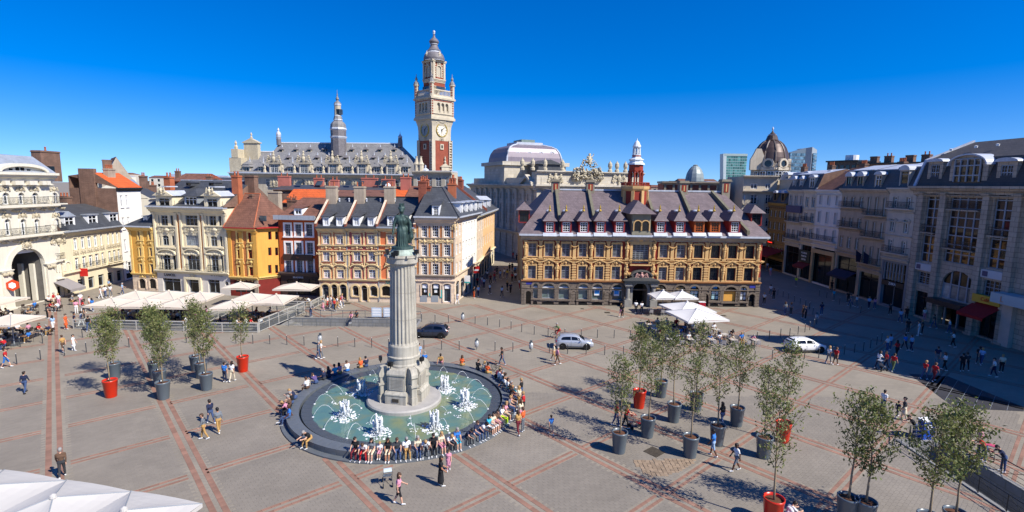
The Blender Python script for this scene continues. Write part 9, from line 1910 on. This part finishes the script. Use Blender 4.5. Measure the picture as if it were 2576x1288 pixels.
for q,t,b,h,ps,ph in (((735,1115),'white','grey',0.3,'woman_walk','passing the white car'),((800,1130),'red','brown',0.5,'walk','passing the white car'),((1200,1165),'white','navy',0.2,'push','with the pushchair in the sun at right'),((1275,1170),'red','navy',2.9,'walk','walking with the pushchair couple'),((1340,1190),'red','green',0.4,'walk2','following the pushchair couple'),((1635,1265),'red','denim',0.2,'walk','with fair hair on the shadow edge'),((1725,1285),'red','maroon',0.3,'walk2','with a companion on the shadow edge'),((1285,1010),'white','denim',1.9,'walk','in the shade, left of a pair'),((1312,990),'pale blue','denim',1.7,'stand','in the shade, right of a pair'),((1375,1055),'red','black',1.5,'woman_walk','alone in the shade'),((1450,990),'blue','charcoal',1.8,'walk2','walking in the shaded square'),((1512,1000),'pale blue','navy',1.9,'walk','beside the person in blue in the shade'),((1580,855),'white','white',2.4,'stand','near the store doors'),((1615,840),'charcoal','black',2.5,'stand','near the store doors'),((1480,830),'black','charcoal',1.0,'walk','passing the store'),((1410,730),'pale blue','denim',1.3,'walk2','outside the clothes shop'),((1468,700),'black','black',1.2,'stand','outside the clothes shop'),((1315,660),'charcoal','black',0.8,'walk','outside the clothes shop'),((1000,585),'white','grey',2.2,'walk','outside the tan house'),((945,575),'grey','denim',2.4,'walk2','outside the tan house'),((920,545),'black','black',1.1,'stand','outside the tan house'),((1115,600),'pale blue','navy',1.3,'walk','outside the tan house'),((1170,605),'pink','denim',0.9,'woman_walk','outside the tan house'),((785,525),'turquoise','grey',1.8,'stand','outside the white house'),((765,430),'black','black',1.0,'stand','outside the white house'),((670,660),'navy','denim',1.1,'walk','in the shadow near the bollards'),((328,655),'grey','denim',1.3,'woman_walk','left of a pair beyond the exchange'),((382,660),'grey','charcoal',1.2,'woman_walk','right of a pair beyond the exchange'),((520,700),'navy','black',2.2,'stand','on the shadow edge beyond the exchange'),((495,690),'brown','brown',2.2,'stand','on the shadow edge beyond the exchange'),((130,560),'white','black',0.9,'walk','at the exchange corner'),((190,475),'white','grey',1.3,'walk2','behind the exchange corner'),((220,515),'black','black',1.5,'stand','behind the exchange corner'),((430,390),'lime','grey',0.7,'stand','in a bright vest in the shaded street'),((160,240),'white','denim',1.3,'walk','in the shaded street by the red awning'),((190,290),'pale blue','pink',1.0,'walk2','in the shaded street by the red awning'),((1870,830),'white','denim',2.5,'walk','before the store entrance'),((1725,785),'charcoal','denim',2.0,'walk2','before the store entrance'),((1635,715),'white','pink',1.5,'stand','before the store entrance'),((1755,1120),'navy','grey',0.8,'walk','in the deep shade at right'),((1825,1180),'white','black',2.0,'woman_walk','in the deep shade at right'),((1990,1190),'black','black',0.9,'walk','in the deep shade at right'),((2030,1180),'charcoal','black',1.1,'walk2','in the deep shade at right'),((1905,960),'white','black',2.3,'woman_walk','carrying a bag in the deep shade'),((2285,1240),'white','navy',2.6,'walk','near the right edge cafe'),((2360,1200),'cream','black',1.2,'stand','near the right edge cafe'),((2170,1130),'pale blue','denim',0.4,'walk2','near the right edge cafe'),((2145,1120),'black','charcoal',0.6,'walk','near the right edge cafe')):
    P_at(zQ5(*q),ps,h,t,b,ph,hair=rnd.choice(('dark','brown','fair','black')),skin=rnd.choice((0,0,1)))
for q,t,b,h in (((1175,980),'black','orange',0.6),((1255,960),'pale blue','navy',2.0),((1465,910),'pale blue','navy',0.6),((1690,965),'pale blue','charcoal',1.0),((1240,775),'red','black',2.2),((1320,760),'white','pink',1.0),((1360,800),'pale blue','navy',1.5),((1550,690),'red','denim',0.9),((1480,720),'maroon','black',2.0),((1735,600),'white','denim',1.2),((1790,620),'yellow','denim',1.4),((1830,500),'black','black',1.0),((1880,480),'charcoal','black',2.2),((1930,560),'blue','navy',1.1),((1880,690),'red','black',1.9),((1940,680),'white','black',1.5),((2020,820),'white','red',2.0),((1960,300),'navy','black',1.3),((1895,270),'red','maroon',1.0),((2015,290),'navy','navy',1.6),((1920,140),'orange','black',1.2),((870,1090),'white','white',1.0),((1600,560),'charcoal','charcoal',1.3),((1660,640),'pale blue','denim',1.8),((1560,620),'pink','grey',0.7),((1420,640),'white','navy',1.6),((1790,860),'black','charcoal',2.4),((1850,900),'navy','black',1.9)):
    P_at(zF(*q),rnd.choice(('walk','walk2','stand','woman_walk')),h,t,b,'in the street left of the exchange',hair=rnd.choice(('dark','brown','fair','black')),skin=rnd.choice((0,0,1)))
for q,t,b,h,ps in (((240,1215),'grey','pink',0.4,'dress_walk'),((325,1170),'white','red',0.2,'dress_walk'),((385,1160),'white','denim',0.6,'walk'),((455,1225),'red','black',2.8,'woman_walk'),((500,1180),'white','tan',0.3,'walk2'),((560,1160),'red','white',0.5,'walk'),((590,1130),'pink','denim',0.6,'woman_walk'),((415,1190),'navy','denim',0.2,'walk')): P_at(zD(*q),ps,h,t,b,'before the arched shopfronts',hair=rnd.choice(('dark','brown','fair')))
P_at(z8(615,425),'lean',-0.6,'grey','denim','leaning on the entrance railing beside his bicycle',hair='grey'); P_at(z8(1020,440),'sit_woman',S__,'pink','navy','perched by the entrance railing',hair='dark'); P_at(z8(1075,425),'sit',S__,'charcoal','black','perched by the entrance railing',skin=1); P_at(z8(1705,870),'stand',S__,'pale blue','pale blue','standing just right of the column behind the basin',hair='dark')
cx_,cy_ = cyc; person('cycle',cx_+0.12,cy_,W_,'green','red',0.0,phrase='riding the bicycle behind the silver car',hair='grey',sleeve=True)
# people seated round the basin (photo place of each lap), facing outward
RIMP = [((225,1000),'black','tan','sit_fwd',0),((745,1140),'black','maroon','sit',0),((840,1150),'white','red','sit_fwd',0),((905,1160),'grey','cream','sit_woman',1),((990,1150),'white','pink','sit_dress',1),((1095,1130),'black','cream','sit_woman',1),((1220,1120),'charcoal','denim','sit',0),((1325,1110),'white','tan','sit',0),((1455,1110),'cream','denim','sit_woman',0),((1535,1110),'white','grey','sit_fwd',0),((1610,1080),'black','black','sit',0),((1695,1080),'cream','pink','sit_woman',1),((1790,1050),'white','black','sit_fwd',0),((1880,1000),'blue','turquoise','sit_woman',1),((2030,980),'navy','charcoal','sit_fwd',0),((2105,930),'navy','denim','sit',0),((2110,880),'white','denim','sit_fwd',0),((2190,840),'turquoise','white','sit_woman',1),((2240,815),'cream','white','sit_woman',1),((2290,790),'brown','pink','sit',1),((2310,735),'white','lime','sit',0),((2330,690),'pink','cream','sit_woman',1),((2350,630),'grey','denim','sit',0),((2355,600),'pink','grey','sit_woman',0),((2350,560),'orange','tan','sit',0),((2335,520),'black','denim','sit',0),((2320,480),'brown','denim','sit',0),((2305,450),'white','turquoise','sit_legs',0),((2290,420),'white','denim','sit_back',0),((2270,395),'black','charcoal','sit',0),((2245,385),'white','denim','sit',0),((2210,365),'white','grey','sit',0),((2160,345),'maroon','black','sit_fwd',0),((2085,300),'orange','tan','sit',0),((2050,290),'cream','denim','sit',0),((1975,275),'black','charcoal','sit',0),((1825,240),'orange','tan','sit_woman',0),((1620,230),'tan','pink','sit_back',1),((1485,215),'blue','grey','sit',0),((950,270),'orange','tan','sit_woman',0),((990,275),'navy','denim','sit',0),((830,310),'white','blue','sit',0),((785,335),'pink','tan','sit_woman',0),((745,345),'turquoise','denim','sit',0),((675,360),'navy','navy','sit_woman',0),((620,375),'navy','charcoal','sit',0),((535,405),'purple','denim','sit_fwd',0),((455,450),'white','brown','sit',0),((340,540),'navy','denim','sit_fwd',0),((275,580),'black','denim','sit',0),((235,620),'brown','black','sit',0),((205,650),'pink','black','sit_fwd',0),((165,725),'blue','denim','sit_legs',0)]
seq = []
for (a,b),t,bo,ps,sh_ in RIMP:
    x,y = G(*zz3(a,b),0.6); seq.append((math.atan2(y-FC[1],x-FC[0]),t,bo,ps,sh_))
last = None
for i,(an,t,bo,ps,sh_) in enumerate(sorted(seq)):
    if last is not None and an-last < 0.06: an = last+0.06
    last = an; r_ = FR-0.2; kid = ps == 'sit_dress'
    person(ps,FC[0]+r_*math.cos(an),FC[1]+r_*math.sin(an),an+rnd.uniform(-0.25,0.25),t,bo,0.52-(0.1-0.105)*1.0,s=0.72 if kid else 1.0,phrase='on basin rim, %s counter-clockwise from far left' % ordinal(i),shorts=bool(sh_),hair=rnd.choice(('dark','brown','fair','black','grey')),skin=rnd.choice((0,0,0,1,2)))
for (a,b),t,bo,ps,h in (((2370,890),'tan','maroon','woman_walk',2.2),((2415,860),'orange','grey','stand',2.6),((2395,780),'cream','pink','woman_walk',2.4),((2420,700),'red','black','stand_arm',2.9),((1720,1225),'pink','pink','dress_walk',-1.4),((2380,640),'cream','tan','woman_walk',2.5),((2400,560),'black','denim','stand',2.7)):
    P_at(zz3(a,b),ps,h,t,bo,'standing beside the basin rim',hair=rnd.choice(('fair','brown')),s=0.75 if b == 1225 else 1.0)
for i,(x,y,f,pl) in enumerate(SEATS): person(rnd.choice(('sit','sit_fwd','sit_woman','sit')),x,y,f,rnd.choice(('white','black','navy','red','blue','pink','grey','white','cream')),rnd.choice(('denim','black','tan','grey')),0.44,phrase='seated '+pl,hair=rnd.choice(('dark','brown','fair','grey')),skin=rnd.choice((0,0,1)))
# make every label single out its person
seen = {}
for o in ALLP: seen.setdefault(o['label'],[]).append(o)
for lab,os_ in seen.items():
    if len(os_) > 1:
        for i,o in enumerate(sorted(os_,key=lambda q:q.location.x)): o['label'] = lab+', %s from left' % ordinal(i)
for o in ALLP:
    if len(o['label'].split()) > 15: o['label'] = o['label'].replace(' top, ',' and ').replace(' trousers','').replace(' shorts','')
# ------------------------------------------------------------ lettering to mesh
dg = bpy.context.evaluated_depsgraph_get()
for o in [o for o in bpy.data.objects if o.type == 'FONT']:
    me = bpy.data.meshes.new_from_object(o.evaluated_get(dg)); par, loc, rot = o.parent, o.location.copy(), o.rotation_euler.copy(); sc_ = o.scale.copy()
    bpy.data.objects.remove(o); q = link('lettering', me, par, loc); q.rotation_euler = rot; q.scale = sc_
